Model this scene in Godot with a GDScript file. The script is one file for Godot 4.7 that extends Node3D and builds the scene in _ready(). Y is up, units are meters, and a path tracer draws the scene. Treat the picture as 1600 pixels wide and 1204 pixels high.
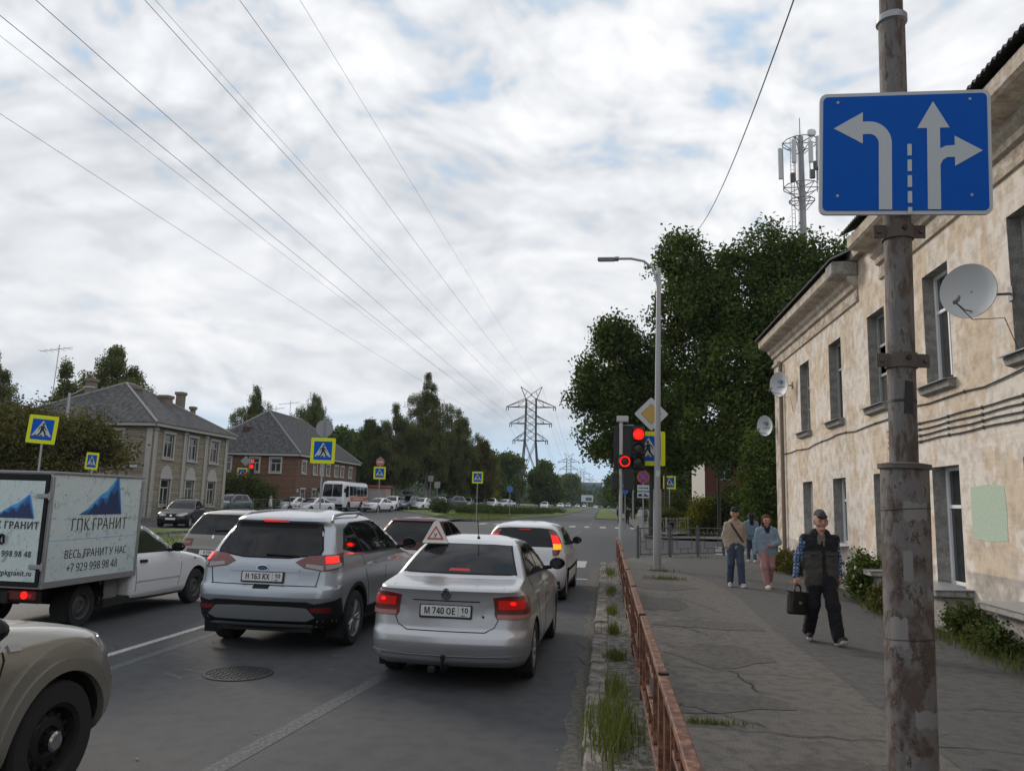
extends Node3D
# A street junction under a broken overcast sky: queue of cars, worn two-storey house, wooden houses across the road.
# ---------------------------------------------------------------- geometry helpers
class Geo:
	var v := PackedVector3Array()
	var uv := PackedVector2Array()
	var col := PackedColorArray()
	var ix := PackedInt32Array()
	var tint := Color.WHITE
	var tinted := false
	var has_uv := false
	func p(a: Vector3, t := Vector2.ZERO) -> int:
		v.append(a); uv.append(t); col.append(tint)
		return v.size() - 1
	func tri(a: int, b: int, c: int) -> void:
		ix.append(a); ix.append(b); ix.append(c)
	# a b c d run counter-clockwise seen from outside
	func quad(a: Vector3, b: Vector3, c: Vector3, d: Vector3, ta := Vector2.ZERO, tb := Vector2.ZERO, tc := Vector2.ZERO, td := Vector2.ZERO) -> void:
		var i := p(a, ta); p(b, tb); p(c, tc); p(d, td)
		tri(i, i + 2, i + 1); tri(i, i + 3, i + 2)
	func tri3(a: Vector3, b: Vector3, c: Vector3) -> void:
		var i := p(a); p(b); p(c)
		tri(i, i + 2, i + 1)
	func box(c: Vector3, s: Vector3, b := Basis.IDENTITY) -> void:
		var h := s / 2
		var q := []
		for k in 8:
			q.append(c + b * Vector3(h.x if k & 1 else -h.x, h.y if k & 2 else -h.y, h.z if k & 4 else -h.z))
		quad(q[4], q[5], q[7], q[6]); quad(q[1], q[0], q[2], q[3])
		quad(q[5], q[1], q[3], q[7]); quad(q[0], q[4], q[6], q[2])
		quad(q[6], q[7], q[3], q[2]); quad(q[0], q[1], q[5], q[4])
	# box with chamfered edges
	func cbox(c: Vector3, s: Vector3, e: float, b := Basis.IDENTITY) -> void:
		var h := s / 2
		e = minf(e, minf(h.x, minf(h.y, h.z)) * 0.9)
		var g := func(sx: int, sy: int, sz: int, ax: int) -> Vector3:
			var k := Vector3(sx * h.x, sy * h.y, sz * h.z)
			if ax != 0: k.x -= sx * e
			if ax != 1: k.y -= sy * e
			if ax != 2: k.z -= sz * e
			return c + b * k
		for s1 in [-1, 1]:
			var f := func(q: Array) -> void:
				if s1 > 0: quad(q[0], q[1], q[2], q[3])
				else: quad(q[3], q[2], q[1], q[0])
			f.call([g.call(s1, -1, 1, 0), g.call(s1, -1, -1, 0), g.call(s1, 1, -1, 0), g.call(s1, 1, 1, 0)])
			f.call([g.call(-1, s1, 1, 1), g.call(1, s1, 1, 1), g.call(1, s1, -1, 1), g.call(-1, s1, -1, 1)])
			f.call([g.call(-1, -1, s1, 2), g.call(1, -1, s1, 2), g.call(1, 1, s1, 2), g.call(-1, 1, s1, 2)])
			for s2 in [-1, 1]:
				var w := func(q: Array) -> void:
					if s1 * s2 > 0: quad(q[0], q[1], q[2], q[3])
					else: quad(q[3], q[2], q[1], q[0])
				w.call([g.call(s1, s2, -1, 0), g.call(s1, s2, -1, 1), g.call(s1, s2, 1, 1), g.call(s1, s2, 1, 0)])
				w.call([g.call(s1, -1, s2, 2), g.call(s1, -1, s2, 0), g.call(s1, 1, s2, 0), g.call(s1, 1, s2, 2)])
				w.call([g.call(-1, s1, s2, 1), g.call(-1, s1, s2, 2), g.call(1, s1, s2, 2), g.call(1, s1, s2, 1)])
				for s3 in [-1, 1]:
					if s1 * s2 * s3 > 0: tri3(g.call(s1, s2, s3, 0), g.call(s1, s2, s3, 1), g.call(s1, s2, s3, 2))
					else: tri3(g.call(s1, s2, s3, 2), g.call(s1, s2, s3, 1), g.call(s1, s2, s3, 0))
	func ring(c: Vector3, b: Basis, r: float, n: int, vv: float) -> int:
		var first := v.size()
		for k in n + 1:
			var a := TAU * k / n
			p(c + b * Vector3(cos(a) * r, 0, sin(a) * r), Vector2(float(k) / n, vv))
		return first
	# a tube through points with a radius at each
	func tube(pts: Array, rad, n := 8, caps := true) -> void:
		var rings := []
		var x := Vector3.ZERO
		for i in pts.size():
			var d: Vector3 = (pts[mini(i + 1, pts.size() - 1)] - pts[maxi(i - 1, 0)]).normalized()
			if x == Vector3.ZERO:
				x = d.cross(Vector3.RIGHT if absf(d.x) < 0.8 else Vector3.FORWARD).normalized()
			x = (x - d * x.dot(d)).normalized()
			var b := Basis(x, d, x.cross(d))
			rings.append(ring(pts[i], b, rad[i] if rad is Array or rad is PackedFloat32Array else rad, n, float(i)))
		for i in pts.size() - 1:
			for k in n:
				var a: int = rings[i] + k
				var c: int = rings[i + 1] + k
				tri(a, a + 1, c); tri(a + 1, c + 1, c)
		if caps:
			for e in [0, pts.size() - 1]:
				var m := p(pts[e])
				var f := v.size()
				for k in n + 1: p(v[rings[e] + k])
				for k in n:
					if e == 0: tri(m, f + k + 1, f + k)
					else: tri(m, f + k, f + k + 1)
	# a profile of (radius, height) turned about the axis b.y through c
	func lathe(c: Vector3, b: Basis, prof: Array, n := 24, sharp := true) -> void:
		for i in prof.size() - 1:
			var a := ring(c + b.y * prof[i].y, b, prof[i].x, n, float(i))
			var d := ring(c + b.y * prof[i + 1].y, b, prof[i + 1].x, n, float(i + 1))
			for k in n:
				tri(a + k, a + k + 1, d + k); tri(a + k + 1, d + k + 1, d + k)
	# polygon in the xy plane of t, thick along its z
	func slab(poly: PackedVector2Array, t: Transform3D, z0: float, z1: float) -> void:
		if Geometry2D.is_polygon_clockwise(poly) :
			poly = poly.duplicate(); poly.reverse()
		var idx := Geometry2D.triangulate_polygon(poly)
		for s in 2:
			var z := z1 if s == 0 else z0
			var f := v.size()
			for q in poly: p(t * Vector3(q.x, q.y, z), q)
			for k in range(0, idx.size(), 3):
				var ccw := (poly[idx[k + 1]] - poly[idx[k]]).cross(poly[idx[k + 2]] - poly[idx[k]]) > 0
				if ccw == (s == 0): tri(f + idx[k], f + idx[k + 2], f + idx[k + 1])
				else: tri(f + idx[k], f + idx[k + 1], f + idx[k + 2])
		for k in poly.size():
			var a := poly[k]
			var b := poly[(k + 1) % poly.size()]
			quad(t * Vector3(a.x, a.y, z0), t * Vector3(b.x, b.y, z0), t * Vector3(b.x, b.y, z1), t * Vector3(a.x, a.y, z1))
	func mesh(m: Material) -> ArrayMesh:
		var a := []
		a.resize(Mesh.ARRAY_MAX)
		var n := PackedVector3Array()
		n.resize(v.size())
		for k in range(0, ix.size(), 3):
			var f := (v[ix[k + 2]] - v[ix[k]]).cross(v[ix[k + 1]] - v[ix[k]])
			n[ix[k]] += f; n[ix[k + 1]] += f; n[ix[k + 2]] += f
		for k in n.size():
			n[k] = n[k].normalized() if n[k].length_squared() > 1e-20 else Vector3.UP
		a[Mesh.ARRAY_VERTEX] = v; a[Mesh.ARRAY_INDEX] = ix; a[Mesh.ARRAY_NORMAL] = n
		a[Mesh.ARRAY_TEX_UV] = uv
		if tinted: a[Mesh.ARRAY_COLOR] = col
		var r := ArrayMesh.new()
		r.add_surface_from_arrays(Mesh.PRIMITIVE_TRIANGLES, a)
		r.surface_set_material(0, m)
		return r

var rng := RandomNumberGenerator.new()
var M := {}
var taken := {}

func rf(a: float, b: float) -> float: return rng.randf_range(a, b)

func numbered(called: String) -> String:
	var k: int = taken.get(called, 0)
	taken[called] = k + 1
	return called if k == 0 else "%s_%03d" % [called, k]

func tag(o: Node, label: String, category: String, group := "", kind := "") -> Node:
	if label: o.set_meta("label", label)
	if category: o.set_meta("category", category)
	if group: o.set_meta("group", group)
	if kind: o.set_meta("kind", kind)
	return o

func thing(called: String, label: String, category: String, at := Vector3.ZERO, turn := 0.0, group := "") -> Node3D:
	var o := Node3D.new()
	o.name = numbered(called)
	add_child(o)
	o.position = at; o.rotation.y = turn
	tag(o, label, category, group)
	return o

func put(called: String, g: Geo, m: Material, parent: Node = null) -> MeshInstance3D:
	var o := MeshInstance3D.new()
	o.mesh = g.mesh(m)
	return hang(called, o, parent)

func hang(called: String, o: Node3D, parent: Node = null) -> Node3D:
	if parent == null:
		o.name = numbered(called); add_child(o)
	else:
		o.name = called; parent.add_child(o, true)
	return o

func inst(called: String, mesh: Mesh, at: Transform3D, parent: Node = null) -> MeshInstance3D:
	var o := MeshInstance3D.new()
	o.mesh = mesh; o.transform = at
	return hang(called, o, parent)

func struct(called: String, g: Geo, m: Material) -> MeshInstance3D:
	var o := put(called, g, m)
	o.set_meta("kind", "structure")
	return o

func part(called: String, parent: Node, m: Material, f: Callable) -> MeshInstance3D:
	var g := Geo.new()
	f.call(g)
	return put(called, g, m, parent)

func copy(o: Node3D, at: Vector3, turn: float, label := "") -> Node3D:
	var c: Node3D = o.duplicate()
	var base := str(o.name)
	if base.length() > 4 and base[base.length() - 4] == "_" and base.right(3).is_valid_int(): base = base.left(-4)
	c.name = numbered(base)
	add_child(c)
	c.position = at; c.rotation.y = turn
	if label: c.set_meta("label", label)
	return c

func disc(n: int, rx: float, ry := -1.0, c := Vector2.ZERO) -> PackedVector2Array:
	var a := PackedVector2Array()
	for k in n: a.append(c + Vector2(cos(TAU * k / n) * rx, sin(TAU * k / n) * (ry if ry > 0 else rx)))
	return a

func rrect(w: float, h: float, r: float, c := Vector2.ZERO) -> PackedVector2Array:
	var a := PackedVector2Array()
	for q in 4:
		var m := Vector2((w / 2 - r) * (1 if q in [0, 3] else -1), (h / 2 - r) * (1 if q < 2 else -1))
		for k in 5: a.append(c + m + Vector2.from_angle((q + k / 4.0) * PI / 2) * r)
	return a

func words(text: String, height: float, parent: Node, t: Transform3D, m: Material, called := "lettering", font := "Droid Sans", bold := false, wide := 1.0) -> MeshInstance3D:
	var tm := TextMesh.new()
	tm.text = text
	var f := SystemFont.new()
	f.font_names = [font]
	f.font_weight = 700 if bold else 400
	tm.font = f
	tm.font_size = 32
	tm.pixel_size = height / 23.0
	tm.depth = 0.002
	tm.curve_step = 2.0
	tm.material = m
	var o := MeshInstance3D.new()
	o.mesh = tm
	o.transform = t.scaled_local(Vector3(wide, 1, 1))
	return hang(called, o, parent)

# ---------------------------------------------------------------- materials
func lin(r: float, g := -1.0, b := -1.0) -> Color:
	return Color(r, r if g < 0 else g, r if b < 0 else b).linear_to_srgb()

func mat(key: String, c: Color, rough := 0.8, metal := 0.0, spec := 0.5) -> StandardMaterial3D:
	if M.has(key): return M[key]
	var m := StandardMaterial3D.new()
	m.resource_name = key
	m.albedo_color = c; m.roughness = rough; m.metallic = metal; m.metallic_specular = spec
	M[key] = m
	return m

func noise(freq: float, oct := 4, sd := 1, kind := FastNoiseLite.TYPE_SIMPLEX_SMOOTH, gain := 0.5) -> FastNoiseLite:
	var n := FastNoiseLite.new()
	n.noise_type = kind; n.frequency = freq; n.fractal_octaves = oct; n.seed = sd; n.fractal_gain = gain
	return n

func ramp(stops: Array) -> Gradient:
	var g := Gradient.new()
	var o := PackedFloat32Array()
	var c := PackedColorArray()
	for s in stops:
		o.append(s[0]); c.append(s[1])
	g.offsets = o; g.colors = c
	return g

func ntex(n: FastNoiseLite, stops: Array, size := 512) -> NoiseTexture2D:
	var t := NoiseTexture2D.new()
	t.width = size; t.height = size; t.seamless = true; t.noise = n
	t.seamless_blend_skirt = 0.15
	if stops: t.color_ramp = ramp(stops)
	return t

# colour noise in world space: fine grain times coarse patches, with relief
func rough_mat(key: String, fine: Array, f_freq: float, f_size: float, coarse: Array, c_freq: float, c_size: float, rough := 0.9, bump := 0.0, sd := 1) -> StandardMaterial3D:
	var m := mat(key, Color.WHITE, rough)
	m.albedo_texture = ntex(noise(f_freq, 4, sd, FastNoiseLite.TYPE_SIMPLEX_SMOOTH, 0.65), fine)
	m.uv1_triplanar = true; m.uv1_world_triplanar = true
	m.uv1_scale = Vector3.ONE / f_size
	if coarse:
		m.detail_enabled = true
		m.detail_blend_mode = BaseMaterial3D.BLEND_MODE_MUL
		m.detail_uv_layer = BaseMaterial3D.DETAIL_UV_2
		m.detail_albedo = ntex(noise(c_freq, 5, sd + 7), coarse)
		m.uv2_triplanar = true; m.uv2_world_triplanar = true
		m.uv2_scale = Vector3.ONE / c_size
	if bump > 0:
		m.heightmap_enabled = true; m.heightmap_scale = bump
		m.heightmap_texture = ntex(noise(f_freq * 1.6, 3, sd + 3), [])
	return m

func paint(key: String, c: Color, metal := 0.0, rough := 0.35) -> StandardMaterial3D:
	if M.has(key): return M[key]
	var m := mat(key, c, rough, metal)
	m.clearcoat_enabled = true; m.clearcoat = 0.8; m.clearcoat_roughness = 0.06
	return m

func glow(key: String, c: Color, e: float) -> StandardMaterial3D:
	var m := mat(key, c, 0.4)
	m.emission_enabled = true; m.emission = c; m.emission_energy_multiplier = e
	return m

# smooth curve through [position, value] keys, without overshoot
func cv(keys: Array, x: float) -> float:
	var n := keys.size()
	if x <= keys[0][0]: return keys[0][1]
	if x >= keys[n - 1][0]: return keys[n - 1][1]
	var i := 0
	while x > keys[i + 1][0]: i += 1
	var h: float = keys[i + 1][0] - keys[i][0]
	var d: float = (keys[i + 1][1] - keys[i][1]) / h
	var a := d
	var b := d
	if i > 0:
		var e: float = (keys[i][1] - keys[i - 1][1]) / (keys[i][0] - keys[i - 1][0])
		a = 0.0 if e * d <= 0 else 2 * e * d / (e + d)
	if i < n - 2:
		var e: float = (keys[i + 2][1] - keys[i + 1][1]) / (keys[i + 2][0] - keys[i + 1][0])
		b = 0.0 if e * d <= 0 else 2 * e * d / (e + d)
	var t: float = (x - keys[i][0]) / h
	return keys[i][1] * (1 + 2 * t) * (1 - t) * (1 - t) + h * a * t * (1 - t) * (1 - t) + keys[i + 1][1] * t * t * (3 - 2 * t) + h * b * t * t * (t - 1)
# ---------------------------------------------------------------- cars
# A car body is a stack of level outlines: at every height y the plan runs round rear, corner, side, corner, front.
# l is the distance from the rear end, w the half width; local -z is forward.
class Car:
	var host
	var s: Dictionary
	var cache := {}
	var node: Node3D
	func o(y: float) -> Array:
		var k := snappedf(y, 0.0005)
		if not cache.has(k):
			var w: float = host.cv(s.hw, k)
			var R: float = host.cv(s.rear, k)
			var F: float = host.cv(s.front, k)
			var lim := minf(w * 0.92, (F - R) * 0.4)
			var rr := minf(host.cv(s.rr, k), lim)
			var rf := minf(host.cv(s.rf, k), lim)
			var br := minf(s.get("bow_r", 0.06), (F - R) * 0.2)
			var bf := minf(s.get("bow_f", 0.12), (F - R) * 0.2)
			var b0r := br * pow((w - rr) / w, 2)
			var b0f := bf * pow((w - rf) / w, 2)
			cache[k] = [R, F, w, rr, rf, br, bf, b0r, b0f, rr + br - b0r, rf + bf - b0f]
		return cache[k]
	func xyz(l: float, z: float, y: float, side: float) -> Vector3:
		var L: float = s.L
		var e := (l - L * 0.5) / (L * 0.5)
		return Vector3(side * z * (1.0 - s.get("taper", 0.035) * e * e), y, L * 0.5 - l)
	func rear(z: float, y: float) -> Vector3:
		var a := o(y)
		var q := absf(z)
		if q <= a[2] - a[3]: return xyz(a[0] + a[5] * pow(q / a[2], 2), q, y, signf(z))
		var th := asin(clampf((q - (a[2] - a[3])) / a[3], 0, 1))
		return xyz(a[0] + a[7] + a[9] * (1 - cos(th)), q, y, signf(z))
	func fore(z: float, y: float) -> Vector3:
		var a := o(y)
		var q := absf(z)
		if q <= a[2] - a[4]: return xyz(a[1] - a[6] * pow(q / a[2], 2), q, y, signf(z))
		var th := asin(clampf((q - (a[2] - a[4])) / a[4], 0, 1))
		return xyz(a[1] - a[8] - a[10] * (1 - cos(th)), q, y, signf(z))
	func side(l: float, y: float, sg: float) -> Vector3:
		var a := o(y)
		var la: float = a[0] + a[5] + a[3]
		var lb: float = a[1] - a[6] - a[4]
		if l < la:
			var th := acos(clampf(1 - (l - a[0] - a[7]) / a[9], 0, 1))
			return xyz(l, a[2] - a[3] + a[3] * sin(th), y, sg)
		if l > lb:
			var th := acos(clampf(1 - (a[1] - a[8] - l) / a[10], 0, 1))
			return xyz(l, a[2] - a[4] + a[4] * sin(th), y, sg)
		return xyz(l, a[2], y, sg)
	func wrap_rear(p: float, y: float, sg: float) -> Vector3:
		var a := o(y)
		var q: float = p + a[2] - a[3]
		if p <= 0: return rear(maxf(q, 0.0) * sg, y)
		if p < a[3] * PI / 2:
			var th: float = p / a[3]
			return xyz(a[0] + a[7] + a[9] * (1 - cos(th)), a[2] - a[3] + a[3] * sin(th), y, sg)
		return xyz(a[0] + a[5] + a[3] + p - a[3] * PI / 2, a[2], y, sg)
	func wrap_fore(p: float, y: float, sg: float) -> Vector3:
		var a := o(y)
		var q: float = p + a[2] - a[4]
		if p <= 0: return fore(maxf(q, 0.0) * sg, y)
		if p < a[4] * PI / 2:
			var th: float = p / a[4]
			return xyz(a[1] - a[8] - a[10] * (1 - cos(th)), a[2] - a[4] + a[4] * sin(th), y, sg)
		return xyz(a[1] - a[6] - a[4] - (p - a[4] * PI / 2), a[2], y, sg)
	func at(kind: String, q: Vector2, sg: float) -> Vector3:
		match kind:
			"R": return rear(q.x, q.y)
			"F": return fore(q.x, q.y)
			"S": return side(q.x, q.y, sg)
			"W": return wrap_rear(q.x, q.y, sg)
		return wrap_fore(q.x, q.y, sg)
	func body(mat: Material) -> void:
		var g := Geo.new()
		var keys := {}
		var vid := func(p: Vector3) -> int:
			var k := Vector3i((p * 2000).round())
			if not keys.has(k): keys[k] = g.p(p)
			return keys[k]
		var ys := []
		var y: float = s.y0
		while y < s.y1 - 0.02:
			ys.append(y); y += s.get("step", 0.05)
		ys.append(s.y1)
		for t in [s.rear, s.front, s.hw]:
			for q in t:
				if q[0] > s.y0 and q[0] < s.y1 and not ys.any(func(e): return absf(e - q[0]) < 0.008): ys.append(q[0])
		ys.sort()
		var NR := 5
		var NC := 6
		var NS: int = s.get("ns", 26)
		var n := NR + NC + NS + NC + NR + 1
		var ra: float = s.arch
		var arches := []
		for ax in s.axles:
			var a := PackedVector2Array()
			for k in 28: a.append(Vector2(ax, s.wr) + Vector2.from_angle(TAU * k / 28) * ra)
			arches.append(a)
		var col := func(j: int, yy: float) -> Vector2: # (l, z) for column j
			var a := o(yy)
			var p: Vector3
			if j <= NR: p = rear((a[2] - a[3]) * j / NR, yy)
			elif j <= NR + NC: p = wrap_rear(a[3] * PI / 2 * (j - NR) / NC, yy, 1)
			elif j <= NR + NC + NS:
				p = side(lerpf(a[0] + a[5] + a[3], a[1] - a[6] - a[4], float(j - NR - NC) / NS), yy, 1)
			elif j <= NR + NC + NS + NC: p = wrap_fore(a[4] * PI / 2 * (NC - (j - NR - NC - NS)) / NC, yy, 1)
			else: p = fore((a[2] - a[4]) * (n - 1 - j) / NR, yy)
			return Vector2(s.L * 0.5 - p.z, absf(p.x))
		for i in ys.size() - 1:
			for j in n - 1:
				var q := [col.call(j, ys[i]), col.call(j + 1, ys[i]), col.call(j + 1, ys[i + 1]), col.call(j, ys[i + 1])]
				var cell := PackedVector2Array([Vector2(q[0].x, ys[i]), Vector2(q[1].x, ys[i]), Vector2(q[2].x, ys[i + 1]), Vector2(q[3].x, ys[i + 1])])
				var cut := false
				if j >= NR + 2 and j < NR + NC + NS + NC - 2 and ys[i] < s.wr + ra:
					for k in arches.size():
						for c in cell:
							if (c - Vector2(s.axles[k], s.wr)).length() < ra + 0.12: cut = true
				for sg in [-1.0, 1.0]:
					if not cut:
						var id := []
						for k in 4: id.append(vid.call(Vector3(q[k].y * sg, cell[k].y, s.L * 0.5 - q[k].x)))
						if sg > 0:
							g.tri(id[0], id[2], id[1]); g.tri(id[0], id[3], id[2])
						else:
							g.tri(id[0], id[1], id[2]); g.tri(id[0], id[2], id[3])
					else:
						var left := [cell]
						for a in arches:
							var nx := []
							for l in left: nx.append_array(Geometry2D.clip_polygons(l, a))
							left = nx
						for l in left:
							var idx := Geometry2D.triangulate_polygon(l)
							for k in range(0, idx.size(), 3):
								var id := []
								for m in 3: id.append(vid.call(side(l[idx[k + m]].x, l[idx[k + m]].y, sg)))
								var ccw := ((l[idx[k + 1]] - l[idx[k]]) as Vector2).cross(l[idx[k + 2]] - l[idx[k]]) > 0
								# (l, y) seen from the right side: l runs to the viewer's right (forward)
								if ccw == (sg > 0): g.tri(id[0], id[2], id[1])
								else: g.tri(id[0], id[1], id[2])
		# roof cap across
		var yt: float = s.y1
		for j in n - 1:
			var a: Vector2 = col.call(j, yt)
			var b: Vector2 = col.call(j + 1, yt)
			var L: float = s.L
			var id := [vid.call(Vector3(a.y, yt, L * 0.5 - a.x)), vid.call(Vector3(b.y, yt, L * 0.5 - b.x)), vid.call(Vector3(-b.y, yt, L * 0.5 - b.x)), vid.call(Vector3(-a.y, yt, L * 0.5 - a.x))]
			g.tri(id[0], id[2], id[1]); g.tri(id[0], id[3], id[2])
		host.put("body", g, mat, node)
	func patch(called: String, parent: Node, mat: Material, kind: String, poly: PackedVector2Array, off: float, sg := 1.0, cell := 0.09, thick := 0.014) -> MeshInstance3D:
		var g := Geo.new()
		var keys := {}
		var pos := func(q: Vector2) -> Vector3:
			var p := at(kind, q, sg)
			var e := 0.006
			var n := (at(kind, q + Vector2(e, 0), sg) - at(kind, q - Vector2(e, 0), sg)).cross(at(kind, q + Vector2(0, e), sg) - at(kind, q - Vector2(0, e), sg))
			n = n.normalized() if n.length_squared() > 1e-16 else Vector3.UP
			if n.dot(p - Vector3(0, 0.6, p.z * 0.55)) < 0: n = -n
			return p + n * off
		var deep := func(q: Vector2) -> Vector3:
			var p: Vector3 = pos.call(q)
			var b := at(kind, q, sg)
			return b + (b - p).normalized() * (thick - off) if off > 0 else p
		var lo := poly[0]
		var hi := poly[0]
		for q in poly:
			lo = lo.min(q); hi = hi.max(q)
		var ctr := Vector3(0, 0.6, 0)
		var nx := maxi(1, int(ceil((hi.x - lo.x) / cell)))
		var ny := maxi(1, int(ceil((hi.y - lo.y) / cell)))
		var d := (hi - lo) / Vector2(nx, ny)
		for i in nx:
			for j in ny:
				var a := lo + d * Vector2(i, j)
				for q in Geometry2D.intersect_polygons(poly, PackedVector2Array([a, a + Vector2(d.x, 0), a + d, a + Vector2(0, d.y)])):
					var idx := Geometry2D.triangulate_polygon(q)
					for k in range(0, idx.size(), 3):
						var id := []
						for m in 3:
							var c: Vector2 = q[idx[k + m]]
							var key := Vector2i((c * 4000).round())
							if not keys.has(key): keys[key] = g.p(pos.call(c))
							id.append(keys[key])
						var p0: Vector3 = g.v[id[0]]
						if (g.v[id[1]] - p0).cross(g.v[id[2]] - p0).dot(p0 - Vector3(0, 0.6, p0.z * 0.55)) > 0: g.tri(id[0], id[2], id[1])
						else: g.tri(id[0], id[1], id[2])
		for k in poly.size():
			var a := poly[k]
			var b := poly[(k + 1) % poly.size()]
			var m := maxi(1, int(ceil((b - a).length() / cell)))
			for i in m:
				var c := a.lerp(b, float(i) / m)
				var e := a.lerp(b, float(i + 1) / m)
				g.quad(deep.call(c), deep.call(e), pos.call(e), pos.call(c))
		return host.put(called, g, mat, parent)
	# the same polygon on both sides
	func both(called: String, mat: Material, kind: String, poly: PackedVector2Array, off: float, cell := 0.09) -> Array:
		return [patch(called, node, mat, kind, poly, off, -1.0, cell), patch(called, node, mat, kind, poly, off, 1.0, cell)]
	func line(called: String, mat: Material, kind: String, pts: PackedVector2Array, w: float, off := 0.0025, sides := [1.0]) -> void:
		for q in Geometry2D.offset_polyline(pts, w / 2):
			for sg in sides: patch(called, node, mat, kind, q, off, sg, 0.12, 0.006)

func tyre_mesh(r: float, hw: float, inner: float) -> ArrayMesh:
	var g := Geo.new()
	var prof := [Vector2(inner, -hw * 0.8), Vector2(inner + 0.01, -hw), Vector2(r * 0.92, -hw * 1.02), Vector2(r * 0.985, -hw * 0.82), Vector2(r, -hw * 0.6), Vector2(r, -hw * 0.22), Vector2(r - 0.008, -hw * 0.2), Vector2(r - 0.008, -hw * 0.12), Vector2(r, -hw * 0.1), Vector2(r, hw * 0.1), Vector2(r - 0.008, hw * 0.12), Vector2(r - 0.008, hw * 0.2), Vector2(r, hw * 0.22), Vector2(r, hw * 0.6), Vector2(r * 0.985, hw * 0.82), Vector2(r * 0.92, hw * 1.02), Vector2(inner + 0.01, hw), Vector2(inner, hw * 0.8)]
	g.lathe(Vector3.ZERO, Basis(Vector3.UP, Vector3.RIGHT, Vector3.FORWARD), prof, 36)
	return g.mesh(M.tyre)

# rim seen from +x; style alloy, steel or cover
func rim_mesh(style: String, r: float, hw: float, m: Material) -> ArrayMesh:
	var g := Geo.new()
	var b := Basis(Vector3.UP, Vector3.RIGHT, Vector3.FORWARD)
	var out := hw * 0.92
	g.lathe(Vector3.ZERO, b, [Vector2(r, -hw * 0.8), Vector2(r * 0.9, -hw * 0.7), Vector2(r * 0.88, out * 0.4), Vector2(r * 0.93, out * 0.92), Vector2(r * 1.02, out), Vector2(r * 1.02, out * 0.9)], 36)
	if style == "steel":
		g.lathe(Vector3.ZERO, b, [Vector2(r * 0.88, out * 0.3), Vector2(r * 0.62, out * 0.62), Vector2(r * 0.42, out * 0.70), Vector2(r * 0.34, out * 0.5), Vector2(r * 0.001, out * 0.52)], 36)
		for k in 12:
			var a := TAU * k / 12
			g.tube([b * Vector3(cos(a) * r * 0.72, out * 0.42, sin(a) * r * 0.72), b * Vector3(cos(a) * r * 0.72, out * 0.60, sin(a) * r * 0.72)], r * 0.075, 8)
		for k in 5:
			var a := TAU * k / 5
			g.tube([b * Vector3(cos(a) * r * 0.26, out * 0.4, sin(a) * r * 0.26), b * Vector3(cos(a) * r * 0.26, out * 0.64, sin(a) * r * 0.26)], r * 0.055, 6)
	else:
		var n := 5 if style == "alloy" else 8
		g.lathe(Vector3.ZERO, b, [Vector2(r * 0.24, out * 0.2), Vector2(r * 0.22, out * 0.80), Vector2(r * 0.16, out * 0.88), Vector2(0.001, out * 0.9)], 20)
		for k in n:
			for e in ([-1, 1] if style == "alloy" else [0]):
				var a: float = TAU * (k + 0.07 * e) / n + 0.2
				var a2: float = TAU * (k + 0.15 * e) / n + 0.2
				var p0 := b * Vector3(cos(a) * r * 0.16, out * 0.78, sin(a) * r * 0.16)
				var p1 := b * Vector3(cos(a2) * r * 0.92, out * 0.80, sin(a2) * r * 0.92)
				var x := (p1 - p0).normalized()
				var bb := Basis(x, Vector3.RIGHT, x.cross(Vector3.RIGHT))
				g.cbox((p0 + p1) / 2, Vector3((p1 - p0).length(), 0.03, r * (0.10 if style == "alloy" else 0.24)), 0.008, bb)
		g.lathe(Vector3.ZERO, b, [Vector2(r * 0.9, -hw * 0.2), Vector2(0.001, -hw * 0.15)], 24)
	return g.mesh(m)

var wheel_cache := {}
func add_wheel(parent: Node, at: Vector3, right: bool, r: float, hw: float, style: String, m: Material, inner := 0.62) -> void:
	var key := "%s %.3f %.3f %s" % [style, r, hw, m.resource_name]
	if not wheel_cache.has(key): wheel_cache[key] = [tyre_mesh(r, hw, r * inner), rim_mesh(style, r * inner, hw, m)]
	var w := Node3D.new()
	w.position = at
	w.rotation = Vector3(rf(0, TAU), 0, 0)
	hang("wheel", w, parent)
	var b := Basis() if right else Basis(Vector3.UP, PI)
	inst("tyre", wheel_cache[key][0], Transform3D(b, Vector3.ZERO), w)
	inst("rim", wheel_cache[key][1], Transform3D(b, Vector3.ZERO), w)

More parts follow.
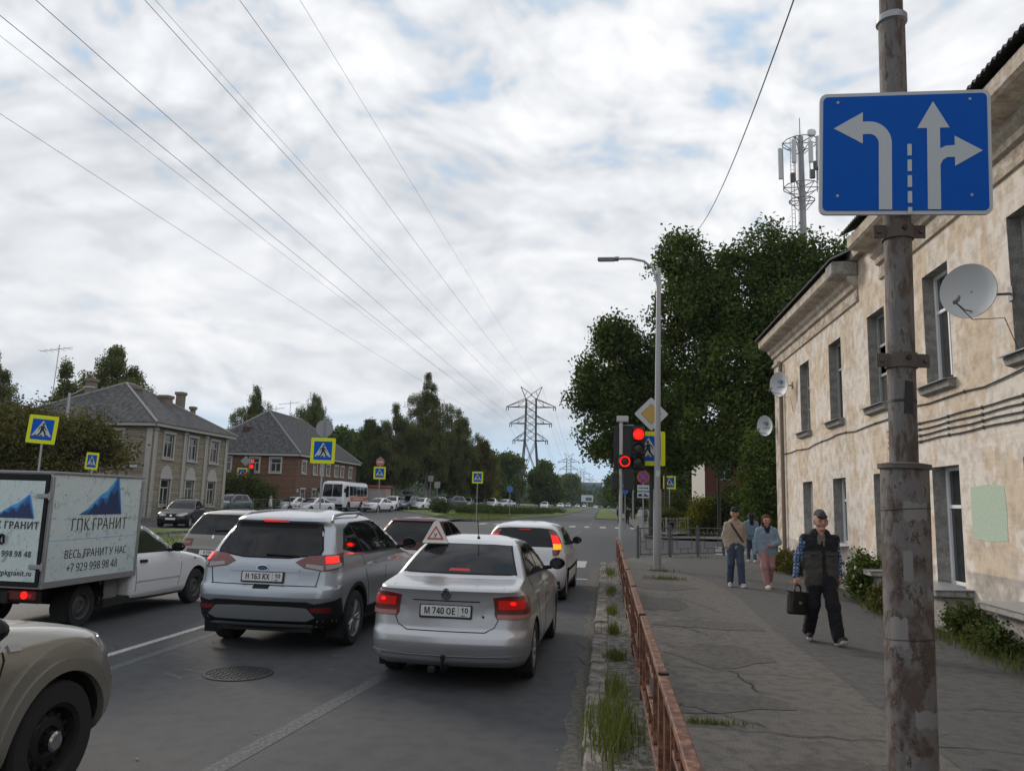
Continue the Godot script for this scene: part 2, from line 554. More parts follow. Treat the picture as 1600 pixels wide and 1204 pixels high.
func car_materials() -> void:
	mat("tyre", lin(0.018, 0.018, 0.019), 0.9)
	mat("car_glass", lin(0.006, 0.007, 0.009), 0.03, 0.0, 0.4)
	mat("car_trim", lin(0.010, 0.010, 0.011), 0.65, 0.0, 0.35)
	mat("car_under", lin(0.012), 0.9)
	mat("alloy", lin(0.34, 0.345, 0.35), 0.35, 0.7)
	mat("steel_rim", lin(0.085, 0.086, 0.09), 0.6, 0.4)
	mat("chrome", lin(0.6, 0.61, 0.62), 0.18, 1.0)
	mat("plate_white", lin(0.52, 0.53, 0.54), 0.5)
	mat("plate_black", lin(0.012), 0.5)
	mat("lamp_white", lin(0.30, 0.29, 0.29), 0.15)
	mat("head_lamp", lin(0.36, 0.38, 0.40), 0.08)
	mat("lamp_amber", lin(0.48, 0.2, 0.02), 0.2)
	var r := paint("lamp_red", lin(0.11, 0.004, 0.006), 0.0, 0.35)
	r.clearcoat_roughness = 0.03
	glow("brake_glow", Color(1.0, 0.10, 0.06), 0.7)
	glow("tail_glow", Color(0.7, 0.04, 0.03), 0.14)
	glow("amber_glow", Color(1.0, 0.55, 0.08), 1.0)
	paint("silver_blue", lin(0.35, 0.38, 0.42), 0.65, 0.32)
	paint("silver", lin(0.42, 0.43, 0.45), 0.65, 0.32)
	paint("white", lin(0.66, 0.67, 0.69), 0.0, 0.35)
	paint("white_pearl", lin(0.56, 0.57, 0.59), 0.1, 0.35)
	paint("beige", lin(0.25, 0.24, 0.21), 0.45, 0.34)
	paint("grey_beige", lin(0.20, 0.185, 0.17), 0.55, 0.4)
	paint("dark_red", lin(0.055, 0.004, 0.007), 0.0, 0.5)
	paint("black", lin(0.008, 0.008, 0.010), 0.0, 0.5)
	M.black.clearcoat = 0.4; M.black.metallic_specular = 0.3
	M.dark_red.clearcoat = 0.5; M.dark_red.metallic_specular = 0.3
	paint("blue_grey", lin(0.05, 0.065, 0.085), 0.3, 0.35)
	paint("light_grey", lin(0.30, 0.31, 0.32), 0.3, 0.35)

# registration plate lying on the rear or front surface
func plate(c: Car, kind: String, y: float, text: String, region: String, z0 := 0.0, frame := true) -> void:
	var p := c.at(kind, Vector2(z0, y), 1.0)
	var up := (c.at(kind, Vector2(z0, y + 0.05), 1.0) - c.at(kind, Vector2(z0, y - 0.05), 1.0)).normalized()
	var right := Vector3.RIGHT if kind == "R" else Vector3.LEFT
	var n := right.cross(up).normalized()
	var t := Transform3D(Basis(right, n.cross(right), n), p + n * 0.02)
	var holder := part("number_plate", c.node, M.plate_black, func(g): g.slab(rrect(0.545, 0.135, 0.012, Vector2(0, -0.004)), t, -0.02, 0.0) if frame else g.slab(rrect(0.522, 0.114, 0.012), t, -0.02, 0.0))
	part("plate_face", holder, M.plate_white, func(g): g.slab(rrect(0.515, 0.105, 0.01, Vector2(0, 0.003)), t, 0.001, 0.003))
	if text == "": return
	words(text, 0.066, holder, t * Transform3D(Basis(), Vector3(-0.062, 0.003, 0.004)), M.plate_black, "plate_number", "Droid Sans", true, 0.82)
	if region:
		words(region, 0.052, holder, t * Transform3D(Basis(), Vector3(0.195, 0.014, 0.004)), M.plate_black, "plate_region", "Droid Sans", true, 0.95)
		words("RUS", 0.016, holder, t * Transform3D(Basis(), Vector3(0.185, -0.036, 0.004)), M.plate_black, "plate_country", "Droid Sans", true)
		part("plate_divider", holder, M.plate_black, func(g): g.slab(v2([0.13, -0.048, 0.133, -0.048, 0.133, 0.054, 0.13, 0.054]), t, 0.003, 0.0042))

func mirror_pair(c: Car, l: float, y: float, m: Material, out := 0.17) -> void:
	for sg in [-1.0, 1.0]:
		var p := c.side(l, y, sg)
		var q := p + Vector3(sg * out, 0.06, 0.02)
		var o := part("door_mirror", c.node, m, func(g):
			# shell open to the rear
			var rows := [[0.0, 0.10, 0.075], [0.05, 0.105, 0.08], [0.10, 0.085, 0.06], [0.125, 0.03, 0.02]]
			for k in rows.size() - 1:
				var n := 14
				var f: int = g.v.size()
				for e in 2:
					for i in n + 1:
						var a := TAU * i / n
						var r: Array = rows[k + e]
						g.p(q + Vector3(cos(a) * r[1] * (1.0 + 0.1 * signf(cos(a)) * sg), sin(a) * r[2], -r[0]))
				for i in n:
					g.tri(f + i, f + n + 1 + i, f + i + 1); g.tri(f + i + 1, f + n + 1 + i, f + n + 2 + i)
			g.tube([p - Vector3(sg * 0.02, 0, 0), p.lerp(q, 0.55) + Vector3(0, -0.02, -0.03)], [0.03, 0.025], 8))
		part("mirror_glass", o, M.car_glass, func(g): g.slab(disc(16, 0.092, 0.068), Transform3D(Basis(), q + Vector3(0, 0, 0.0)), -0.01, 0.002))

func make_car(called: String, label: String, s: Dictionary, at: Vector3, turn: float, group: String) -> Car:
	var c := Car.new()
	c.host = self
	c.s = s
	c.node = thing(called, label, s.get("category", "car"), at, turn, group)
	c.body(M[s.paint])
	var a: Array = c.o(0.5)
	var w: float = a[2]
	part("underbody", c.node, M.car_under, func(g):
		g.box(Vector3(0, 0.5, s.L * 0.5 - (a[0] + a[1]) / 2), Vector3(2 * w - 0.62, 0.52, a[1] - a[0] - 0.34))
		g.box(Vector3(0, s.y0 + 0.06, s.L * 0.5 - (s.axles[0] + s.axles[1]) / 2), Vector3(2 * w - 0.10, 0.10, s.axles[1] - s.axles[0] - 2 * s.arch - 0.04)))
	for ax in s.axles:
		for sg in [-1.0, 1.0]:
			part("wheel_arch", c.node, M.car_under, func(g):
				var n := 16
				for k in n:
					var q := []
					for e in [k, k + 1]:
						var th := lerpf(-0.5, PI + 0.5, float(e) / n)
						var l: float = ax + cos(th) * (s.arch - 0.002)
						var y: float = maxf(s.wr + sin(th) * (s.arch - 0.002), s.y0)
						var p := c.side(l, y, sg)
						q.append(p - Vector3(sg * 0.006, 0, 0)); q.append(Vector3(sg * (w - 0.34), y, p.z))
					g.quad(q[0], q[1], q[3], q[2])
					g.tri3(q[1], q[3], Vector3(sg * (w - 0.34), s.wr, s.L * 0.5 - ax)))
			var hub := c.side(ax, s.wr, sg)
			add_wheel(c.node, Vector3(sg * (absf(c.side(ax, s.wr + s.arch, sg).x) - s.ww / 2 - s.get("inset", 0.02)), s.wr, s.L * 0.5 - ax), sg > 0, s.wr, s.ww / 2, s.rim, M[s.rim_m], s.get("rim_r", 0.62))
			if s.has("lip"):
				var pts := PackedVector2Array()
				for k in 21:
					var th := lerpf(-0.12, PI + 0.12, k / 20.0)
					pts.append(Vector2(ax, s.wr) + Vector2.from_angle(th) * (s.arch + 0.02))
				for q in Geometry2D.offset_polyline(pts, 0.024): c.patch("arch_lip", c.node, M[s.lip], "S", q, 0.008, sg, 0.12)
	return c

func curve_poly(a: Array) -> PackedVector2Array: return v2(a)

# a family-car shape from a few lengths: kind hatch, sedan or suv
func shape(kind: String, L: float, W: float, H: float, wb: float, fo: float, wr: float, paint_name: String) -> Dictionary:
	var w := W / 2
	var belt := H * 0.62
	var s := {"L": L, "paint": paint_name, "y0": 0.20, "y1": H, "axles": [L - fo - wb, L - fo], "wr": wr, "ww": 0.2, "arch": wr + 0.045, "rim": "cover", "rim_m": "alloy"}
	s.hw = [[0.20, w * 0.90], [0.34, w * 0.975], [0.55, w * 1.0], [belt - 0.12, w * 0.99], [belt - 0.02, w * 0.95], [belt + 0.03, w * 0.905], [lerpf(belt, H, 0.5), w * 0.80], [H - 0.12, w * 0.70], [H - 0.06, w * 0.62], [H - 0.02, w * 0.46], [H, w * 0.30]]
	var hood := belt - 0.06
	s.front = [[0.20, L - 0.16], [0.32, L - 0.03], [0.45, L], [0.62, L - 0.03], [0.74, L - 0.12], [hood - 0.08, L - 0.42], [hood, L - 0.95], [belt + 0.02, L - 1.22], [lerpf(belt, H, 0.5), L - 1.66], [H - 0.13, L - 2.0], [H - 0.05, L - 2.3], [H, L - 2.75]]
	if kind == "sedan":
		s.rear = [[0.20, 0.16], [0.32, 0.04], [0.50, 0.0], [0.62, 0.03], [0.80, 0.06], [belt + 0.02, 0.10], [belt + 0.05, 0.30], [belt + 0.08, 0.62], [lerpf(belt, H, 0.55), 0.98], [H - 0.13, 1.28], [H - 0.05, 1.55], [H, 1.95]]
	elif kind == "suv":
		s.rear = [[0.20, 0.20], [0.35, 0.05], [0.52, 0.0], [0.72, 0.02], [0.80, 0.05], [belt, 0.09], [lerpf(belt, H, 0.4), 0.24], [H - 0.16, 0.42], [H - 0.10, 0.44], [H - 0.05, 0.62], [H, 1.1]]
	else:
		s.rear = [[0.20, 0.18], [0.34, 0.05], [0.50, 0.0], [0.66, 0.03], [0.78, 0.06], [belt, 0.12], [lerpf(belt, H, 0.45), 0.30], [H - 0.14, 0.50], [H - 0.09, 0.52], [H - 0.04, 0.72], [H, 1.15]]
	s.rr = [[0.2, 0.22], [belt, 0.20], [belt + 0.1, 0.16], [H, 0.2]]
	s.rf = [[0.2, 0.34], [0.7, 0.36], [belt, 0.30], [belt + 0.1, 0.22], [H, 0.2]]
	s.belt = belt
	s.kind = kind
	return s

# windows, lamps, grille and plates of a plain car seen at a distance
func dress(c: Car, plate_front := true, mir := "car_trim") -> void:
	var s: Dictionary = c.s
	var H: float = s.y1
	var b: float = s.belt
	var L: float = s.L
	var w: float = cv(s.hw, 0.6)
	var yt := H - 0.11
	var glass: Material = M.car_glass
	var fb := cv(s.front, b + 0.05)
	var ft := cv(s.front, yt)
	var rb := cv(s.rear, b + 0.05)
	var rt := cv(s.rear, yt)
	# windscreen and rear window
	var wb_ := cv(s.hw, b + 0.04) - 0.10
	var wt := cv(s.hw, yt) - 0.09
	c.patch("windscreen", c.node, glass, "F", v2([-wb_, b + 0.04, wb_, b + 0.04, wt, yt, -wt, yt]), 0.004)
	c.patch("rear_window", c.node, glass, "R", v2([-wb_, b + (0.12 if s.kind == "sedan" else 0.04), wb_, b + (0.12 if s.kind == "sedan" else 0.04), wt, yt, -wt, yt]), 0.004)
	# side windows: front, rear, quarter
	var x0 := rb + (0.5 if s.kind != "sedan" else 0.28)
	var x1 := rt + 0.35
	var xm := (fb + rb) * 0.5 - 0.12
	c.both("side_window", glass, "S", v2([xm + 0.05, b + 0.05, fb - 0.28, b + 0.05, ft - 0.26, yt - 0.02, xm + 0.05, yt]), 0.004)
	c.both("side_window", glass, "S", v2([x0 + 0.08, b + 0.06, xm - 0.05, b + 0.05, xm - 0.05, yt, x1 + 0.08, yt - 0.02]), 0.004)
	var fw := cv(s.hw, 0.7)
	for sg in [-1.0, 1.0]:
		c.patch("headlamp", c.node, M.head_lamp, "V", v2([-0.24, 0.62, 0.10, 0.62, 0.34, 0.74, 0.30, 0.80, -0.02, 0.76, -0.22, 0.70]), 0.006, sg)
		c.patch("tail_lamp", c.node, M.lamp_red, "W", v2([-0.14, 0.74, 0.14, 0.72, 0.24, 0.92, 0.20, b - 0.04, -0.02, b - 0.05, -0.14, 0.90]), 0.006, sg)
	c.patch("grille", c.node, M.car_trim, "F", v2([-0.38, 0.58, 0.38, 0.58, 0.40, 0.70, -0.40, 0.70]), 0.005)
	c.patch("lower_grille", c.node, M.car_trim, "F", v2([-0.55, 0.26, 0.55, 0.26, 0.50, 0.40, -0.50, 0.40]), 0.005)
	c.patch("badge", c.node, M.chrome, "F", disc(12, 0.06, 0.05, Vector2(0, 0.645)), 0.012)
	for sg in [-1.0, 1.0]:
		c.line("door_gap_shade", M.car_trim, "S", v2([xm, b + 0.02, xm + 0.02, 0.34]), 0.012, 0.002, [sg])  # shade in the door gap, painted as a raised dark strip
	if plate_front: plate(c, "F", 0.47, "", "", 0.0, false)
	mirror_pair(c, fb - 0.42, b + 0.02, M[mir], 0.14)
# ---------------------------------------------------------------- the queue in front of us
func build_suv() -> void:
	var s := {"L": 4.52, "paint": "silver_blue", "y0": 0.27, "y1": 1.70, "axles": [0.93, 3.62], "wr": 0.345, "ww": 0.235, "arch": 0.41, "rim": "alloy", "rim_m": "alloy", "lip": "car_trim", "inset": 0.01, "rim_r": 0.68, "ns": 34,
		"rear": [[0.27, 0.22], [0.34, 0.10], [0.44, 0.05], [0.56, 0.035], [0.66, 0.0], [0.76, 0.01], [0.80, 0.055], [0.90, 0.07], [1.05, 0.085], [1.12, 0.12], [1.25, 0.22], [1.40, 0.33], [1.50, 0.41], [1.545, 0.36], [1.57, 0.33], [1.60, 0.37], [1.635, 0.55], [1.67, 0.95], [1.70, 1.5]],
		"front": [[0.27, 4.30], [0.40, 4.46], [0.55, 4.52], [0.72, 4.48], [0.86, 4.36], [0.98, 4.05], [1.06, 3.70], [1.11, 3.45], [1.30, 3.05], [1.50, 2.60], [1.60, 2.30], [1.66, 2.0], [1.70, 1.7]],
		"hw": [[0.27, 0.84], [0.40, 0.905], [0.60, 0.92], [0.80, 0.925], [0.95, 0.918], [1.06, 0.89], [1.13, 0.845], [1.30, 0.775], [1.48, 0.69], [1.56, 0.635], [1.61, 0.58], [1.65, 0.48], [1.68, 0.36], [1.70, 0.24]],
		"rr": [[0.27, 0.24], [0.8, 0.22], [1.1, 0.20], [1.3, 0.14], [1.7, 0.2]], "rf": [[0.27, 0.4], [1.0, 0.38], [1.2, 0.24], [1.7, 0.2]], "bow_r": 0.09}
	var c := make_car("silver_suv", "silver off-road car with brake lights on, second lane, behind the dark red car", s, Vector3(-4.12, 0, -9.1 - 2.26), -0.015, "cars queueing at the lights")
	var n := c.node
	# black lower cladding, silver skid plate
	c.patch("lower_bumper", n, M.car_trim, "R", v2([-0.84, 0.271, 0.84, 0.271, 0.86, 0.55, 0.60, 0.62, -0.60, 0.62, -0.86, 0.55]), 0.006)
	for sg in [-1.0, 1.0]: c.patch("bumper_corner", n, M.car_trim, "W", v2([0.02, 0.271, 0.52, 0.271, 0.40, 0.66, 0.02, 0.60]), 0.007, sg)
	c.patch("skid_plate", n, mat("skid_grey", lin(0.17, 0.18, 0.19), 0.45, 0.4), "R", v2([-0.60, 0.40, 0.60, 0.40, 0.70, 0.44, 0.60, 0.545, 0.35, 0.56, -0.35, 0.56, -0.60, 0.545, -0.70, 0.44]), 0.022)
	c.both("sill_trim", M.car_trim, "S", v2([1.36, 0.27, 3.19, 0.27, 3.19, 0.44, 1.36, 0.44]), 0.006)
	for sg in [-1.0, 1.0]:
		c.patch("reflector", n, M.lamp_red, "W", v2([-0.03, 0.50, 0.22, 0.49, 0.20, 0.56, -0.06, 0.55]), 0.014, sg)
		part("mudflap", n, M.car_trim, func(g): g.cbox(Vector3(sg * 0.80, 0.30, 2.26 - 0.46), Vector3(0.25, 0.30, 0.012), 0.004, Basis(Vector3.RIGHT, 0.12)))
	c.patch("tail_recess", n, M.silver_blue, "R", v2([-0.44, 0.80, 0.44, 0.80, 0.47, 0.96, -0.47, 0.96]), 0.001)
	# glass
	c.patch("window_surround", n, M.car_trim, "R", v2([-0.69, 1.165, -0.3, 1.115, 0.3, 1.115, 0.69, 1.165, 0.70, 1.22, 0.585, 1.535, -0.585, 1.535, -0.70, 1.22]), 0.003)
	c.patch("rear_window", n, M.car_glass, "R", v2([-0.67, 1.175, -0.3, 1.127, 0.3, 1.127, 0.67, 1.175, 0.68, 1.22, 0.565, 1.525, -0.565, 1.525, -0.68, 1.22]), 0.006)
	c.patch("high_brake_lamp", n, M.brake_glow, "R", v2([-0.17, 1.555, 0.17, 1.555, 0.17, 1.575, -0.17, 1.575]), 0.008)
	part("wiper", n, M.car_trim, func(g): g.tube([c.rear(0.0, 1.16) + Vector3(0, 0, 0.02), c.rear(0.42, 1.15) + Vector3(0, 0, 0.02)], 0.011, 6))
	for sg in [-1.0, 1.0]:
		c.patch("window_surround", n, M.car_trim, "S", v2([0.62, 1.22, 1.0, 1.155, 1.5, 1.135, 3.30, 1.12, 3.18, 1.20, 2.55, 1.525, 2.2, 1.56, 1.2, 1.545, 0.86, 1.46]), 0.003, sg)
		c.patch("side_window", n, M.car_glass, "S", v2([0.68, 1.235, 1.02, 1.17, 1.30, 1.16, 1.14, 1.52, 0.90, 1.455]), 0.006, sg)
		c.patch("side_window", n, M.car_glass, "S", v2([1.36, 1.16, 2.08, 1.15, 2.04, 1.54, 1.20, 1.525]), 0.006, sg)
		c.patch("side_window", n, M.car_glass, "S", v2([2.16, 1.15, 3.22, 1.135, 3.12, 1.20, 2.52, 1.51, 2.12, 1.54]), 0.006, sg)
		c.line("chrome_strip", M.chrome, "S", v2([0.95, 1.15, 1.5, 1.125, 3.28, 1.11]), 0.016, 0.008, [sg])
		c.line("door_gap_shade", M.car_trim, "S", v2([2.10, 1.12, 2.12, 0.9, 2.10, 0.46]), 0.010, 0.002, [sg])  # dark strips paint the shade of the door gaps; no groove is cut
		c.line("door_gap_shade", M.car_trim, "S", v2([1.24, 1.14, 1.20, 1.0, 1.36, 0.72, 1.44, 0.46]), 0.010, 0.002, [sg])
		c.line("door_gap_shade", M.car_trim, "S", v2([3.28, 1.10, 3.30, 0.9, 3.12, 0.46]), 0.010, 0.002, [sg])
		for l in [1.42, 2.34]: c.patch("door_handle", n, M.chrome, "S", v2([l, 0.985, l + 0.2, 0.98, l + 0.2, 1.012, l, 1.015]), 0.03, sg, 0.1, 0.03)
		# tail lamps wrap round the corner
		var lamp := c.patch("tail_lamp", n, M.lamp_red, "W", v2([-0.28, 1.075, -0.10, 1.15, 0.10, 1.165, 0.47, 1.185, 0.40, 1.06, 0.34, 1.02, 0.06, 0.975, -0.18, 1.01]), 0.010, sg, 0.05)
		c.patch("reversing_lens", lamp, M.lamp_white, "W", v2([-0.16, 1.025, 0.06, 0.99, 0.06, 1.045, -0.14, 1.06]), 0.014, sg, 0.05)
		c.patch("reversing_lens", lamp, M.lamp_white, "W", v2([0.09, 0.995, 0.31, 1.03, 0.33, 1.07, 0.09, 1.05]), 0.014, sg, 0.05)
		c.patch("brake_lens", lamp, M.brake_glow, "W", v2([0.10, 1.065, 0.27, 1.075, 0.29, 1.15, 0.10, 1.145]), 0.015, sg, 0.05)
		part("roof_rail", n, M.galvanised, func(g):
			var pts := []
			for q in [[0.62, 1.545, 0.0], [0.80, 1.60, 0.02], [1.2, 1.61, 0.035], [1.8, 1.61, 0.04], [2.2, 1.61, 0.035], [2.45, 1.585, 0.015], [2.58, 1.55, 0.0]]: pts.append(c.side(q[0], q[1], sg) + Vector3(0, q[2] + 0.015, 0))
			g.tube(pts, 0.02, 8))
	c.line("tailgate_gap_shade", M.car_trim, "R", v2([-0.70, 0.80, 0.70, 0.80]), 0.012, 0.003)  # painted shade of the gap under the tailgate
	for sg in [-1.0, 1.0]: c.line("tailgate_gap_shade", M.car_trim, "W", v2([-0.02, 0.80, 0.02, 0.98, 0.03, 1.0]), 0.010, 0.002, [sg])
	c.line("bumper_crease", M.car_trim, "R", v2([-0.08, 0.785, 0.08, 0.785]), 0.05, 0.003)
	c.patch("plate_garnish", n, M.silver_blue, "R", v2([-0.47, 0.962, 0.47, 0.962, 0.46, 1.0, 0.0, 1.025, -0.46, 1.0]), 0.028, 1.0, 0.09, 0.03)
	var bd := c.patch("badge", n, mat("badge_blue", lin(0.02, 0.04, 0.12), 0.3), "R", disc(20, 0.075, 0.033, Vector2(0, 1.0)), 0.036)
	c.line("badge_rim", M.chrome, "R", disc(21, 0.076, 0.034, Vector2(0, 1.0)), 0.008, 0.038)
	plate(c, "R", 0.895, "Н 163 КХ", "10")
	mirror_pair(c, 3.02, 1.14, M.car_trim)
	for sg in [-1.0, 1.0]: c.patch("headlamp", n, M.head_lamp, "V", v2([-0.2, 0.80, 0.2, 0.84, 0.55, 0.98, 0.4, 1.0, -0.1, 0.9]), 0.006, sg)
	c.patch("windscreen", n, M.car_glass, "F", v2([-0.70, 1.14, 0.70, 1.14, 0.52, 1.58, -0.52, 1.58]), 0.005)

func build_sedan() -> void:
	var s := {"L": 4.38, "paint": "silver", "y0": 0.215, "y1": 1.465, "axles": [0.92, 3.47], "wr": 0.30, "ww": 0.185, "arch": 0.345, "rim": "cover", "rim_m": "alloy", "inset": 0.012, "rim_r": 0.66, "ns": 34,
		"rear": [[0.215, 0.16], [0.26, 0.07], [0.33, 0.045], [0.345, 0.03], [0.45, 0.0], [0.545, 0.015], [0.56, 0.05], [0.66, 0.065], [0.80, 0.075], [0.93, 0.06], [0.975, 0.045], [0.995, 0.07], [1.01, 0.16], [1.03, 0.34], [1.05, 0.52], [1.08, 0.60], [1.20, 0.80], [1.33, 1.04], [1.385, 1.17], [1.425, 1.36], [1.45, 1.6], [1.465, 1.85]],
		"front": [[0.215, 4.24], [0.32, 4.34], [0.45, 4.38], [0.60, 4.35], [0.74, 4.22], [0.86, 3.85], [0.95, 3.40], [1.00, 3.15], [1.20, 2.78], [1.36, 2.42], [1.42, 2.2], [1.45, 2.05], [1.465, 1.95]],
		"hw": [[0.215, 0.79], [0.30, 0.835], [0.45, 0.85], [0.62, 0.85], [0.80, 0.84], [0.90, 0.815], [0.97, 0.775], [1.03, 0.745], [1.18, 0.675], [1.32, 0.60], [1.385, 0.55], [1.42, 0.48], [1.45, 0.36], [1.465, 0.25]],
		"rr": [[0.2, 0.24], [0.9, 0.2], [1.0, 0.14], [1.2, 0.13], [1.465, 0.2]], "rf": [[0.2, 0.4], [0.8, 0.4], [1.05, 0.24], [1.465, 0.2]], "bow_r": 0.10, "taper": 0.045}
	var c := make_car("silver_sedan", "silver saloon with a learner triangle on the roof, nearest the kerb", s, Vector3(-1.57, 0, -7.85 - 2.19), -0.02, "cars queueing at the lights")
	var n := c.node
	c.patch("window_surround", n, M.car_trim, "R", v2([-0.655, 1.085, 0.655, 1.085, 0.51, 1.372, 0.3, 1.382, -0.3, 1.382, -0.51, 1.372]), 0.003)
	c.patch("rear_window", n, M.car_glass, "R", v2([-0.635, 1.095, 0.635, 1.095, 0.495, 1.36, 0.3, 1.372, -0.3, 1.372, -0.495, 1.36]), 0.006)
	c.patch("high_brake_lamp", n, M.tail_glow, "R", v2([-0.12, 1.112, 0.12, 1.112, 0.11, 1.135, -0.11, 1.135]), 0.008)
	for sg in [-1.0, 1.0]:
		c.patch("window_surround", n, M.car_trim, "S", v2([0.88, 1.06, 3.02, 1.0, 2.95, 1.06, 2.38, 1.345, 1.9, 1.378, 1.4, 1.36, 1.15, 1.26]), 0.003, sg)
		c.patch("side_window", n, M.car_glass, "S", v2([0.98, 1.075, 1.82, 1.045, 1.80, 1.362, 1.42, 1.345, 1.18, 1.25]), 0.006, sg)
		c.patch("side_window", n, M.car_glass, "S", v2([1.89, 1.04, 2.94, 1.015, 2.88, 1.06, 2.34, 1.33, 1.87, 1.362]), 0.006, sg)
		c.line("door_gap_shade", M.car_trim, "S", v2([1.86, 1.02, 1.88, 0.8, 1.86, 0.30]), 0.009, 0.002, [sg])  # dark strips stand in for the shaded gaps between doors
		c.line("door_gap_shade", M.car_trim, "S", v2([0.98, 1.04, 1.02, 0.92, 1.22, 0.68, 1.30, 0.30]), 0.009, 0.002, [sg])
		c.line("door_gap_shade", M.car_trim, "S", v2([3.0, 0.98, 3.02, 0.8, 2.96, 0.30]), 0.009, 0.002, [sg])
		for l in [1.2, 2.08]: c.patch("door_handle", n, M.silver, "S", v2([l, 0.865, l + 0.2, 0.86, l + 0.2, 0.89, l, 0.895]), 0.03, sg, 0.1, 0.03)
		var lamp := c.patch("tail_lamp", n, M.lamp_red, "W", v2([-0.115, 0.915, 0.05, 0.935, 0.30, 0.925, 0.42, 0.89, 0.36, 0.72, 0.33, 0.70, -0.09, 0.70, -0.115, 0.74]), 0.012, sg, 0.05)
		c.patch("brake_lens", lamp, M.tail_glow, "W", v2([-0.07, 0.80, 0.20, 0.80, 0.24, 0.895, -0.07, 0.885]), 0.016, sg, 0.05)
		c.patch("bulb_spot", lamp, M.brake_glow, "W", disc(12, 0.03, 0.018, Vector2(0.08, 0.86)), 0.018, sg, 0.05)
		c.patch("reversing_lens", lamp, mat("lamp_pink", lin(0.34, 0.16, 0.15), 0.2), "W", v2([-0.085, 0.705, 0.31, 0.705, 0.32, 0.745, -0.085, 0.75]), 0.015, sg, 0.05)
		part("mudflap", n, M.car_trim, func(g): g.cbox(Vector3(sg * 0.72, 0.24, 2.19 - 0.52), Vector3(0.19, 0.24, 0.012), 0.004, Basis(Vector3.RIGHT, 0.12)))
	# shade of the boot lid gap painted as a dark strip, bumper lip, towing hitch
	c.line("boot_gap_shade", M.car_trim, "R", v2([-0.60, 1.0, -0.585, 0.9, -0.58, 0.74, -0.52, 0.62, -0.42, 0.57, 0.42, 0.57, 0.52, 0.62, 0.58, 0.74, 0.585, 0.9, 0.60, 1.0]), 0.009, 0.002)
	c.patch("plate_recess", n, M.silver, "R", v2([-0.46, 0.865, 0.46, 0.865, 0.36, 0.66, -0.36, 0.66]), 0.0015)
	c.line("recess_edge", M.car_trim, "R", v2([-0.36, 0.866, 0.36, 0.866]), 0.010, 0.004)
	c.line("bumper_lip", M.silver, "R", v2([-0.80, 0.35, -0.4, 0.337, 0.4, 0.337, 0.80, 0.35]), 0.018, 0.012)
	c.patch("lock_barrel", n, M.car_trim, "R", disc(10, 0.013, -1, Vector2(0.40, 0.72)), 0.004)
	var em := c.patch("emblem", n, M.chrome, "R", disc(28, 0.056, -1, Vector2(0, 0.93)), 0.010)
	c.patch("emblem_field", em, mat("emblem_dark", lin(0.03, 0.035, 0.045), 0.3), "R", disc(28, 0.046, -1, Vector2(0, 0.93)), 0.012)
	for q in [[-0.024, 0.966, -0.007, 0.934, 0.007, 0.934, 0.024, 0.966], [-0.040, 0.953, -0.017, 0.893, 0.0, 0.928, 0.017, 0.893, 0.040, 0.953]]:
		for z in Geometry2D.offset_polyline(v2(q), 0.0042): c.patch("emblem_letter", em, M.chrome, "R", z, 0.014, 1.0, 0.05)
	plate(c, "R", 0.765, "М 740 ОЕ", "10")
	part("tow_hitch", n, M.car_trim, func(g):
		g.tube([Vector3(0.02, 0.22, 1.9), Vector3(0.02, 0.21, 2.24), Vector3(0.02, 0.25, 2.28), Vector3(0.02, 0.33, 2.28)], 0.02, 8)
		g.lathe(Vector3(0.02, 0.31, 2.28), Basis(), [Vector2(0.012, 0.0), Vector2(0.026, 0.02), Vector2(0.026, 0.05), Vector2(0.001, 0.065)], 12)
		g.cbox(Vector3(-0.10, 0.21, 2.22), Vector3(0.08, 0.07, 0.06), 0.015))
	part("antenna", n, M.black_plastic, func(g):
		g.tube([Vector3(0.10, 1.445, 0.95), Vector3(0.10, 1.47, 0.96)], [0.022, 0.012], 8)
		g.tube([Vector3(0.10, 1.46, 0.955), Vector3(0.10, 1.66, 1.06)], 0.005, 5))
	mirror_pair(c, 2.72, 1.02, M.car_trim, 0.15)
	for sg in [-1.0, 1.0]: c.patch("headlamp", n, M.head_lamp, "V", v2([-0.2, 0.62, 0.2, 0.64, 0.45, 0.76, 0.3, 0.79, -0.1, 0.72]), 0.006, sg)
	c.patch("windscreen", n, M.car_glass, "F", v2([-0.60, 1.04, 0.60, 1.04, 0.46, 1.38, -0.46, 1.38]), 0.005)
	# learner triangle standing on the roof
	var tp := Vector3(-1.57 - 0.42, 1.375, -7.85 - 1.17)
	var o := thing("learner_sign", "white triangular learner-driver sign standing on the silver saloon's roof", "roof sign", tp, 0.12)
	var wm := mat("learner_white", lin(0.58, 0.58, 0.57), 0.5)
	part("stand", o, wm, func(g): g.cbox(Vector3(0, 0.012, 0), Vector3(0.30, 0.028, 0.13), 0.01))
	for sg in [1.0, -1.0]:
		var t := Transform3D(Basis(Vector3.UP, 0.0 if sg > 0 else PI), Vector3.ZERO) * Transform3D(Basis(Vector3.RIGHT, -0.13), Vector3(0, 0.025, 0.05))
		var f := part("face", o, wm, func(g): g.slab(v2([-0.145, 0.0, 0.145, 0.0, 0.03, 0.225, 0.0, 0.24, -0.03, 0.225]), t, -0.012, 0.0))
		part("red_border", f, M.sign_red, func(g):
			for q in Geometry2D.offset_polyline(v2([-0.085, 0.03, 0.085, 0.03, 0.0, 0.165, -0.085, 0.03, 0.0, 0.03]), 0.009, Geometry2D.JOIN_MITER): if not Geometry2D.is_polygon_clockwise(q): g.slab(q, t, 0.001, 0.003)
			)
		part("inner_white", f, wm, func(g): g.slab(v2([-0.068, 0.040, 0.068, 0.040, 0.0, 0.148]), t, 0.001, 0.0042))
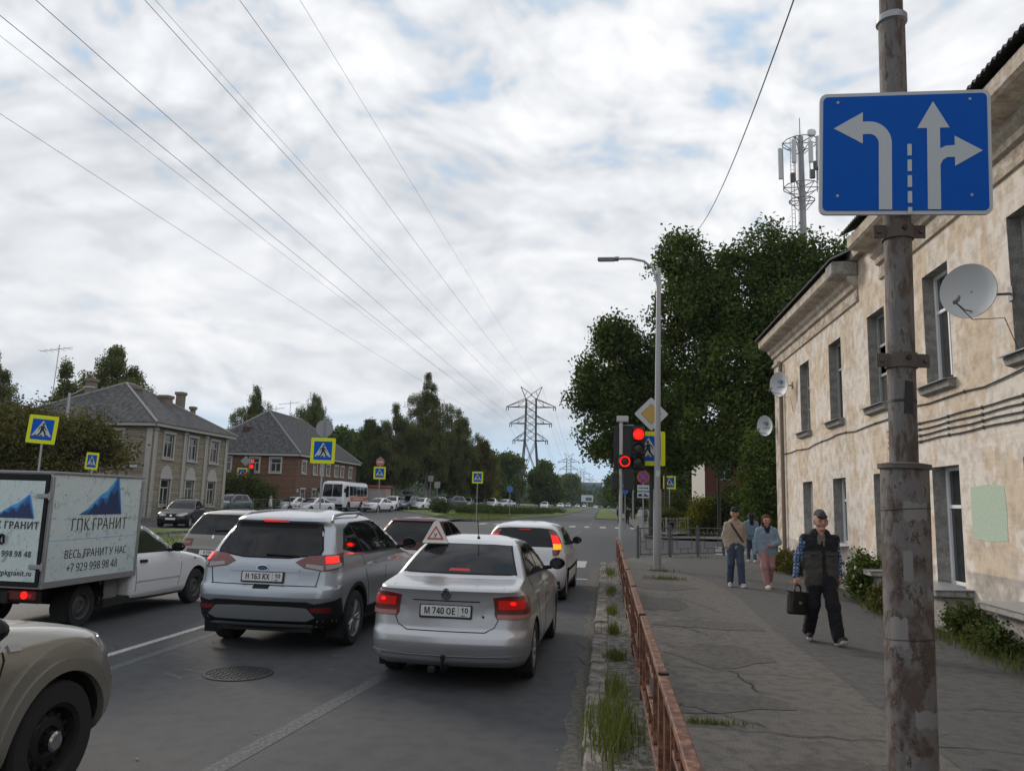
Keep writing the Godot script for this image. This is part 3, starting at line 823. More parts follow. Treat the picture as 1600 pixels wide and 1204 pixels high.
		words("У", 0.05, f, t * Transform3D(Basis(), Vector3(0.0, 0.07, 0.0055)), M.sign_black, "letter", "Droid Sans", true)

func build_front_cars() -> void:
	# white hatchback at the stop line, tall tail lamps beside the rear window
	var s := shape("hatch", 3.95, 1.70, 1.50, 2.49, 0.78, 0.295, "white_pearl")
	s.rear = [[0.20, 0.18], [0.30, 0.06], [0.45, 0.0], [0.62, 0.01], [0.70, 0.05], [0.85, 0.07], [1.0, 0.10], [1.05, 0.14], [1.2, 0.22], [1.36, 0.33], [1.41, 0.36], [1.45, 0.50], [1.48, 0.85], [1.50, 1.2]]
	s.hw = [[0.20, 0.77], [0.34, 0.83], [0.6, 0.85], [0.85, 0.84], [1.0, 0.80], [1.2, 0.74], [1.36, 0.66], [1.42, 0.60], [1.46, 0.50], [1.48, 0.40], [1.50, 0.28]]
	s.rim_m = "alloy"
	var c := make_car("white_hatchback", "white hatchback first in line at the stop line, right indicator on", s, Vector3(-1.55, 0, -15.05 - 1.97), -0.03, "cars queueing at the lights")
	c.patch("rear_window", c.node, M.car_glass, "R", v2([-0.60, 1.03, 0.60, 1.03, 0.55, 1.365, 0.3, 1.385, -0.3, 1.385, -0.55, 1.365]), 0.005)
	for sg in [-1.0, 1.0]:
		c.patch("tail_lamp", c.node, M.lamp_red, "W", v2([-0.03, 0.86, 0.09, 0.90, 0.17, 1.06, 0.13, 1.32, 0.08, 1.36, -0.02, 1.34, -0.04, 1.06]), 0.01, sg, 0.05)
		c.patch("brake_lens", c.node, M.brake_glow, "W", v2([-0.025, 1.10, 0.13, 1.10, 0.11, 1.24, -0.015, 1.25]), 0.014, sg, 0.05)
		c.patch("indicator_lens", c.node, M.amber_glow if sg > 0 else M.lamp_amber, "W", v2([-0.03, 0.985, 0.13, 0.99, 0.14, 1.09, -0.025, 1.09]), 0.014, sg, 0.05)
		c.patch("side_window", c.node, M.car_glass, "S", v2([0.52, 1.07, 1.75, 1.02, 1.72, 1.38, 0.95, 1.37]), 0.005, sg)
		c.patch("side_window", c.node, M.car_glass, "S", v2([1.82, 1.02, 2.75, 1.0, 2.15, 1.35, 1.80, 1.38]), 0.005, sg)
		c.line("door_gap_shade", M.car_trim, "S", v2([1.79, 1.0, 1.80, 0.35]), 0.010, 0.002, [sg])  # door gap's shade as a dark strip on the body
		c.both("side_strip", M.car_trim, "S", v2([0.9, 0.55, 3.0, 0.55, 3.0, 0.60, 0.9, 0.60]), 0.008)
	c.patch("high_brake_lamp", c.node, M.tail_glow, "R", v2([-0.12, 1.345, 0.12, 1.345, 0.12, 1.36, -0.12, 1.36]), 0.008)
	c.line("tailgate_gap_shade", M.car_trim, "R", v2([-0.66, 0.68, -0.66, 0.98]), 0.01, 0.003)  # tailgate gap: its shade is painted on as dark strips
	c.line("tailgate_gap_shade", M.car_trim, "R", v2([0.66, 0.98, 0.66, 0.68, -0.66, 0.68]), 0.01, 0.003)
	plate(c, "R", 0.55, "", "")
	c.patch("badge", c.node, M.chrome, "R", disc(14, 0.05, 0.025, Vector2(0, 0.93)), 0.012)
	c.patch("gate_handle", c.node, M.chrome, "R", v2([-0.2, 0.89, 0.2, 0.89, 0.2, 0.91, -0.2, 0.91]), 0.02)
	c.patch("lower_bumper", c.node, M.car_trim, "R", v2([-0.75, 0.22, 0.75, 0.22, 0.75, 0.40, -0.75, 0.40]), 0.006)
	mirror_pair(c, 2.45, 1.02, M.car_trim, 0.15)
	# dark red hatchback between
	s = shape("hatch", 4.1, 1.72, 1.48, 2.55, 0.8, 0.30, "dark_red")
	c = make_car("dark_red_hatchback", "dark red hatchback with tinted rear window ahead of the silver off-road car", s, Vector3(-4.30, 0, -16.7 - 2.05), -0.03, "cars queueing at the lights")
	dress(c)
	c.patch("spoiler", c.node, M.dark_red, "R", v2([-0.52, 1.385, 0.52, 1.385, 0.5, 1.42, -0.5, 1.42]), 0.03, 1.0, 0.09, 0.03)
	plate(c, "R", 0.72, "", "")
	# grey-beige hatchback in the left lane
	s = shape("hatch", 4.05, 1.74, 1.53, 2.59, 0.8, 0.31, "grey_beige")
	s.rear = [[0.20, 0.18], [0.34, 0.05], [0.50, 0.0], [0.60, 0.02], [0.70, 0.06], [0.98, 0.10], [1.04, 0.14], [1.2, 0.26], [1.38, 0.40], [1.43, 0.42], [1.48, 0.58], [1.51, 0.9], [1.53, 1.3]]
	c = make_car("grey_beige_hatchback", "grey-beige hatchback with roof rails beside the white truck", s, Vector3(-8.42, 0, -16.1 - 2.02), -0.06, "cars queueing at the lights")
	dress(c)
	for sg in [-1.0, 1.0]:
		part("roof_rail", c.node, M.car_trim, func(g):
			var pts := []
			for q in [[0.75, 1.43, 0.0], [0.95, 1.455, 0.04], [1.6, 1.465, 0.05], [2.2, 1.455, 0.04], [2.4, 1.42, 0.0]]: pts.append(c.side(q[0], q[1], sg) + Vector3(0, q[2] + 0.01, 0))
			g.tube(pts, 0.019, 6))
		c.patch("tail_lens", c.node, mat("lamp_pink", lin(0.34, 0.16, 0.15)), "W", v2([-0.10, 0.80, 0.12, 0.79, 0.14, 0.84, -0.12, 0.84]), 0.012, sg)
	c.patch("high_brake_lamp", c.node, M.tail_glow, "R", v2([-0.1, 1.375, 0.1, 1.375, 0.1, 1.395, -0.1, 1.395]), 0.008)
	c.patch("plate_recess", c.node, mat("bumper_dark", lin(0.05, 0.047, 0.043), 0.6), "R", v2([-0.62, 0.52, 0.62, 0.52, 0.62, 0.68, -0.62, 0.68]), 0.006)
	plate(c, "R", 0.60, "К 559", "10", 0.0)
	c.patch("badge", c.node, M.chrome, "R", v2([0.0, 0.99, 0.035, 0.94, 0.0, 0.89, -0.035, 0.94]), 0.012)
	part("wiper", c.node, M.car_trim, func(g): g.tube([c.rear(0.0, 1.06) + Vector3(0, 0.02, 0.02), c.rear(0.40, 1.08) + Vector3(0, 0.02, 0.02)], 0.011, 6))
	build_nose_car()
	build_truck()
	build_oncoming()

# the beige off-road car whose front wing enters at the lower left
func build_nose_car() -> void:
	var s := shape("suv", 4.32, 1.84, 1.64, 2.67, 0.80, 0.355, "beige")
	s.front = [[0.24, 4.06], [0.36, 4.24], [0.50, 4.32], [0.66, 4.31], [0.80, 4.25], [0.92, 4.12], [1.0, 3.85], [1.06, 3.45], [1.10, 3.10], [1.35, 2.72], [1.52, 2.35], [1.60, 2.0], [1.64, 1.6]]
	s.hw = [[0.24, 0.83], [0.40, 0.91], [0.60, 0.925], [0.80, 0.92], [0.95, 0.895], [1.03, 0.84], [1.08, 0.80], [1.3, 0.75], [1.48, 0.67], [1.56, 0.60], [1.60, 0.5], [1.64, 0.3]]
	s.y0 = 0.25; s.arch = 0.43; s.ww = 0.225; s.rim = "steel"; s.rim_m = "dark_steel"; s.inset = 0.005; s.rim_r = 0.60
	s.ns = 44; s.step = 0.04
	mat("dark_steel", lin(0.007, 0.007, 0.008), 0.6, 0.1)
	var c := make_car("beige_offroader", "beige off-road car entering at the lower left, only its front wing showing", s, Vector3(-4.27, 0, -5.42 + 2.16), -0.02, "cars queueing at the lights")
	var n := c.node
	# flared wing: a broad raised band round the arch
	for sg in [-1.0, 1.0]:
		for ax in s.axles:
			for band in [[0.165, 0.10, 0.018], [0.075, 0.16, 0.030]]:
				var pts := PackedVector2Array()
				for k in 25:
					var th := lerpf(0.02, PI - 0.02 if ax > 2 else PI - 0.05, k / 24.0)
					pts.append(Vector2(ax, s.wr - 0.02) + Vector2.from_angle(th) * Vector2(s.arch + band[0] * 0.5, s.arch + band[0] * 0.5))
				for q in Geometry2D.offset_polyline(pts, band[0] * 0.5): c.patch("wheel_flare", n, M.beige, "S", q, band[2], sg, 0.07, 0.03)
		c.patch("side_window", n, M.car_glass, "S", v2([2.0, 1.12, 2.95, 1.10, 2.3, 1.50, 1.98, 1.52]), 0.005, sg)
		c.patch("side_window", n, M.car_glass, "S", v2([0.7, 1.16, 1.92, 1.12, 1.9, 1.52, 1.0, 1.50]), 0.005, sg)
		c.line("door_gap_shade", M.car_trim, "S", v2([3.02, 1.06, 3.04, 0.92, 2.92, 0.66, 2.86, 0.30]), 0.012, 0.003, [sg])  # dark strip painted for the shade in the door gap
		c.line("waist_crease", M.beige, "S", v2([0.8, 0.99, 3.02, 0.97]), 0.016, 0.006, [sg])
		c.patch("repeater", n, M.lamp_white, "S", v2([3.08, 0.955, 3.17, 0.95, 3.17, 0.985, 3.08, 0.99]), 0.012, sg)
		c.patch("headlamp", n, M.head_lamp, "V", v2([-0.22, 0.72, 0.12, 0.70, 0.30, 0.78, 0.28, 0.90, -0.1, 0.92, -0.22, 0.86]), 0.006, sg)
		c.patch("bumper_corner", n, M.beige, "V", v2([-0.1, 0.30, 0.20, 0.32, 0.30, 0.62, -0.1, 0.62]), 0.012, sg)
		c.patch("mudguard", n, M.car_trim, "S", v2([2.6, 0.26, 3.12, 0.26, 3.12, 0.40, 2.6, 0.38]), 0.008, sg)
	c.patch("windscreen", n, M.car_glass, "F", v2([-0.70, 1.12, 0.70, 1.12, 0.55, 1.54, -0.55, 1.54]), 0.005)
	c.patch("grille", n, M.car_trim, "F", v2([-0.5, 0.70, 0.5, 0.70, 0.52, 0.84, -0.52, 0.84]), 0.008)
	# mirror and chrome hub cap
	mirror_pair(c, 2.78, 1.06, M.car_trim, 0.16)
	var hub := part("hub_cap", n, M.chrome, func(g): g.lathe(Vector3(0.885, 0.355, 2.16 - 3.52), Basis(Vector3.UP, Vector3.RIGHT, Vector3.FORWARD), [Vector2(0.062, 0.0), Vector2(0.060, 0.022), Vector2(0.045, 0.032), Vector2(0.001, 0.036)], 20))

func build_truck() -> void:
	# half cab with a flat-sided goods box behind
	var s := {"L": 2.60, "paint": "white", "y0": 0.22, "y1": 1.46, "axles": [-0.92, 1.86], "wr": 0.29, "ww": 0.175, "arch": 0.35, "rim": "steel", "rim_m": "steel_rim", "belt": 0.92, "kind": "hatch", "category": "truck", "inset": 0.015, "rim_r": 0.60, "ns": 30,
		"rear": [[0.22, 0.02], [0.6, 0.0], [1.0, 0.02], [1.30, 0.06], [1.40, 0.12], [1.44, 0.25], [1.46, 0.4]],
		"front": [[0.22, 2.46], [0.34, 2.57], [0.48, 2.60], [0.62, 2.57], [0.74, 2.42], [0.84, 2.05], [0.91, 1.62], [0.96, 1.42], [1.15, 1.08], [1.33, 0.74], [1.40, 0.60], [1.44, 0.50], [1.46, 0.45]],
		"hw": [[0.22, 0.77], [0.34, 0.83], [0.55, 0.845], [0.78, 0.835], [0.88, 0.80], [0.94, 0.765], [1.15, 0.70], [1.32, 0.62], [1.39, 0.56], [1.43, 0.46], [1.46, 0.3]],
		"rr": [[0.2, 0.05], [1.4, 0.08]], "rf": [[0.2, 0.36], [0.8, 0.36], [1.0, 0.24], [1.46, 0.2]], "bow_r": 0.0, "taper": 0.02}
	var c := make_car("box_truck", "white box truck with blue mountain pictures and lettering on its box", s, Vector3(-7.93, 0, -11.13 - 1.30), -0.01, "cars queueing at the lights")
	var n := c.node
	var tz := func(l: float) -> float: return 1.30 - l
	for sg in [-1.0, 1.0]:
		c.patch("window_surround", n, M.car_trim, "S", v2([0.10, 0.935, 1.28, 0.925, 1.22, 0.98, 0.72, 1.32, 0.5, 1.365, 0.12, 1.375]), 0.003, sg)
		c.patch("side_window", n, mat("cab_glass", lin(0.035, 0.045, 0.03), 0.04, 0.0, 0.6), "S", v2([0.16, 0.955, 1.20, 0.945, 1.15, 0.99, 0.69, 1.30, 0.5, 1.345, 0.17, 1.355]), 0.006, sg)
		c.line("door_gap_shade", M.car_trim, "S", v2([0.08, 1.36, 0.10, 0.9, 0.14, 0.28]), 0.009, 0.002, [sg])  # cab door gaps: painted shade, dark strips on a closed body
		c.line("door_gap_shade", M.car_trim, "S", v2([1.30, 0.92, 1.34, 0.7, 1.26, 0.28]), 0.009, 0.002, [sg])
		c.line("waist_crease", mat("side_moulding", lin(0.4, 0.41, 0.42), 0.5), "S", v2([0.12, 0.52, 1.30, 0.51]), 0.02, 0.008, [sg])
		c.patch("door_handle", n, M.car_trim, "S", v2([0.20, 0.795, 0.36, 0.79, 0.36, 0.83, 0.20, 0.835]), 0.025, sg, 0.1, 0.03)
		c.patch("repeater", n, M.lamp_white, "S", v2([1.72, 0.76, 1.78, 0.76, 1.78, 0.79, 1.72, 0.79]), 0.01, sg)
		c.patch("headlamp", n, M.head_lamp, "V", v2([-0.2, 0.58, 0.2, 0.60, 0.4, 0.72, 0.3, 0.75, -0.1, 0.70]), 0.006, sg)
	c.patch("windscreen", n, M.car_glass, "F", v2([-0.62, 0.98, 0.62, 0.98, 0.50, 1.38, -0.50, 1.38]), 0.005)
	mirror_pair(c, 1.02, 0.94, M.car_trim, 0.16)
	# chassis, rear guard, mudguard
	part("chassis", n, M.car_under, func(g):
		for sg in [-1, 1]: g.cbox(Vector3(sg * 0.38, 0.50, tz.call(-0.95)), Vector3(0.09, 0.14, 2.0), 0.01)
		g.cbox(Vector3(0, 0.45, tz.call(-0.92)), Vector3(1.3, 0.08, 0.08), 0.02)
		g.cbox(Vector3(0.0, 0.40, tz.call(-0.2)), Vector3(1.1, 0.30, 0.40), 0.03))
	for sg in [-1, 1]: part("side_guard", n, mat("guard_dirty", lin(0.16, 0.155, 0.145), 0.8), func(g):
			g.cbox(Vector3(sg * 0.70, 0.30, tz.call(-0.26)), Vector3(0.03, 0.05, 0.56), 0.01)
			g.cbox(Vector3(sg * 0.70, 0.45, tz.call(-0.30)), Vector3(0.03, 0.36, 0.30), 0.01)
			g.cbox(Vector3(sg * 0.70, 0.44, tz.call(-0.54)), Vector3(0.025, 0.34, 0.03), 0.005))
	for sg in [-1, 1]: part("mudguard", n, M.car_trim, func(g):
			var pts := []
			for k in 13:
				var th := lerpf(0.25, PI + 0.35, k / 12.0)
				pts.append(Vector2(cos(th), sin(th)) * 0.36)
			for k in 12:
				var a: Vector2 = pts[k]
				var b: Vector2 = pts[k + 1]
				var z0: float = tz.call(-0.92)
				g.quad(Vector3(sg * 0.56, 0.29 + a.y, z0 - a.x), Vector3(sg * 0.80, 0.29 + a.y, z0 - a.x), Vector3(sg * 0.80, 0.29 + b.y, z0 - b.x), Vector3(sg * 0.56, 0.29 + b.y, z0 - b.x))
			g.cbox(Vector3(sg * 0.68, 0.27, tz.call(-1.30)), Vector3(0.26, 0.28, 0.012), 0.004))
	part("rear_beam", n, M.car_trim, func(g): g.cbox(Vector3(0, 0.52, tz.call(-1.86)), Vector3(1.66, 0.17, 0.06), 0.015))
	part("number_plate", n, M.plate_white, func(g): g.slab(rrect(0.52, 0.112, 0.01), Transform3D(Basis(), Vector3(-0.3, 0.42, tz.call(-1.9))), 0.0, 0.008))
	for sg in [-1, 1]:
		var lamp := part("tail_lamp", n, M.lamp_red, func(g): g.cbox(Vector3(sg * 0.60, 0.535, tz.call(-1.90)), Vector3(0.40, 0.12, 0.04), 0.012))
		part("brake_lens", lamp, M.brake_glow, func(g): g.slab(disc(16, 0.05), Transform3D(Basis(), Vector3(sg * 0.64, 0.54, tz.call(-1.92))), -0.004, 0.004))
		part("brake_lens", lamp, M.tail_glow, func(g): g.slab(disc(16, 0.028), Transform3D(Basis(), Vector3(sg * 0.72, 0.535, tz.call(-1.92))), -0.004, 0.004))
	# the box: rails round painted panels
	var l0 := -1.93
	var l1 := 0.02
	var y0 := 0.62
	var y1 := 2.09
	var w := 0.86
	var alu := mat("box_alloy", lin(0.28, 0.285, 0.29), 0.45, 0.5)
	var pm := mat("marble_print", Color.WHITE, 0.35)
	pm.albedo_texture = marble_picture()
	var panel := func(called: String, t: Transform3D, pw: float, ph: float) -> MeshInstance3D:
		return part(called, n, pm, func(g):
			g.quad(t * Vector3(0, 0, 0), t * Vector3(pw, 0, 0), t * Vector3(pw, ph, 0), t * Vector3(0, ph, 0), Vector2(0, 1), Vector2(1, 1), Vector2(1, 0), Vector2(0, 0)))
	part("box_shell", n, mat("box_white", lin(0.5, 0.52, 0.53), 0.5), func(g): g.box(Vector3(0, (y0 + y1) / 2, tz.call((l0 + l1) / 2)), Vector3(2 * w - 0.02, y1 - y0 - 0.02, l1 - l0 - 0.02)))
	part("box_rail", n, alu, func(g):
		for sx in [-1, 1]:
			g.cbox(Vector3(sx * w, y0 + 0.045, tz.call((l0 + l1) / 2)), Vector3(0.035, 0.09, l1 - l0), 0.006)
			g.cbox(Vector3(sx * w, y1, tz.call((l0 + l1) / 2)), Vector3(0.035, 0.035, l1 - l0), 0.006)
			for l in [l0 + 0.02, l1 - 0.02]: g.cbox(Vector3(sx * w, (y0 + y1) / 2, tz.call(l)), Vector3(0.036, y1 - y0 - 0.1, 0.04), 0.006)
		g.cbox(Vector3(0, y1, tz.call(l0 + 0.01)), Vector3(2 * w - 0.04, 0.035, 0.035), 0.006)
		g.cbox(Vector3(0, y0 + 0.03, tz.call(l0 + 0.01)), Vector3(2 * w - 0.04, 0.06, 0.035), 0.006))
	var side_t := Transform3D(Basis(Vector3(0, 0, -1), Vector3.UP, Vector3(1, 0, 0)), Vector3(w - 0.004, y0 + 0.09, tz.call(l0 + 0.04)))
	var sp: MeshInstance3D = panel.call("side_panel", side_t, l1 - l0 - 0.08, y1 - y0 - 0.11)
	var left_t := Transform3D(Basis(Vector3(0, 0, 1), Vector3.UP, Vector3(-1, 0, 0)), Vector3(-w + 0.004, y0 + 0.09, tz.call(l1 - 0.04)))
	panel.call("side_panel", left_t, l1 - l0 - 0.08, y1 - y0 - 0.11)
	var navy := mat("print_navy", lin(0.012, 0.03, 0.10), 0.4)
	var b2 := mat("print_mid_blue", lin(0.02, 0.10, 0.33), 0.4)
	var b3 := mat("print_light_blue", lin(0.05, 0.30, 0.60), 0.4)
	var ink := mat("print_ink", lin(0.045, 0.05, 0.055), 0.5)
	var art := func(parent: Node, t: Transform3D, k: float, wide: float) -> void:
		# three-toned mountain
		part("mountain_print", parent, b3, func(g): g.slab(v2([0, 0, 1.0 * k * wide, 0, 0.86 * k * wide, 0.60 * k, 0.80 * k * wide, 0.56 * k, 0.60 * k * wide, 0.36 * k, 0.46 * k * wide, 0.30 * k, 0.2 * k * wide, 0.1 * k]), t, 0.001, 0.0022))
		part("mountain_print", parent, b2, func(g): g.slab(v2([0.0, 0, 0.99 * k * wide, 0, 0.83 * k * wide, 0.57 * k, 0.74 * k * wide, 0.42 * k, 0.66 * k * wide, 0.35 * k, 0.60 * k * wide, 0.24 * k, 0.45 * k * wide, 0.26 * k, 0.36 * k * wide, 0.14 * k, 0.2 * k * wide, 0.07 * k]), t, 0.0022, 0.0030))
		part("mountain_print", parent, navy, func(g): g.slab(v2([0.15 * k * wide, 0, 0.97 * k * wide, 0, 0.84 * k * wide, 0.40 * k, 0.76 * k * wide, 0.30 * k, 0.70 * k * wide, 0.34 * k, 0.60 * k * wide, 0.14 * k, 0.50 * k * wide, 0.24 * k, 0.42 * k * wide, 0.11 * k, 0.33 * k * wide, 0.17 * k, 0.25 * k * wide, 0.06 * k]), t, 0.003, 0.0038))
	art.call(sp, side_t * Transform3D(Basis(), Vector3(0.53, 0.835, 0)), 0.92, 1.0)
	words("ГПК ГРАНИТ", 0.155, sp, side_t * Transform3D(Basis(), Vector3(0.99, 0.70, 0.003)), ink, "lettering", "Droid Sans", false, 0.98)
	words("ВЕСЬ ГРАНИТ У НАС", 0.105, sp, side_t * Transform3D(Basis(), Vector3(0.99, 0.315, 0.003)), ink, "lettering", "Droid Sans", false, 0.98)
	words("+7 929 998 98 48", 0.105, sp, side_t * Transform3D(Basis(), Vector3(0.93, 0.135, 0.003)), ink, "lettering", "Droid Sans", false, 0.96)
	part("blue_line", sp, b3, func(g): g.slab(v2([0.0, 0.502, 1.8, 0.515, 1.8, 0.521, 0.0, 0.508]), side_t, 0.001, 0.0016))
	# rear doors with black seals
	var rear_t := Transform3D(Basis(), Vector3(-w, y0, tz.call(l0) + 0.012))
	part("door_seal", n, M.car_trim, func(g): g.slab(rrect(2 * w - 0.05, y1 - y0 - 0.05, 0.02, Vector2(w, (y1 - y0) / 2)), rear_t, -0.01, 0.014))
	for d in 2:
		var dt := rear_t * Transform3D(Basis(), Vector3(0.07 + d * (w - 0.03), 0.09, 0.018))
		var dp: MeshInstance3D = panel.call("rear_door", dt, w - 0.11, y1 - y0 - 0.20)
		if d == 1:
			art.call(dp, dt * Transform3D(Basis(), Vector3(0.0, 0.79, 0)), 0.52, 1.25)
			words("ГПК ГРАНИТ", 0.095, dp, dt * Transform3D(Basis(), Vector3(0.34, 0.70, 0.003)), ink, "lettering", "Droid Sans", true, 0.98)
			words("+7 929 998 98 48", 0.075, dp, dt * Transform3D(Basis(), Vector3(0.30, 0.34, 0.003)), ink, "lettering", "Droid Sans", true, 0.92)
			words("www.gpkgranit.ru", 0.06, dp, dt * Transform3D(Basis(), Vector3(0.36, 0.10, 0.003)), ink, "lettering", "Droid Sans", true, 0.95)
			part("door_latch", dp, M.car_trim, func(g):
				g.tube([dt * Vector3(0.22, 0.58, 0.015), dt * Vector3(0.27, 0.57, 0.03), dt * Vector3(0.28, 0.48, 0.03), dt * Vector3(0.22, 0.46, 0.015), dt * Vector3(0.20, 0.52, 0.015), dt * Vector3(0.22, 0.58, 0.015)], 0.014, 6))
	for y in [0.28, 1.17]: part("hinge", n, M.galvanised, func(g):
		g.tube([Vector3(w + 0.01, y0 + y - 0.05, tz.call(l0) + 0.03), Vector3(w + 0.01, y0 + y + 0.05, tz.call(l0) + 0.03)], 0.018, 8)
		g.cbox(Vector3(w - 0.08, y0 + y, tz.call(l0) + 0.042), Vector3(0.17, 0.055, 0.016), 0.004))

func marble_picture() -> ImageTexture:
	var w := 512
	var h := 384
	var im := PackedByteArray()
	im.resize(w * h * 3)
	var a := noise(0.010, 4, 171)
	var b := noise(0.03, 4, 173)
	for j in h:
		for i in w:
			var wx := i + 40.0 * b.get_noise_2d(i, j)
			var v := absf(a.get_noise_2d(wx, j + 30.0 * b.get_noise_2d(i + 99, j)))
			var vein := (1.0 - smoothstep(0.0, 0.07, v)) * smoothstep(-0.2, 0.15, b.get_noise_2d(i * 0.5 + 300, j * 0.5))
			var cloud := 0.5 + 0.5 * a.get_noise_2d(i * 1.3 + 500, j * 1.3)
			var c := Color(0.56, 0.62, 0.63).lerp(Color(0.47, 0.565, 0.57), cloud).lerp(Color(0.10, 0.16, 0.15), vein * 0.85).linear_to_srgb()
			var o := (j * w + i) * 3
			im[o] = int(c.r * 255); im[o + 1] = int(c.g * 255); im[o + 2] = int(c.b * 255)
	return ImageTexture.create_from_image(Image.create_from_data(w, h, false, Image.FORMAT_RGB8, im))

func build_oncoming() -> void:
	var kinds := {}
	var G := "cars waiting across the junction"
	var rows := [
		["hatch", 3.65, 1.72, 1.58, 2.42, 0.75, "black", "black small tall hatchback before the wooden house, nearest oncoming car", -23.6, -41.0, PI + 0.22],
		["suv", 4.5, 1.84, 1.70, 2.70, 0.92, "blue_grey", "dark blue-grey off-road car behind the black hatchback", -32.2, -63.4, PI - 0.18],
		["sedan", 4.3, 1.72, 1.47, 2.60, 0.85, "white", "white saloon left of the grey-roofed brown house's bus", -30.0, -71.6, PI - 0.30],
		["sedan", 4.6, 1.78, 1.48, 2.69, 0.92, "white_pearl", "white saloon with wide grille right in front of the bus", -27.4, -70.4, PI - 0.32],
		["sedan", 4.6, 1.78, 1.46, 2.65, 0.92, "white", "white saloon right of the bus, first of the parked row", -23.7, -79.0, PI - 0.25],
		["suv", 4.5, 1.78, 1.60, 2.70, 0.85, "white", "white estate hidden behind the first parked saloon", -23.9, -85.0, PI],
		["suv", 4.3, 1.78, 1.68, 2.60, 0.85, "blue_grey", "dark car with a roof box in the parked row", -22.6, -86.5, PI - 0.2],
		["sedan", 4.3, 1.72, 1.48, 2.60, 0.85, "white", "white car with dark bonnet vents next to the roof-box car", -21.3, -88.0, PI - 0.2],
		["suv", 4.3, 1.76, 1.62, 2.60, 0.85, "light_grey", "light grey tall car behind the round bush", -20.2, -90.5, PI - 0.2],
		["suv", 4.5, 1.80, 1.60, 2.70, 0.9, "blue_grey", "dark estate half hidden by the median hedge", -19.2, -95.0, PI - 0.5],
		["sedan", 4.2, 1.70, 1.46, 2.55, 0.85, "light_grey", "pale gold saloon, fourth from the end of the row", -19.9, -110.0, PI],
		["sedan", 4.2, 1.70, 1.44, 2.55, 0.85, "black", "dark saloon, third from the end of the row", -18.4, -112.0, PI],
		["sedan", 4.3, 1.72, 1.46, 2.60, 0.85, "white", "white saloon, second from the end of the row", -17.2, -115.5, PI],
		["sedan", 4.4, 1.75, 1.46, 2.60, 0.85, "silver", "silver saloon, last of the parked row", -15.7, -120.0, PI - 0.4],
		["suv", 4.3, 1.76, 1.64, 2.60, 0.85, "white", "small white oncoming car beyond the hedge", -13.5, -170.0, PI],
		["sedan", 4.3, 1.72, 1.46, 2.60, 0.85, "white", "distant white car left of the median trees", -13.2, -225.0, PI],
		["suv", 4.3, 1.76, 1.64, 2.60, 0.85, "light_grey", "distant grey car beyond the median", -12.8, -260.0, PI],
		["sedan", 4.3, 1.72, 1.46, 2.60, 0.85, "white", "distant white car far along the opposite lane", -11.5, -310.0, PI],
		["suv", 4.3, 1.76, 1.64, 2.60, 0.85, "white", "tiny white car where the opposite lane ends", -10.6, -370.0, PI],
		["sedan", 4.3, 1.72, 1.46, 2.60, 0.85, "white", "tiny car driving away far down our road", -4.6, -330.0, 0.0],
		["suv", 4.3, 1.76, 1.64, 2.60, 0.85, "blue_grey", "tiny dark car at the end of our road", -4.0, -420.0, 0.0]]
	for r in rows:
		var key := "%s%.1f%s" % [r[0], r[1], r[6]]
		var y: float = elev(r[8], r[9])
		var at := Vector3(r[8], y + 0.006, r[9])
		var called: String = {"hatch": "hatchback", "sedan": "saloon_car", "suv": "estate_car"}[r[0]]
		if not kinds.has(key):
			var s := shape(r[0], r[1], r[2], r[3], r[4], r[5], 0.31, r[6])
			s.ns = 18; s.step = 0.07
			var c := make_car(called, r[7], s, at, r[10], G)
			dress(c, true, r[6])
			plate(c, "R", 0.60, "", "", 0.0, false)
			kinds[key] = c
			if r[0] == "suv" and r[6] != "white":
				for sg in [-1.0, 1.0]: part("roof_rail", c.node, M.car_trim, func(g): g.tube([c.side(0.9, r[3] - 0.06, sg), c.side(1.1, r[3] - 0.05, sg) + Vector3(0, 0.05, 0), c.side(2.1, r[3] - 0.05, sg) + Vector3(0, 0.05, 0), c.side(2.3, r[3] - 0.07, sg)], 0.02, 6))
		else:
			copy(kinds[key].node, at, r[10], r[7])
	var box := thing("roof_box", "dark roof box on the dark parked car", "roof box", Vector3(-22.6, elev(-22.6, -86.5) + 1.72, -86.3))
	part("shell", box, M.car_trim, func(g): g.cbox(Vector3(0, 0.30, 0), Vector3(0.9, 0.40, 1.9), 0.16))
	part("crossbar", box, M.galvanised, func(g):
		for z in [-0.5, 0.5]: g.cbox(Vector3(0, 0.05, z), Vector3(1.1, 0.12, 0.06), 0.01))
	build_bus()

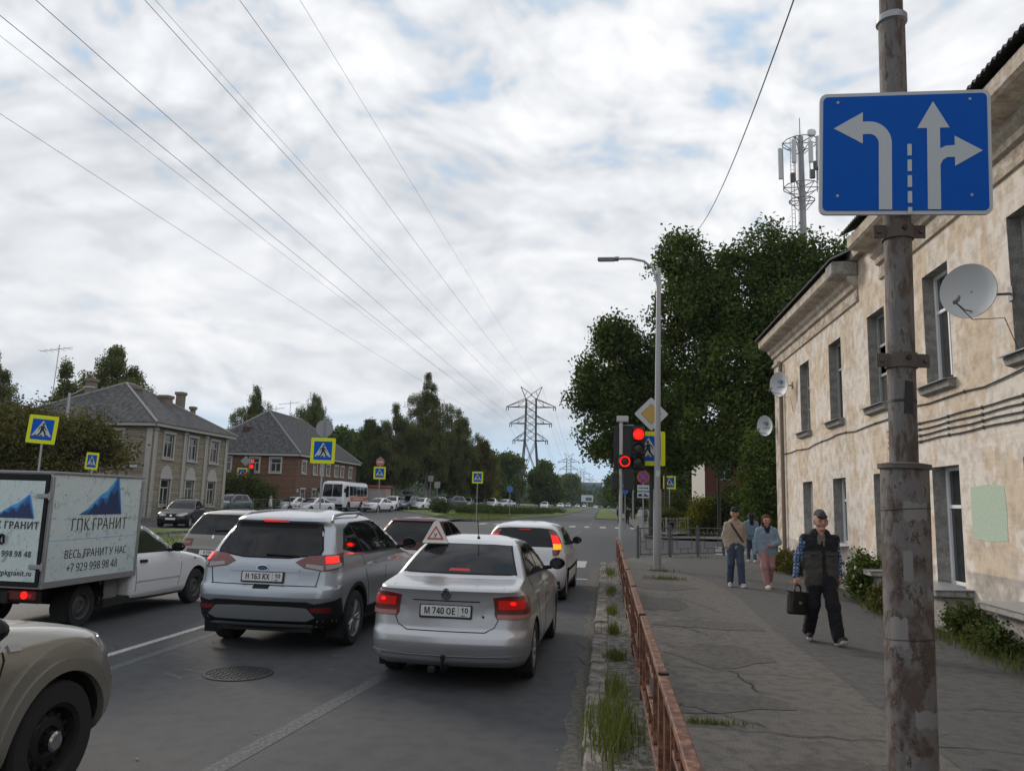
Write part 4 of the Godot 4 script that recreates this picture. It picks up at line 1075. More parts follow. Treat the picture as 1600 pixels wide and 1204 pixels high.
func build_bus() -> void:
	var y := elev(-27.5, -82.0)
	var s := {"L": 7.0, "paint": "white_pearl", "y0": 0.35, "y1": 2.92, "axles": [1.9, 5.5], "wr": 0.44, "ww": 0.26, "arch": 0.52, "rim": "steel", "rim_m": "steel_rim", "category": "bus", "ns": 20, "step": 0.16,
		"rear": [[0.35, 0.02], [1.5, 0.0], [2.7, 0.05], [2.85, 0.12], [2.92, 0.25]], "front": [[0.35, 6.92], [0.7, 7.0], [1.2, 6.98], [1.4, 6.95], [2.6, 6.75], [2.82, 6.66], [2.92, 6.5]],
		"hw": [[0.35, 1.20], [0.8, 1.22], [1.5, 1.22], [2.5, 1.20], [2.75, 1.14], [2.86, 1.0], [2.92, 0.8]], "rr": [[0.3, 0.15], [2.9, 0.15]], "rf": [[0.3, 0.20], [2.9, 0.2]], "bow_f": 0.08, "taper": 0.0}
	var c := make_car("small_bus", "small white city bus with an orange side stripe facing us before the brown house", s, Vector3(-26.9, y, -77.6), PI - 0.04, "")
	var n := c.node
	c.patch("windscreen", n, M.car_glass, "F", v2([-1.02, 1.38, -0.02, 1.38, -0.02, 2.62, -0.95, 2.62]), 0.006)
	c.patch("windscreen", n, M.car_glass, "F", v2([0.02, 1.38, 1.02, 1.38, 0.95, 2.62, 0.02, 2.62]), 0.006)
	var org := mat("bus_orange", lin(0.36, 0.10, 0.045), 0.5)
	for sg in [-1.0, 1.0]:
		for k in 5: c.patch("side_window", n, M.car_glass, "S", v2([0.35 + k * 1.02, 1.48, 1.3 + k * 1.02, 1.48, 1.3 + k * 1.02, 2.45, 0.35 + k * 1.02, 2.45]), 0.006, sg)
		c.patch("side_window", n, M.car_glass, "S", v2([5.6, 1.35, 6.45, 1.35, 6.35, 2.45, 5.6, 2.45]), 0.006, sg)
		c.patch("orange_stripe", n, org, "S", v2([0.2, 0.95, 5.2, 0.95, 5.2, 1.42, 0.2, 1.42]), 0.006, sg)
		c.patch("headlamp", n, M.head_lamp, "F", disc(14, 0.12, 0.10, Vector2(sg * 0.85, 0.85)), 0.012)
		part("mirror", n, M.car_trim, func(g):
			g.cbox(Vector3(sg * 1.38, 2.0, -3.55), Vector3(0.2, 0.42, 0.1), 0.03)
			g.tube([Vector3(sg * 1.15, 2.45, -3.3), Vector3(sg * 1.38, 2.2, -3.55)], 0.02, 5))
		c.line("lettering_line", M.sign_white, "S", v2([1.6, 1.22, 4.2, 1.22]), 0.08, 0.012, [sg])
	c.patch("grille", n, mat("bus_grille", lin(0.30, 0.31, 0.32), 0.5), "F", v2([-0.5, 0.95, 0.5, 0.95, 0.5, 1.22, -0.5, 1.22]), 0.008)
	c.patch("bumper", n, M.car_trim, "F", v2([-1.1, 0.38, 1.1, 0.38, 1.1, 0.66, -1.1, 0.66]), 0.03, 1.0, 0.2, 0.04)
	plate(c, "F", 0.55, "", "", 0.0, false)
# ---------------------------------------------------------------- camera, sky, sun
const SUN_DIR := Vector3(-0.66, 0.42, -0.62)

func build_camera_and_light() -> void:
	var cam := Camera3D.new()
	cam.name = "camera"
	cam.fov = 53.283
	cam.far = 4000.0
	cam.position = Vector3(0, 1.88, 0)
	cam.basis = Basis(Vector3(0.99227066, 0.02760664, -0.12098272), Vector3(-0.00895887, 0.98833284, 0.15204585), Vector3(0.12376867, -0.14978677, 0.980941))
	add_child(cam)
	cam.current = true
	var env := Environment.new()
	env.background_mode = Environment.BG_SKY
	env.tonemap_mode = Environment.TONE_MAPPER_LINEAR
	env.tonemap_exposure = 1.22
	env.background_energy_multiplier = 1.0
	env.ssao_enabled = true; env.ssil_enabled = true; env.sdfgi_enabled = true
	env.fog_enabled = true
	env.fog_density = 0.00016
	env.fog_light_color = Color(0.80, 0.86, 0.92)
	var sky := Sky.new()
	var sm := PanoramaSkyMaterial.new()
	sm.panorama = sky_picture()
	sky.sky_material = sm
	env.sky = sky
	var we := WorldEnvironment.new()
	we.name = "environment"
	we.environment = env
	add_child(we)
	var sun := DirectionalLight3D.new()
	sun.name = "sun"
	sun.light_color = Color(1.0, 0.95, 0.89)
	sun.light_energy = 0.5
	sun.light_angular_distance = 14.0
	sun.shadow_enabled = true
	add_child(sun)
	sun.look_at_from_position(SUN_DIR * 100.0, Vector3.ZERO, Vector3.UP)

# broken cloud sheets seen from below: thin parts bright, thick parts grey, blue between; brightest round the hidden sun
func sky_picture() -> ImageTexture:
	var w := 2048
	var h := 1024
	var px := PackedFloat32Array()
	px.resize(w * h * 3)
	var big := noise(0.75, 6, 11, FastNoiseLite.TYPE_SIMPLEX_SMOOTH, 0.5)
	var cells := noise(5.2, 5, 23, FastNoiseLite.TYPE_SIMPLEX_SMOOTH, 0.6)
	var low := noise(0.55, 4, 37)
	var warp := noise(1.1, 3, 41)
	var s := Vector3(-0.63, 0.27, -0.73).normalized()
	for j in h / 2:
		var el := PI / 2 - (j + 0.5) / h * PI
		var y := sin(el)
		var c := cos(el)
		var k := 1.0 / (y + 0.30)
		for i in w:
			var a := (i + 0.5) / w * TAU - PI
			var dx := sin(a) * c
			var dz := -cos(a) * c
			var qx := dx * k + 0.12 * dz * k
			var qz := dz * k
			var wx := warp.get_noise_2d(qx, qz) * 0.25
			var wz := warp.get_noise_2d(qx + 40.0, qz - 17.0) * 0.25
			var b := big.get_noise_2d(qx * 1.1 + wx + 3.0, qz * 1.2 + wz) # heavy banks
			var f := cells.get_noise_2d(qx + wx * 0.6, qz * 1.15 + wz * 0.6) # small cells
			var l := low.get_noise_2d(qx * 0.8 + 31.0, qz * 1.1)
			var toward := maxf(0.0, dx * s.x + y * s.y + dz * s.z)
			var sun := pow(toward, 6.0)
			var core := pow(toward, 22.0)
			var hz := clampf(1.0 - y / 0.26, 0.0, 1.0)
			# a wide grey-blue sheet hangs ahead, half way up; mottled fields with small rifts lie above it
			var ahead := maxf(0.0, dx * -0.20 + y * 0.27 + dz * -0.94)
			var sheet_ := smoothstep(0.88, 1.0, ahead) * (1.0 - 0.8 * core)
			var high := smoothstep(0.22, 0.5, y)
			var cover := clampf(1.12 + b * 0.30 + f * (0.55 + 0.95 * high) * (1.0 - 0.8 * sheet_) + 0.4 * sun, 0.0, 1.0)
			cover *= 1.0 - 0.8 * smoothstep(0.40, 0.85, hz) * smoothstep(-0.3, 0.2, l + 0.35 * dx) * (1.0 - sun)
			cover = cover * cover * (3 - 2 * cover)
			var thick := clampf(0.34 + b * 0.62 + l * 0.35 - f * 0.30 + sheet_ * 0.38 + hz * 0.10 - core * 0.5, 0.0, 1.0)
			var lum := lerpf(0.78, 0.50, thick) + f * (0.06 + 0.13 * high)
			lum *= 1.0 + 0.42 * sun * (1.0 - 0.4 * thick) + 0.75 * core * (1.0 - 0.5 * thick)
			var warm := clampf(sun * 0.55 + hz * 0.10, 0.0, 1.0) * (1.0 - 0.7 * thick)
			var cr := lum * lerpf(lerpf(0.985, 0.925, thick), 1.02, warm)
			var cg := lum * lerpf(lerpf(0.995, 0.985, thick), 1.0, warm)
			var cb := lum * lerpf(lerpf(1.015, 1.075, thick), 0.96, warm)
			var up := pow(1.0 - y, 2.2)
			var br := lerpf(0.34, 0.46, up)
			var bg := lerpf(0.50, 0.60, up)
			var bb := lerpf(0.70, 0.73, up)
			var o := (j * w + i) * 3
			px[o] = lerpf(br, cr, cover); px[o + 1] = lerpf(bg, cg, cover); px[o + 2] = lerpf(bb, cb, cover)
	for o in range(w * h / 2 * 3, w * h * 3, 3):
		px[o] = 0.11; px[o + 1] = 0.11; px[o + 2] = 0.105
	return ImageTexture.create_from_image(Image.create_from_data(w, h, false, Image.FORMAT_RGBF, px.to_byte_array()))

# ---------------------------------------------------------------- ground, roads, pavements
# the far side of the junction lies a little higher than our kerb
func elev(x: float, z: float) -> float:
	return 0.9 * smoothstep(40.0, 115.0, -z) * smoothstep(9.0, 17.0, -x)

func sheet(poly: PackedVector2Array, y: float, cell := 0.0, follow := false) -> Geo:
	# polygon of (x, z) as a level sheet; with follow it hugs the rise of the land
	var g := Geo.new()
	var put_poly := func(q: PackedVector2Array) -> void:
		var idx := Geometry2D.triangulate_polygon(q)
		var f := g.v.size()
		for c in q: g.p(Vector3(c.x, y + (elev(c.x, c.y) if follow else 0.0), c.y), c)
		for k in range(0, idx.size(), 3):
			if (q[idx[k + 1]] - q[idx[k]]).cross(q[idx[k + 2]] - q[idx[k]]) > 0: g.tri(f + idx[k], f + idx[k + 1], f + idx[k + 2])
			else: g.tri(f + idx[k], f + idx[k + 2], f + idx[k + 1])
	if cell <= 0:
		put_poly.call(poly)
		return g
	var lo := poly[0]
	var hi := poly[0]
	for c in poly:
		lo = lo.min(c); hi = hi.max(c)
	for i in int(ceil((hi.x - lo.x) / cell)):
		for j in int(ceil((hi.y - lo.y) / cell)):
			var a := lo + Vector2(i, j) * cell
			for q in Geometry2D.intersect_polygons(poly, PackedVector2Array([a, a + Vector2(cell, 0), a + Vector2(cell, cell), a + Vector2(0, cell)])):
				if q.size() > 2: put_poly.call(q)
	return g

func edge_wall(g: Geo, poly: PackedVector2Array, y0: float, y1: float, follow := false) -> void:
	if Geometry2D.is_polygon_clockwise(poly):
		poly = poly.duplicate(); poly.reverse()
	for k in poly.size():
		var a := poly[k]
		var b := poly[(k + 1) % poly.size()]
		var ea := elev(a.x, a.y) if follow else 0.0
		var eb := elev(b.x, b.y) if follow else 0.0
		g.quad(Vector3(b.x, y0 + eb, b.y), Vector3(a.x, y0 + ea, a.y), Vector3(a.x, y1 + ea, a.y), Vector3(b.x, y1 + eb, b.y))

func v2(a: Array) -> PackedVector2Array:
	var r := PackedVector2Array()
	for k in range(0, a.size(), 2): r.append(Vector2(a[k], a[k + 1]))
	return r

func build_ground() -> void:
	var soil := rough_mat("grass_soil", [[0.0, lin(0.035, 0.045, 0.014)], [0.5, lin(0.06, 0.085, 0.022)], [1.0, lin(0.11, 0.115, 0.05)]], 0.03, 3.0, [[0.2, Color(0.75, 0.8, 0.7)], [0.8, Color(1, 1, 1)]], 0.008, 23.0, 1.0, 1.0, 5)
	var asphalt := rough_mat("road_asphalt", [[0.12, lin(0.018, 0.020, 0.023)], [0.5, lin(0.043, 0.046, 0.052)], [0.85, lin(0.105, 0.109, 0.116)]], 0.15, 0.95, [[0.25, Color(0.88, 0.88, 0.885)], [0.5, Color(0.97, 0.97, 0.97)], [0.75, Color(1, 1, 0.99)]], 0.05, 7.0, 0.8, 0.25, 3)
	var walk := rough_mat("pavement_asphalt", [[0.12, lin(0.055, 0.052, 0.049)], [0.5, lin(0.108, 0.102, 0.096)], [0.85, lin(0.20, 0.19, 0.18)]], 0.15, 1.25, [[0.25, Color(0.84, 0.84, 0.84)], [0.5, Color(0.96, 0.96, 0.95)], [0.75, Color(1, 0.99, 0.97)]], 0.05, 5.0, 0.92, 0.25, 9)
	var newer := rough_mat("newer_asphalt", [[0.12, lin(0.042, 0.041, 0.041)], [0.5, lin(0.082, 0.080, 0.079)], [0.85, lin(0.155, 0.152, 0.149)]], 0.15, 1.05, [[0.25, Color(0.86, 0.86, 0.865)], [0.5, Color(0.97, 0.97, 0.97)], [0.75, Color(1, 1, 1)]], 0.05, 5.0, 0.9, 0.25, 19)
	var concrete := rough_mat("kerb_concrete", [[0.1, lin(0.14, 0.13, 0.118)], [0.5, lin(0.22, 0.205, 0.185)], [0.9, lin(0.30, 0.28, 0.255)]], 0.05, 1.0, [[0.3, Color(0.66, 0.64, 0.61)], [0.7, Color(1, 1, 1)]], 0.02, 3.0, 0.95, 0.6, 29)
	M.concrete = concrete
	struct("ground", sheet(v2([-1500, 300, 1500, 300, 1500, -2600, -1500, -2600]), -0.06), soil)
	struct("terrain", sheet(v2([-110, -36, -16, -36, -16, -420, -110, -420]), -0.02, 8.0, true), soil)
	struct("road", sheet(v2([-14, 20, 40, 20, 40, -98, -1.6, -98, -1.7, -112, -3.0, -320, -3.6, -1300, -6.6, -1300, -6.4, -320, -6.6, -116, -14, -66]), 0.0), asphalt)
	struct("opposite_road", sheet(v2([-29, 20, -13.9, 20, -13.9, -66, -8, -100, -6.9, -116, -7.2, -400, -14, -400, -20, -160, -29.3, -92]), 0.004, 6.0, true), asphalt)
	struct("side_street", sheet(v2([-29, -36, -120, -36, -120, -46, -29, -46]), 0.008, 8.0, true), asphalt)
	# near pavement with its rounded corner
	var near := v2([0.025, 14, 6.2, 14, 6.2, -31.5, 5.0, -30.6, 2.6, -28.6, 1.0, -26.9, 0.35, -25.4, 0.025, -23.6])
	var s := struct("pavement", sheet(near, 0.14), walk)
	var g := Geo.new()
	edge_wall(g, near, -0.05, 0.138)
	put("edge", g, concrete, s)
	# the newer strip of asphalt along the house, the patched verge behind the kerb
	put("newer_strip", sheet(v2([6.0, 14, 2.50, 14, 2.47, -3, 2.44, -7, 2.47, -9.5, 2.45, -12, 2.52, -14, 2.62, -17, 2.5, -19, 2.0, -21.5, 1.6, -24, 2.6, -28.4, 5.0, -30.4, 6.0, -30.4]), 0.144), newer, s)
	var worn_walk := rough_mat("worn_pavement", [[0.15, lin(0.058, 0.055, 0.051)], [0.5, lin(0.098, 0.092, 0.085)], [0.85, lin(0.165, 0.156, 0.145)]], 0.33, 1.0, [[0.25, Color(0.84, 0.84, 0.84)], [0.75, Color(1, 1, 1)]], 0.05, 3.0, 0.92, 0.4, 11)
	var verge := rough_mat("verge_concrete", [[0.1, lin(0.10, 0.097, 0.088)], [0.5, lin(0.155, 0.15, 0.14)], [0.9, lin(0.22, 0.215, 0.20)]], 0.06, 1.2, [[0.3, Color(0.66, 0.65, 0.6)], [0.6, Color(1, 1, 1)]], 0.04, 2.4, 0.95, 0.6, 31)
	put("verge_strip", sheet(v2([0.025, 14, 0.42, 14, 0.40, -23.5, 0.025, -23.5]), 0.144), verge, s)
	var dirt := rough_mat("dirt", [[0.1, lin(0.05, 0.042, 0.032)], [0.5, lin(0.085, 0.073, 0.058)], [0.9, lin(0.14, 0.125, 0.10)]], 0.05, 0.9, [[0.3, Color(0.7, 0.72, 0.6)], [0.7, Color(1, 1, 1)]], 0.03, 3.0, 1.0, 1.0, 41)
	M.dirt = dirt
	put("wall_bed", sheet(v2([5.4, 14, 4.55, 14, 4.62, -5, 4.75, -9.5, 4.9, -13, 4.8, -16, 4.95, -19, 5.0, -25, 5.4, -25]), 0.149), dirt, s)
	var sand := rough_mat("gutter_sand", [[0.1, lin(0.075, 0.072, 0.066)], [0.5, lin(0.115, 0.108, 0.098)], [0.9, lin(0.17, 0.16, 0.145)]], 0.09, 0.8, [[0.3, Color(0.8, 0.8, 0.78)], [0.7, Color(1, 1, 1)]], 0.05, 2.0, 0.95, 0.6, 43)
	var gut := PackedVector2Array([Vector2(-0.15, 14)])
	for k in 78: gut.append(Vector2(-0.20 - 0.10 * absf(sin(k * 1.7)) - rf(0.0, 0.10) - (0.16 if k > 64 else 0.0), 13.8 - k * 0.485))
	gut.append(Vector2(-0.15, -24.2))
	put("gutter_sand", sheet(gut, 0.008), sand, s)
	for q in [[0.9, -7.5, 0.9, 0.5], [1.3, -9.8, 0.7, 0.9], [1.6, -12.2, 1.0, 0.6], [0.9, -14.6, 0.6, 1.2], [1.7, -5.6, 0.8, 0.5], [1.2, -17.6, 0.9, 0.8]]:
		var pp := PackedVector2Array()
		for k in 18: pp.append(Vector2(q[0], q[1]) + Vector2(cos(TAU * k / 18) * q[2], sin(TAU * k / 18) * q[3]) * rf(0.6, 1.0))
		put("worn_patch", sheet(pp, 0.1445), worn_walk, s)
	# cracks in the pavement
	var cr := mat("crack_dirt", lin(0.028, 0.026, 0.024), 1.0)
	var lines := [[0.45, -6.62, 5.0, -6.35, 16, 0.011], [1.3, -6.75, 0.6, -7.35, 8, 0.010], [0.6, -9.0, 3.0, -8.55, 12, 0.007], [1.35, -8.9, 1.5, -7.9, 7, 0.016], [0.5, -10.6, 2.3, -10.2, 10, 0.006], [2.4, -7.6, 4.7, -7.9, 10, 0.008], [1.0, -12.0, 1.6, -10.9, 8, 0.012], [0.6, -13.0, 2.2, -12.8, 9, 0.008], [2.5, -6.0, 4.6, -5.6, 8, 0.012], [2.9, -9.1, 4.6, -9.6, 8, 0.008], [0.55, -5.5, 2.2, -5.2, 8, 0.006], [1.4, -15.5, 2.0, -13.4, 8, 0.009], [0.6, -11.7, 1.2, -12.6, 6, 0.008], [0.7, -8.1, 1.7, -8.4, 7, 0.005], [0.5, -16.8, 2.6, -16.6, 9, 0.008]]
	for q in lines:
		var cg := Geo.new()
		var n: int = q[4] * 2
		var last := Vector3.ZERO
		var lw := 0.0
		for k in n + 1:
			var t := float(k) / n
			var c := Vector3(lerpf(q[0], q[2], t), 0.148, lerpf(q[1], q[3], t)) + Vector3(rf(-0.05, 0.05), 0, rf(-0.05, 0.05)) * (0.0 if k in [0, n] else 1.0)
			var wd: float = q[5] * rf(0.2, 0.8) * (0.25 if k == n or k == 0 else 1.0)
			if k > 0:
				var d := (c - last).normalized().cross(Vector3.UP)
				cg.quad(last - d * lw, last + d * lw, c + d * wd, c - d * wd)
			last = c; lw = wd
		put("crack", cg, cr, s)
	# kerb of single stones
	var kerb := Node3D.new()
	kerb.name = "kerb"
	add_child(kerb)
	tag(kerb, "", "", "", "structure")
	var stones := []
	for k in 4:
		var sg := Geo.new()
		sg.cbox(Vector3(0, 0, 0), Vector3(0.2, 0.24, 0.985), 0.022)
		for i in sg.v.size(): sg.v[i] += Vector3(rf(-0.006, 0.006), rf(-0.006, 0.004), rf(-0.006, 0.006))
		stones.append(sg.mesh(concrete))
	for k in 36:
		var z := 11.6 - k
		var b := Basis(Vector3.UP, rf(-0.012, 0.012)) * Basis(Vector3.BACK, rf(-0.04, 0.03))
		inst("kerb_stone", stones[k % 4], Transform3D(b, Vector3(-0.06 + rf(-0.014, 0.014), 0.036 + rf(-0.014, 0.01), z)), kerb)
	# grass islands and verges
	var lawn := rough_mat("lawn", [[0.1, lin(0.065, 0.10, 0.018)], [0.5, lin(0.10, 0.15, 0.026)], [0.9, lin(0.16, 0.19, 0.05)]], 0.05, 2.2, [[0.3, Color(0.72, 0.78, 0.6)], [0.7, Color(1, 1, 1)]], 0.012, 14.0, 1.0, 1.5, 51)
	for q in [["median_lawn", v2([-27.5, -95, -21, -80, -16, -71.5, -13.8, -69.5, -11.8, -72, -9.8, -82, -7.6, -100, -6.7, -118, -6.9, -400, -9.5, -400, -12, -160, -16.5, -112, -23, -98])], ["near_median_lawn", v2([-18.2, 12, -11.1, 12, -11.1, -29, -12.2, -31, -15.0, -31.6, -17.4, -30.8, -18.2, -29.0])], ["far_median_lawn", v2([-22.0, 12, -19.7, 12, -19.7, -35, -20.3, -36.4, -21.4, -36.4, -22.0, -35])], ["right_verge_lawn", v2([-1.4, -99, 1.6, -96, 2.2, -100, 0.6, -320, -2.6, -320])], ["far_corner_lawn", v2([5.6, -53, 40, -46, 60, -46, 60, -330, 2.8, -330, 4.2, -100, 4.4, -62])], ["left_lawn", v2([-29.5, -47, -110, -47, -110, -400, -15, -400, -20.5, -160, -29.8, -92])]]:
		var o := struct(q[0], sheet(q[1], 0.12, 5.0, true), lawn)
		var e := Geo.new()
		edge_wall(e, q[1], -0.06, 0.125, true)
		put("edge", e, concrete, o)
	var fp := struct("far_pavement", sheet(v2([2.2, -46.5, 8, -50, 20, -46.5, 20, -44.5, 9, -45.2, 4, -45.0, 2.4, -45.4]), 0.125), walk)
	put("path", sheet(v2([2.2, -47, 5.6, -53, 4.4, -62, 4.2, -100, 2.8, -320, 1.0, -320, 2.3, -100]), 0.13), walk, fp)
	struct("left_pavement", sheet(v2([-29.5, -47, -31.6, -47, -31.6, -92, -29.8, -92]), 0.13, 6.0, true), walk)
	build_markings()

func build_markings() -> void:
	var worn := StandardMaterial3D.new()
	worn.resource_name = "worn_road_paint"
	worn.roughness = 0.8
	worn.albedo_texture = ntex(noise(0.09, 5, 61, FastNoiseLite.TYPE_SIMPLEX_SMOOTH, 0.7), [[0.22, lin(0.10, 0.10, 0.105)], [0.42, lin(0.30, 0.30, 0.30)], [0.7, lin(0.52, 0.52, 0.51)]])
	worn.uv1_triplanar = true; worn.uv1_world_triplanar = true; worn.uv1_scale = Vector3.ONE / 1.6
	var faded: StandardMaterial3D = worn.duplicate()
	faded.resource_name = "faded_road_paint"
	faded.albedo_texture = ntex(noise(0.07, 5, 67, FastNoiseLite.TYPE_SIMPLEX_SMOOTH, 0.7), [[0.3, lin(0.045, 0.048, 0.054)], [0.55, lin(0.075, 0.078, 0.083)], [0.8, lin(0.13, 0.133, 0.138)]])
	var road_marks := Node3D.new()
	road_marks.name = "road_markings"
	add_child(road_marks)
	tag(road_marks, "", "", "", "structure")
	var strip := func(x0: float, z0: float, x1: float, z1: float, w: float, m: Material) -> void:
		var d := Vector2(x1 - x0, z1 - z0).normalized().orthogonal() * w / 2
		put("road_line", sheet(PackedVector2Array([Vector2(x0, z0) + d, Vector2(x1, z1) + d, Vector2(x1, z1) - d, Vector2(x0, z0) - d]), 0.0025 if z0 > -30 else 0.006), m, road_marks)
	strip.call(-5.72, 6, -5.70, -20.0, 0.11, worn)
	strip.call(-5.22, -6.6, -5.3, -11.5, 0.13, faded)
	strip.call(-2.78, -4.2, -2.35, -8.4, 0.16, faded)
	strip.call(-2.35, -12.5, -2.35, -19.8, 0.1, faded)
	strip.call(-8.4, 4, -8.4, -20, 0.1, faded)
	strip.call(-11.0, -20.0, -0.35, -20.0, 0.22, worn)
	for k in 9: strip.call(-0.9 - k * 1.15, -23.6, -0.9 - k * 1.15, -26.2, 0.55, worn)
	strip.call(-10.5, -27.0, -0.4, -28.2, 0.1, faded)
	for k in 11: strip.call(2.2 - k * 1.25, -63.0, 2.2 - k * 1.25, -66.6, 0.5, worn)
	strip.call(-9.0, -58.6, -3.0, -58.6, 0.3, worn)
	# the pale seam that runs on beyond the junction
	var pts := [[-2.9, -33.0], [-2.3, -37.0], [-2.35, -43.0], [-1.9, -48.0], [-1.8, -55.0], [-1.2, -60.0], [-1.5, -72.0], [-1.55, -98.0]]
	for k in pts.size() - 1: strip.call(pts[k][0], pts[k][1], pts[k + 1][0], pts[k + 1][1], 0.22, faded)
	for k in 8: strip.call(-4.4, -106.0 - k * 14, -4.45, -110.0 - k * 14, 0.14, faded)
	# zebra across the right arm
	for k in 7: strip.call(4.3 + k * 0.15, -31.8 - k * 1.15, 7.6 + k * 0.15, -31.3 - k * 1.15, 0.5, worn)
	# scuffed patches of old paint by the drain cover
	for q in [[-4.5, -8.15, -4.15, -8.05], [-4.6, -7.95, -4.3, -7.75], [-4.2, -7.75, -4.0, -7.9]]: strip.call(q[0], q[1], q[2], q[3], 0.05, faded)
	# tar-filled cracks across the junction
	var tar := mat("tar_seam", lin(0.03, 0.03, 0.032), 0.7)
	for k in 12:
		var z := -27.0 - k * 2.6 - rf(0, 1.5)
		var x0 := rf(-9.0, -2.0)
		strip.call(x0, z, x0 + rf(2.0, 5.5), z + rf(-0.5, 0.5), 0.035, tar)
	# drain cover
	var cover := thing("drain_cover", "round ribbed iron drain cover set in the asphalt behind the white car", "drain cover", Vector3(-3.86, 0.008, -8.1))
	var iron := mat("cast_iron", lin(0.024, 0.024, 0.026), 0.6, 0.3)
	part("frame", cover, iron, func(g): g.lathe(Vector3.ZERO, Basis.IDENTITY, [Vector2(0.36, -0.004), Vector2(0.355, 0.003), Vector2(0.325, 0.003), Vector2(0.32, -0.003)], 40))
	part("lid", cover, iron, func(g): g.lathe(Vector3.ZERO, Basis.IDENTITY, [Vector2(0.315, -0.004), Vector2(0.31, -0.001), Vector2(0.001, -0.001)], 40))
	for i in 9:
		for j in 9:
			var c := Vector3((i - 4) * 0.064, 0.001, (j - 4) * 0.064)
			if Vector2(c.x, c.z).length() < 0.3:
				part("stud", cover, iron, func(g): g.cbox(c, Vector3(0.046, 0.008, 0.016) if (i + j) % 2 else Vector3(0.016, 0.008, 0.046), 0.003))
# ---------------------------------------------------------------- masonry helpers
# wall face in the xy plane of t (x right, y up, z out) with openings [u0, u1, v0, v1] and their reveals
func facade(g: Geo, t: Transform3D, w: float, h: float, holes: Array, depth: float, us := 1.0, vs := 1.0, reveal: Geo = null) -> void:
	var xs := [0.0, w]
	var ys := [0.0, h]
	for o in holes:
		for k in 2:
			if not xs.has(o[k]): xs.append(o[k])
			if not ys.has(o[2 + k]): ys.append(o[2 + k])
	xs.sort(); ys.sort()
	for i in xs.size() - 1:
		for j in ys.size() - 1:
			var m := Vector2((xs[i] + xs[i + 1]) / 2, (ys[j] + ys[j + 1]) / 2)
			var open := false
			for o in holes:
				if m.x > o[0] and m.x < o[1] and m.y > o[2] and m.y < o[3]: open = true
			if open: continue
			var q := [Vector2(xs[i], ys[j]), Vector2(xs[i + 1], ys[j]), Vector2(xs[i + 1], ys[j + 1]), Vector2(xs[i], ys[j + 1])]
			var s := Vector2(us, -vs)
			g.quad(t * Vector3(q[0].x, q[0].y, 0), t * Vector3(q[1].x, q[1].y, 0), t * Vector3(q[2].x, q[2].y, 0), t * Vector3(q[3].x, q[3].y, 0), q[0] * s, q[1] * s, q[2] * s, q[3] * s)
	var r := reveal if reveal else g
	for o in holes:
		var c := [Vector3(o[0], o[2], 0), Vector3(o[1], o[2], 0), Vector3(o[1], o[3], 0), Vector3(o[0], o[3], 0)]
		for k in 4:
			var a: Vector3 = c[k]
			var b: Vector3 = c[(k + 1) % 4]
			var z := Vector3(0, 0, -depth)
			r.quad(t * a, t * b, t * (b + z), t * (a + z))

# a profile of (out, up) points swept from u0 to u1 along a wall, with end caps
func moulding(g: Geo, t: Transform3D, prof: Array, u0: float, u1: float) -> void:
	for k in prof.size() - 1:
		var a: Vector2 = prof[k]
		var b: Vector2 = prof[k + 1]
		g.quad(t * Vector3(u0, a.y, a.x), t * Vector3(u1, a.y, a.x), t * Vector3(u1, b.y, b.x), t * Vector3(u0, b.y, b.x), Vector2(u0, -a.y) / 8, Vector2(u1, -a.y) / 8, Vector2(u1, -b.y) / 8, Vector2(u0, -b.y) / 8)
	var poly := PackedVector2Array(prof)
	var idx := Geometry2D.triangulate_polygon(poly)
	for u in [u0, u1]:
		for k in range(0, idx.size(), 3):
			var q := []
			for m in 3: q.append(t * Vector3(u, poly[idx[k + m]].y, poly[idx[k + m]].x))
			var n: Vector3 = (q[1] - q[0]).cross(q[2] - q[0])
			if n.dot(t.basis.x) * (1 if u == u1 else -1) > 0: g.tri3(q[0], q[1], q[2])
			else: g.tri3(q[0], q[2], q[1])

# a window set back in its opening: frame, bars, pane; bars as fractions of width or height
func window(parent: Node, t: Transform3D, w: float, h: float, frame: Material, pane: Material, uprights: Array, crosses: Array, bar := 0.06) -> Node3D:
	var o := Node3D.new()
	o.transform = t
	hang("window", o, parent)
	part("frame", o, frame, func(g):
		g.cbox(Vector3(w / 2, bar / 2, 0), Vector3(w, bar, 0.07), 0.006)
		g.cbox(Vector3(w / 2, h - bar / 2, 0), Vector3(w, bar, 0.07), 0.006)
		g.cbox(Vector3(bar / 2, h / 2, 0), Vector3(bar, h - 2 * bar, 0.07), 0.006)
		g.cbox(Vector3(w - bar / 2, h / 2, 0), Vector3(bar, h - 2 * bar, 0.07), 0.006))
	var top := h - bar
	var cuts := [bar]
	for c in crosses:
		part("crossbar", o, frame, func(g): g.cbox(Vector3(w / 2, c * h, 0), Vector3(w - 2 * bar, bar * 0.95, 0.062), 0.005))
		cuts.append(c * h)
	cuts.append(top)
	for c in uprights:
		part("mullion", o, frame, func(g): g.cbox(Vector3(c[0] * w, (c[1] + c[2]) / 2 * h, 0.002), Vector3(bar * 0.9, (c[2] - c[1]) * h - bar, 0.062), 0.005))
	var tone := posmod(int(t.origin.z * 7.0 + t.origin.y * 3.0), 3)
	for k in cuts.size() - 1:
		var pm: Material = pane if tone == 0 else mat("curtained_pane_%d" % tone, lin(0.045, 0.046, 0.045) if tone == 1 else lin(0.10, 0.098, 0.09), 0.06, 0.0, 0.6)
		part("pane", o, pm, func(g): g.box(Vector3(w / 2, (cuts[k] + cuts[k + 1]) / 2, -0.012), Vector3(w - bar, cuts[k + 1] - cuts[k], 0.008)))
	return o

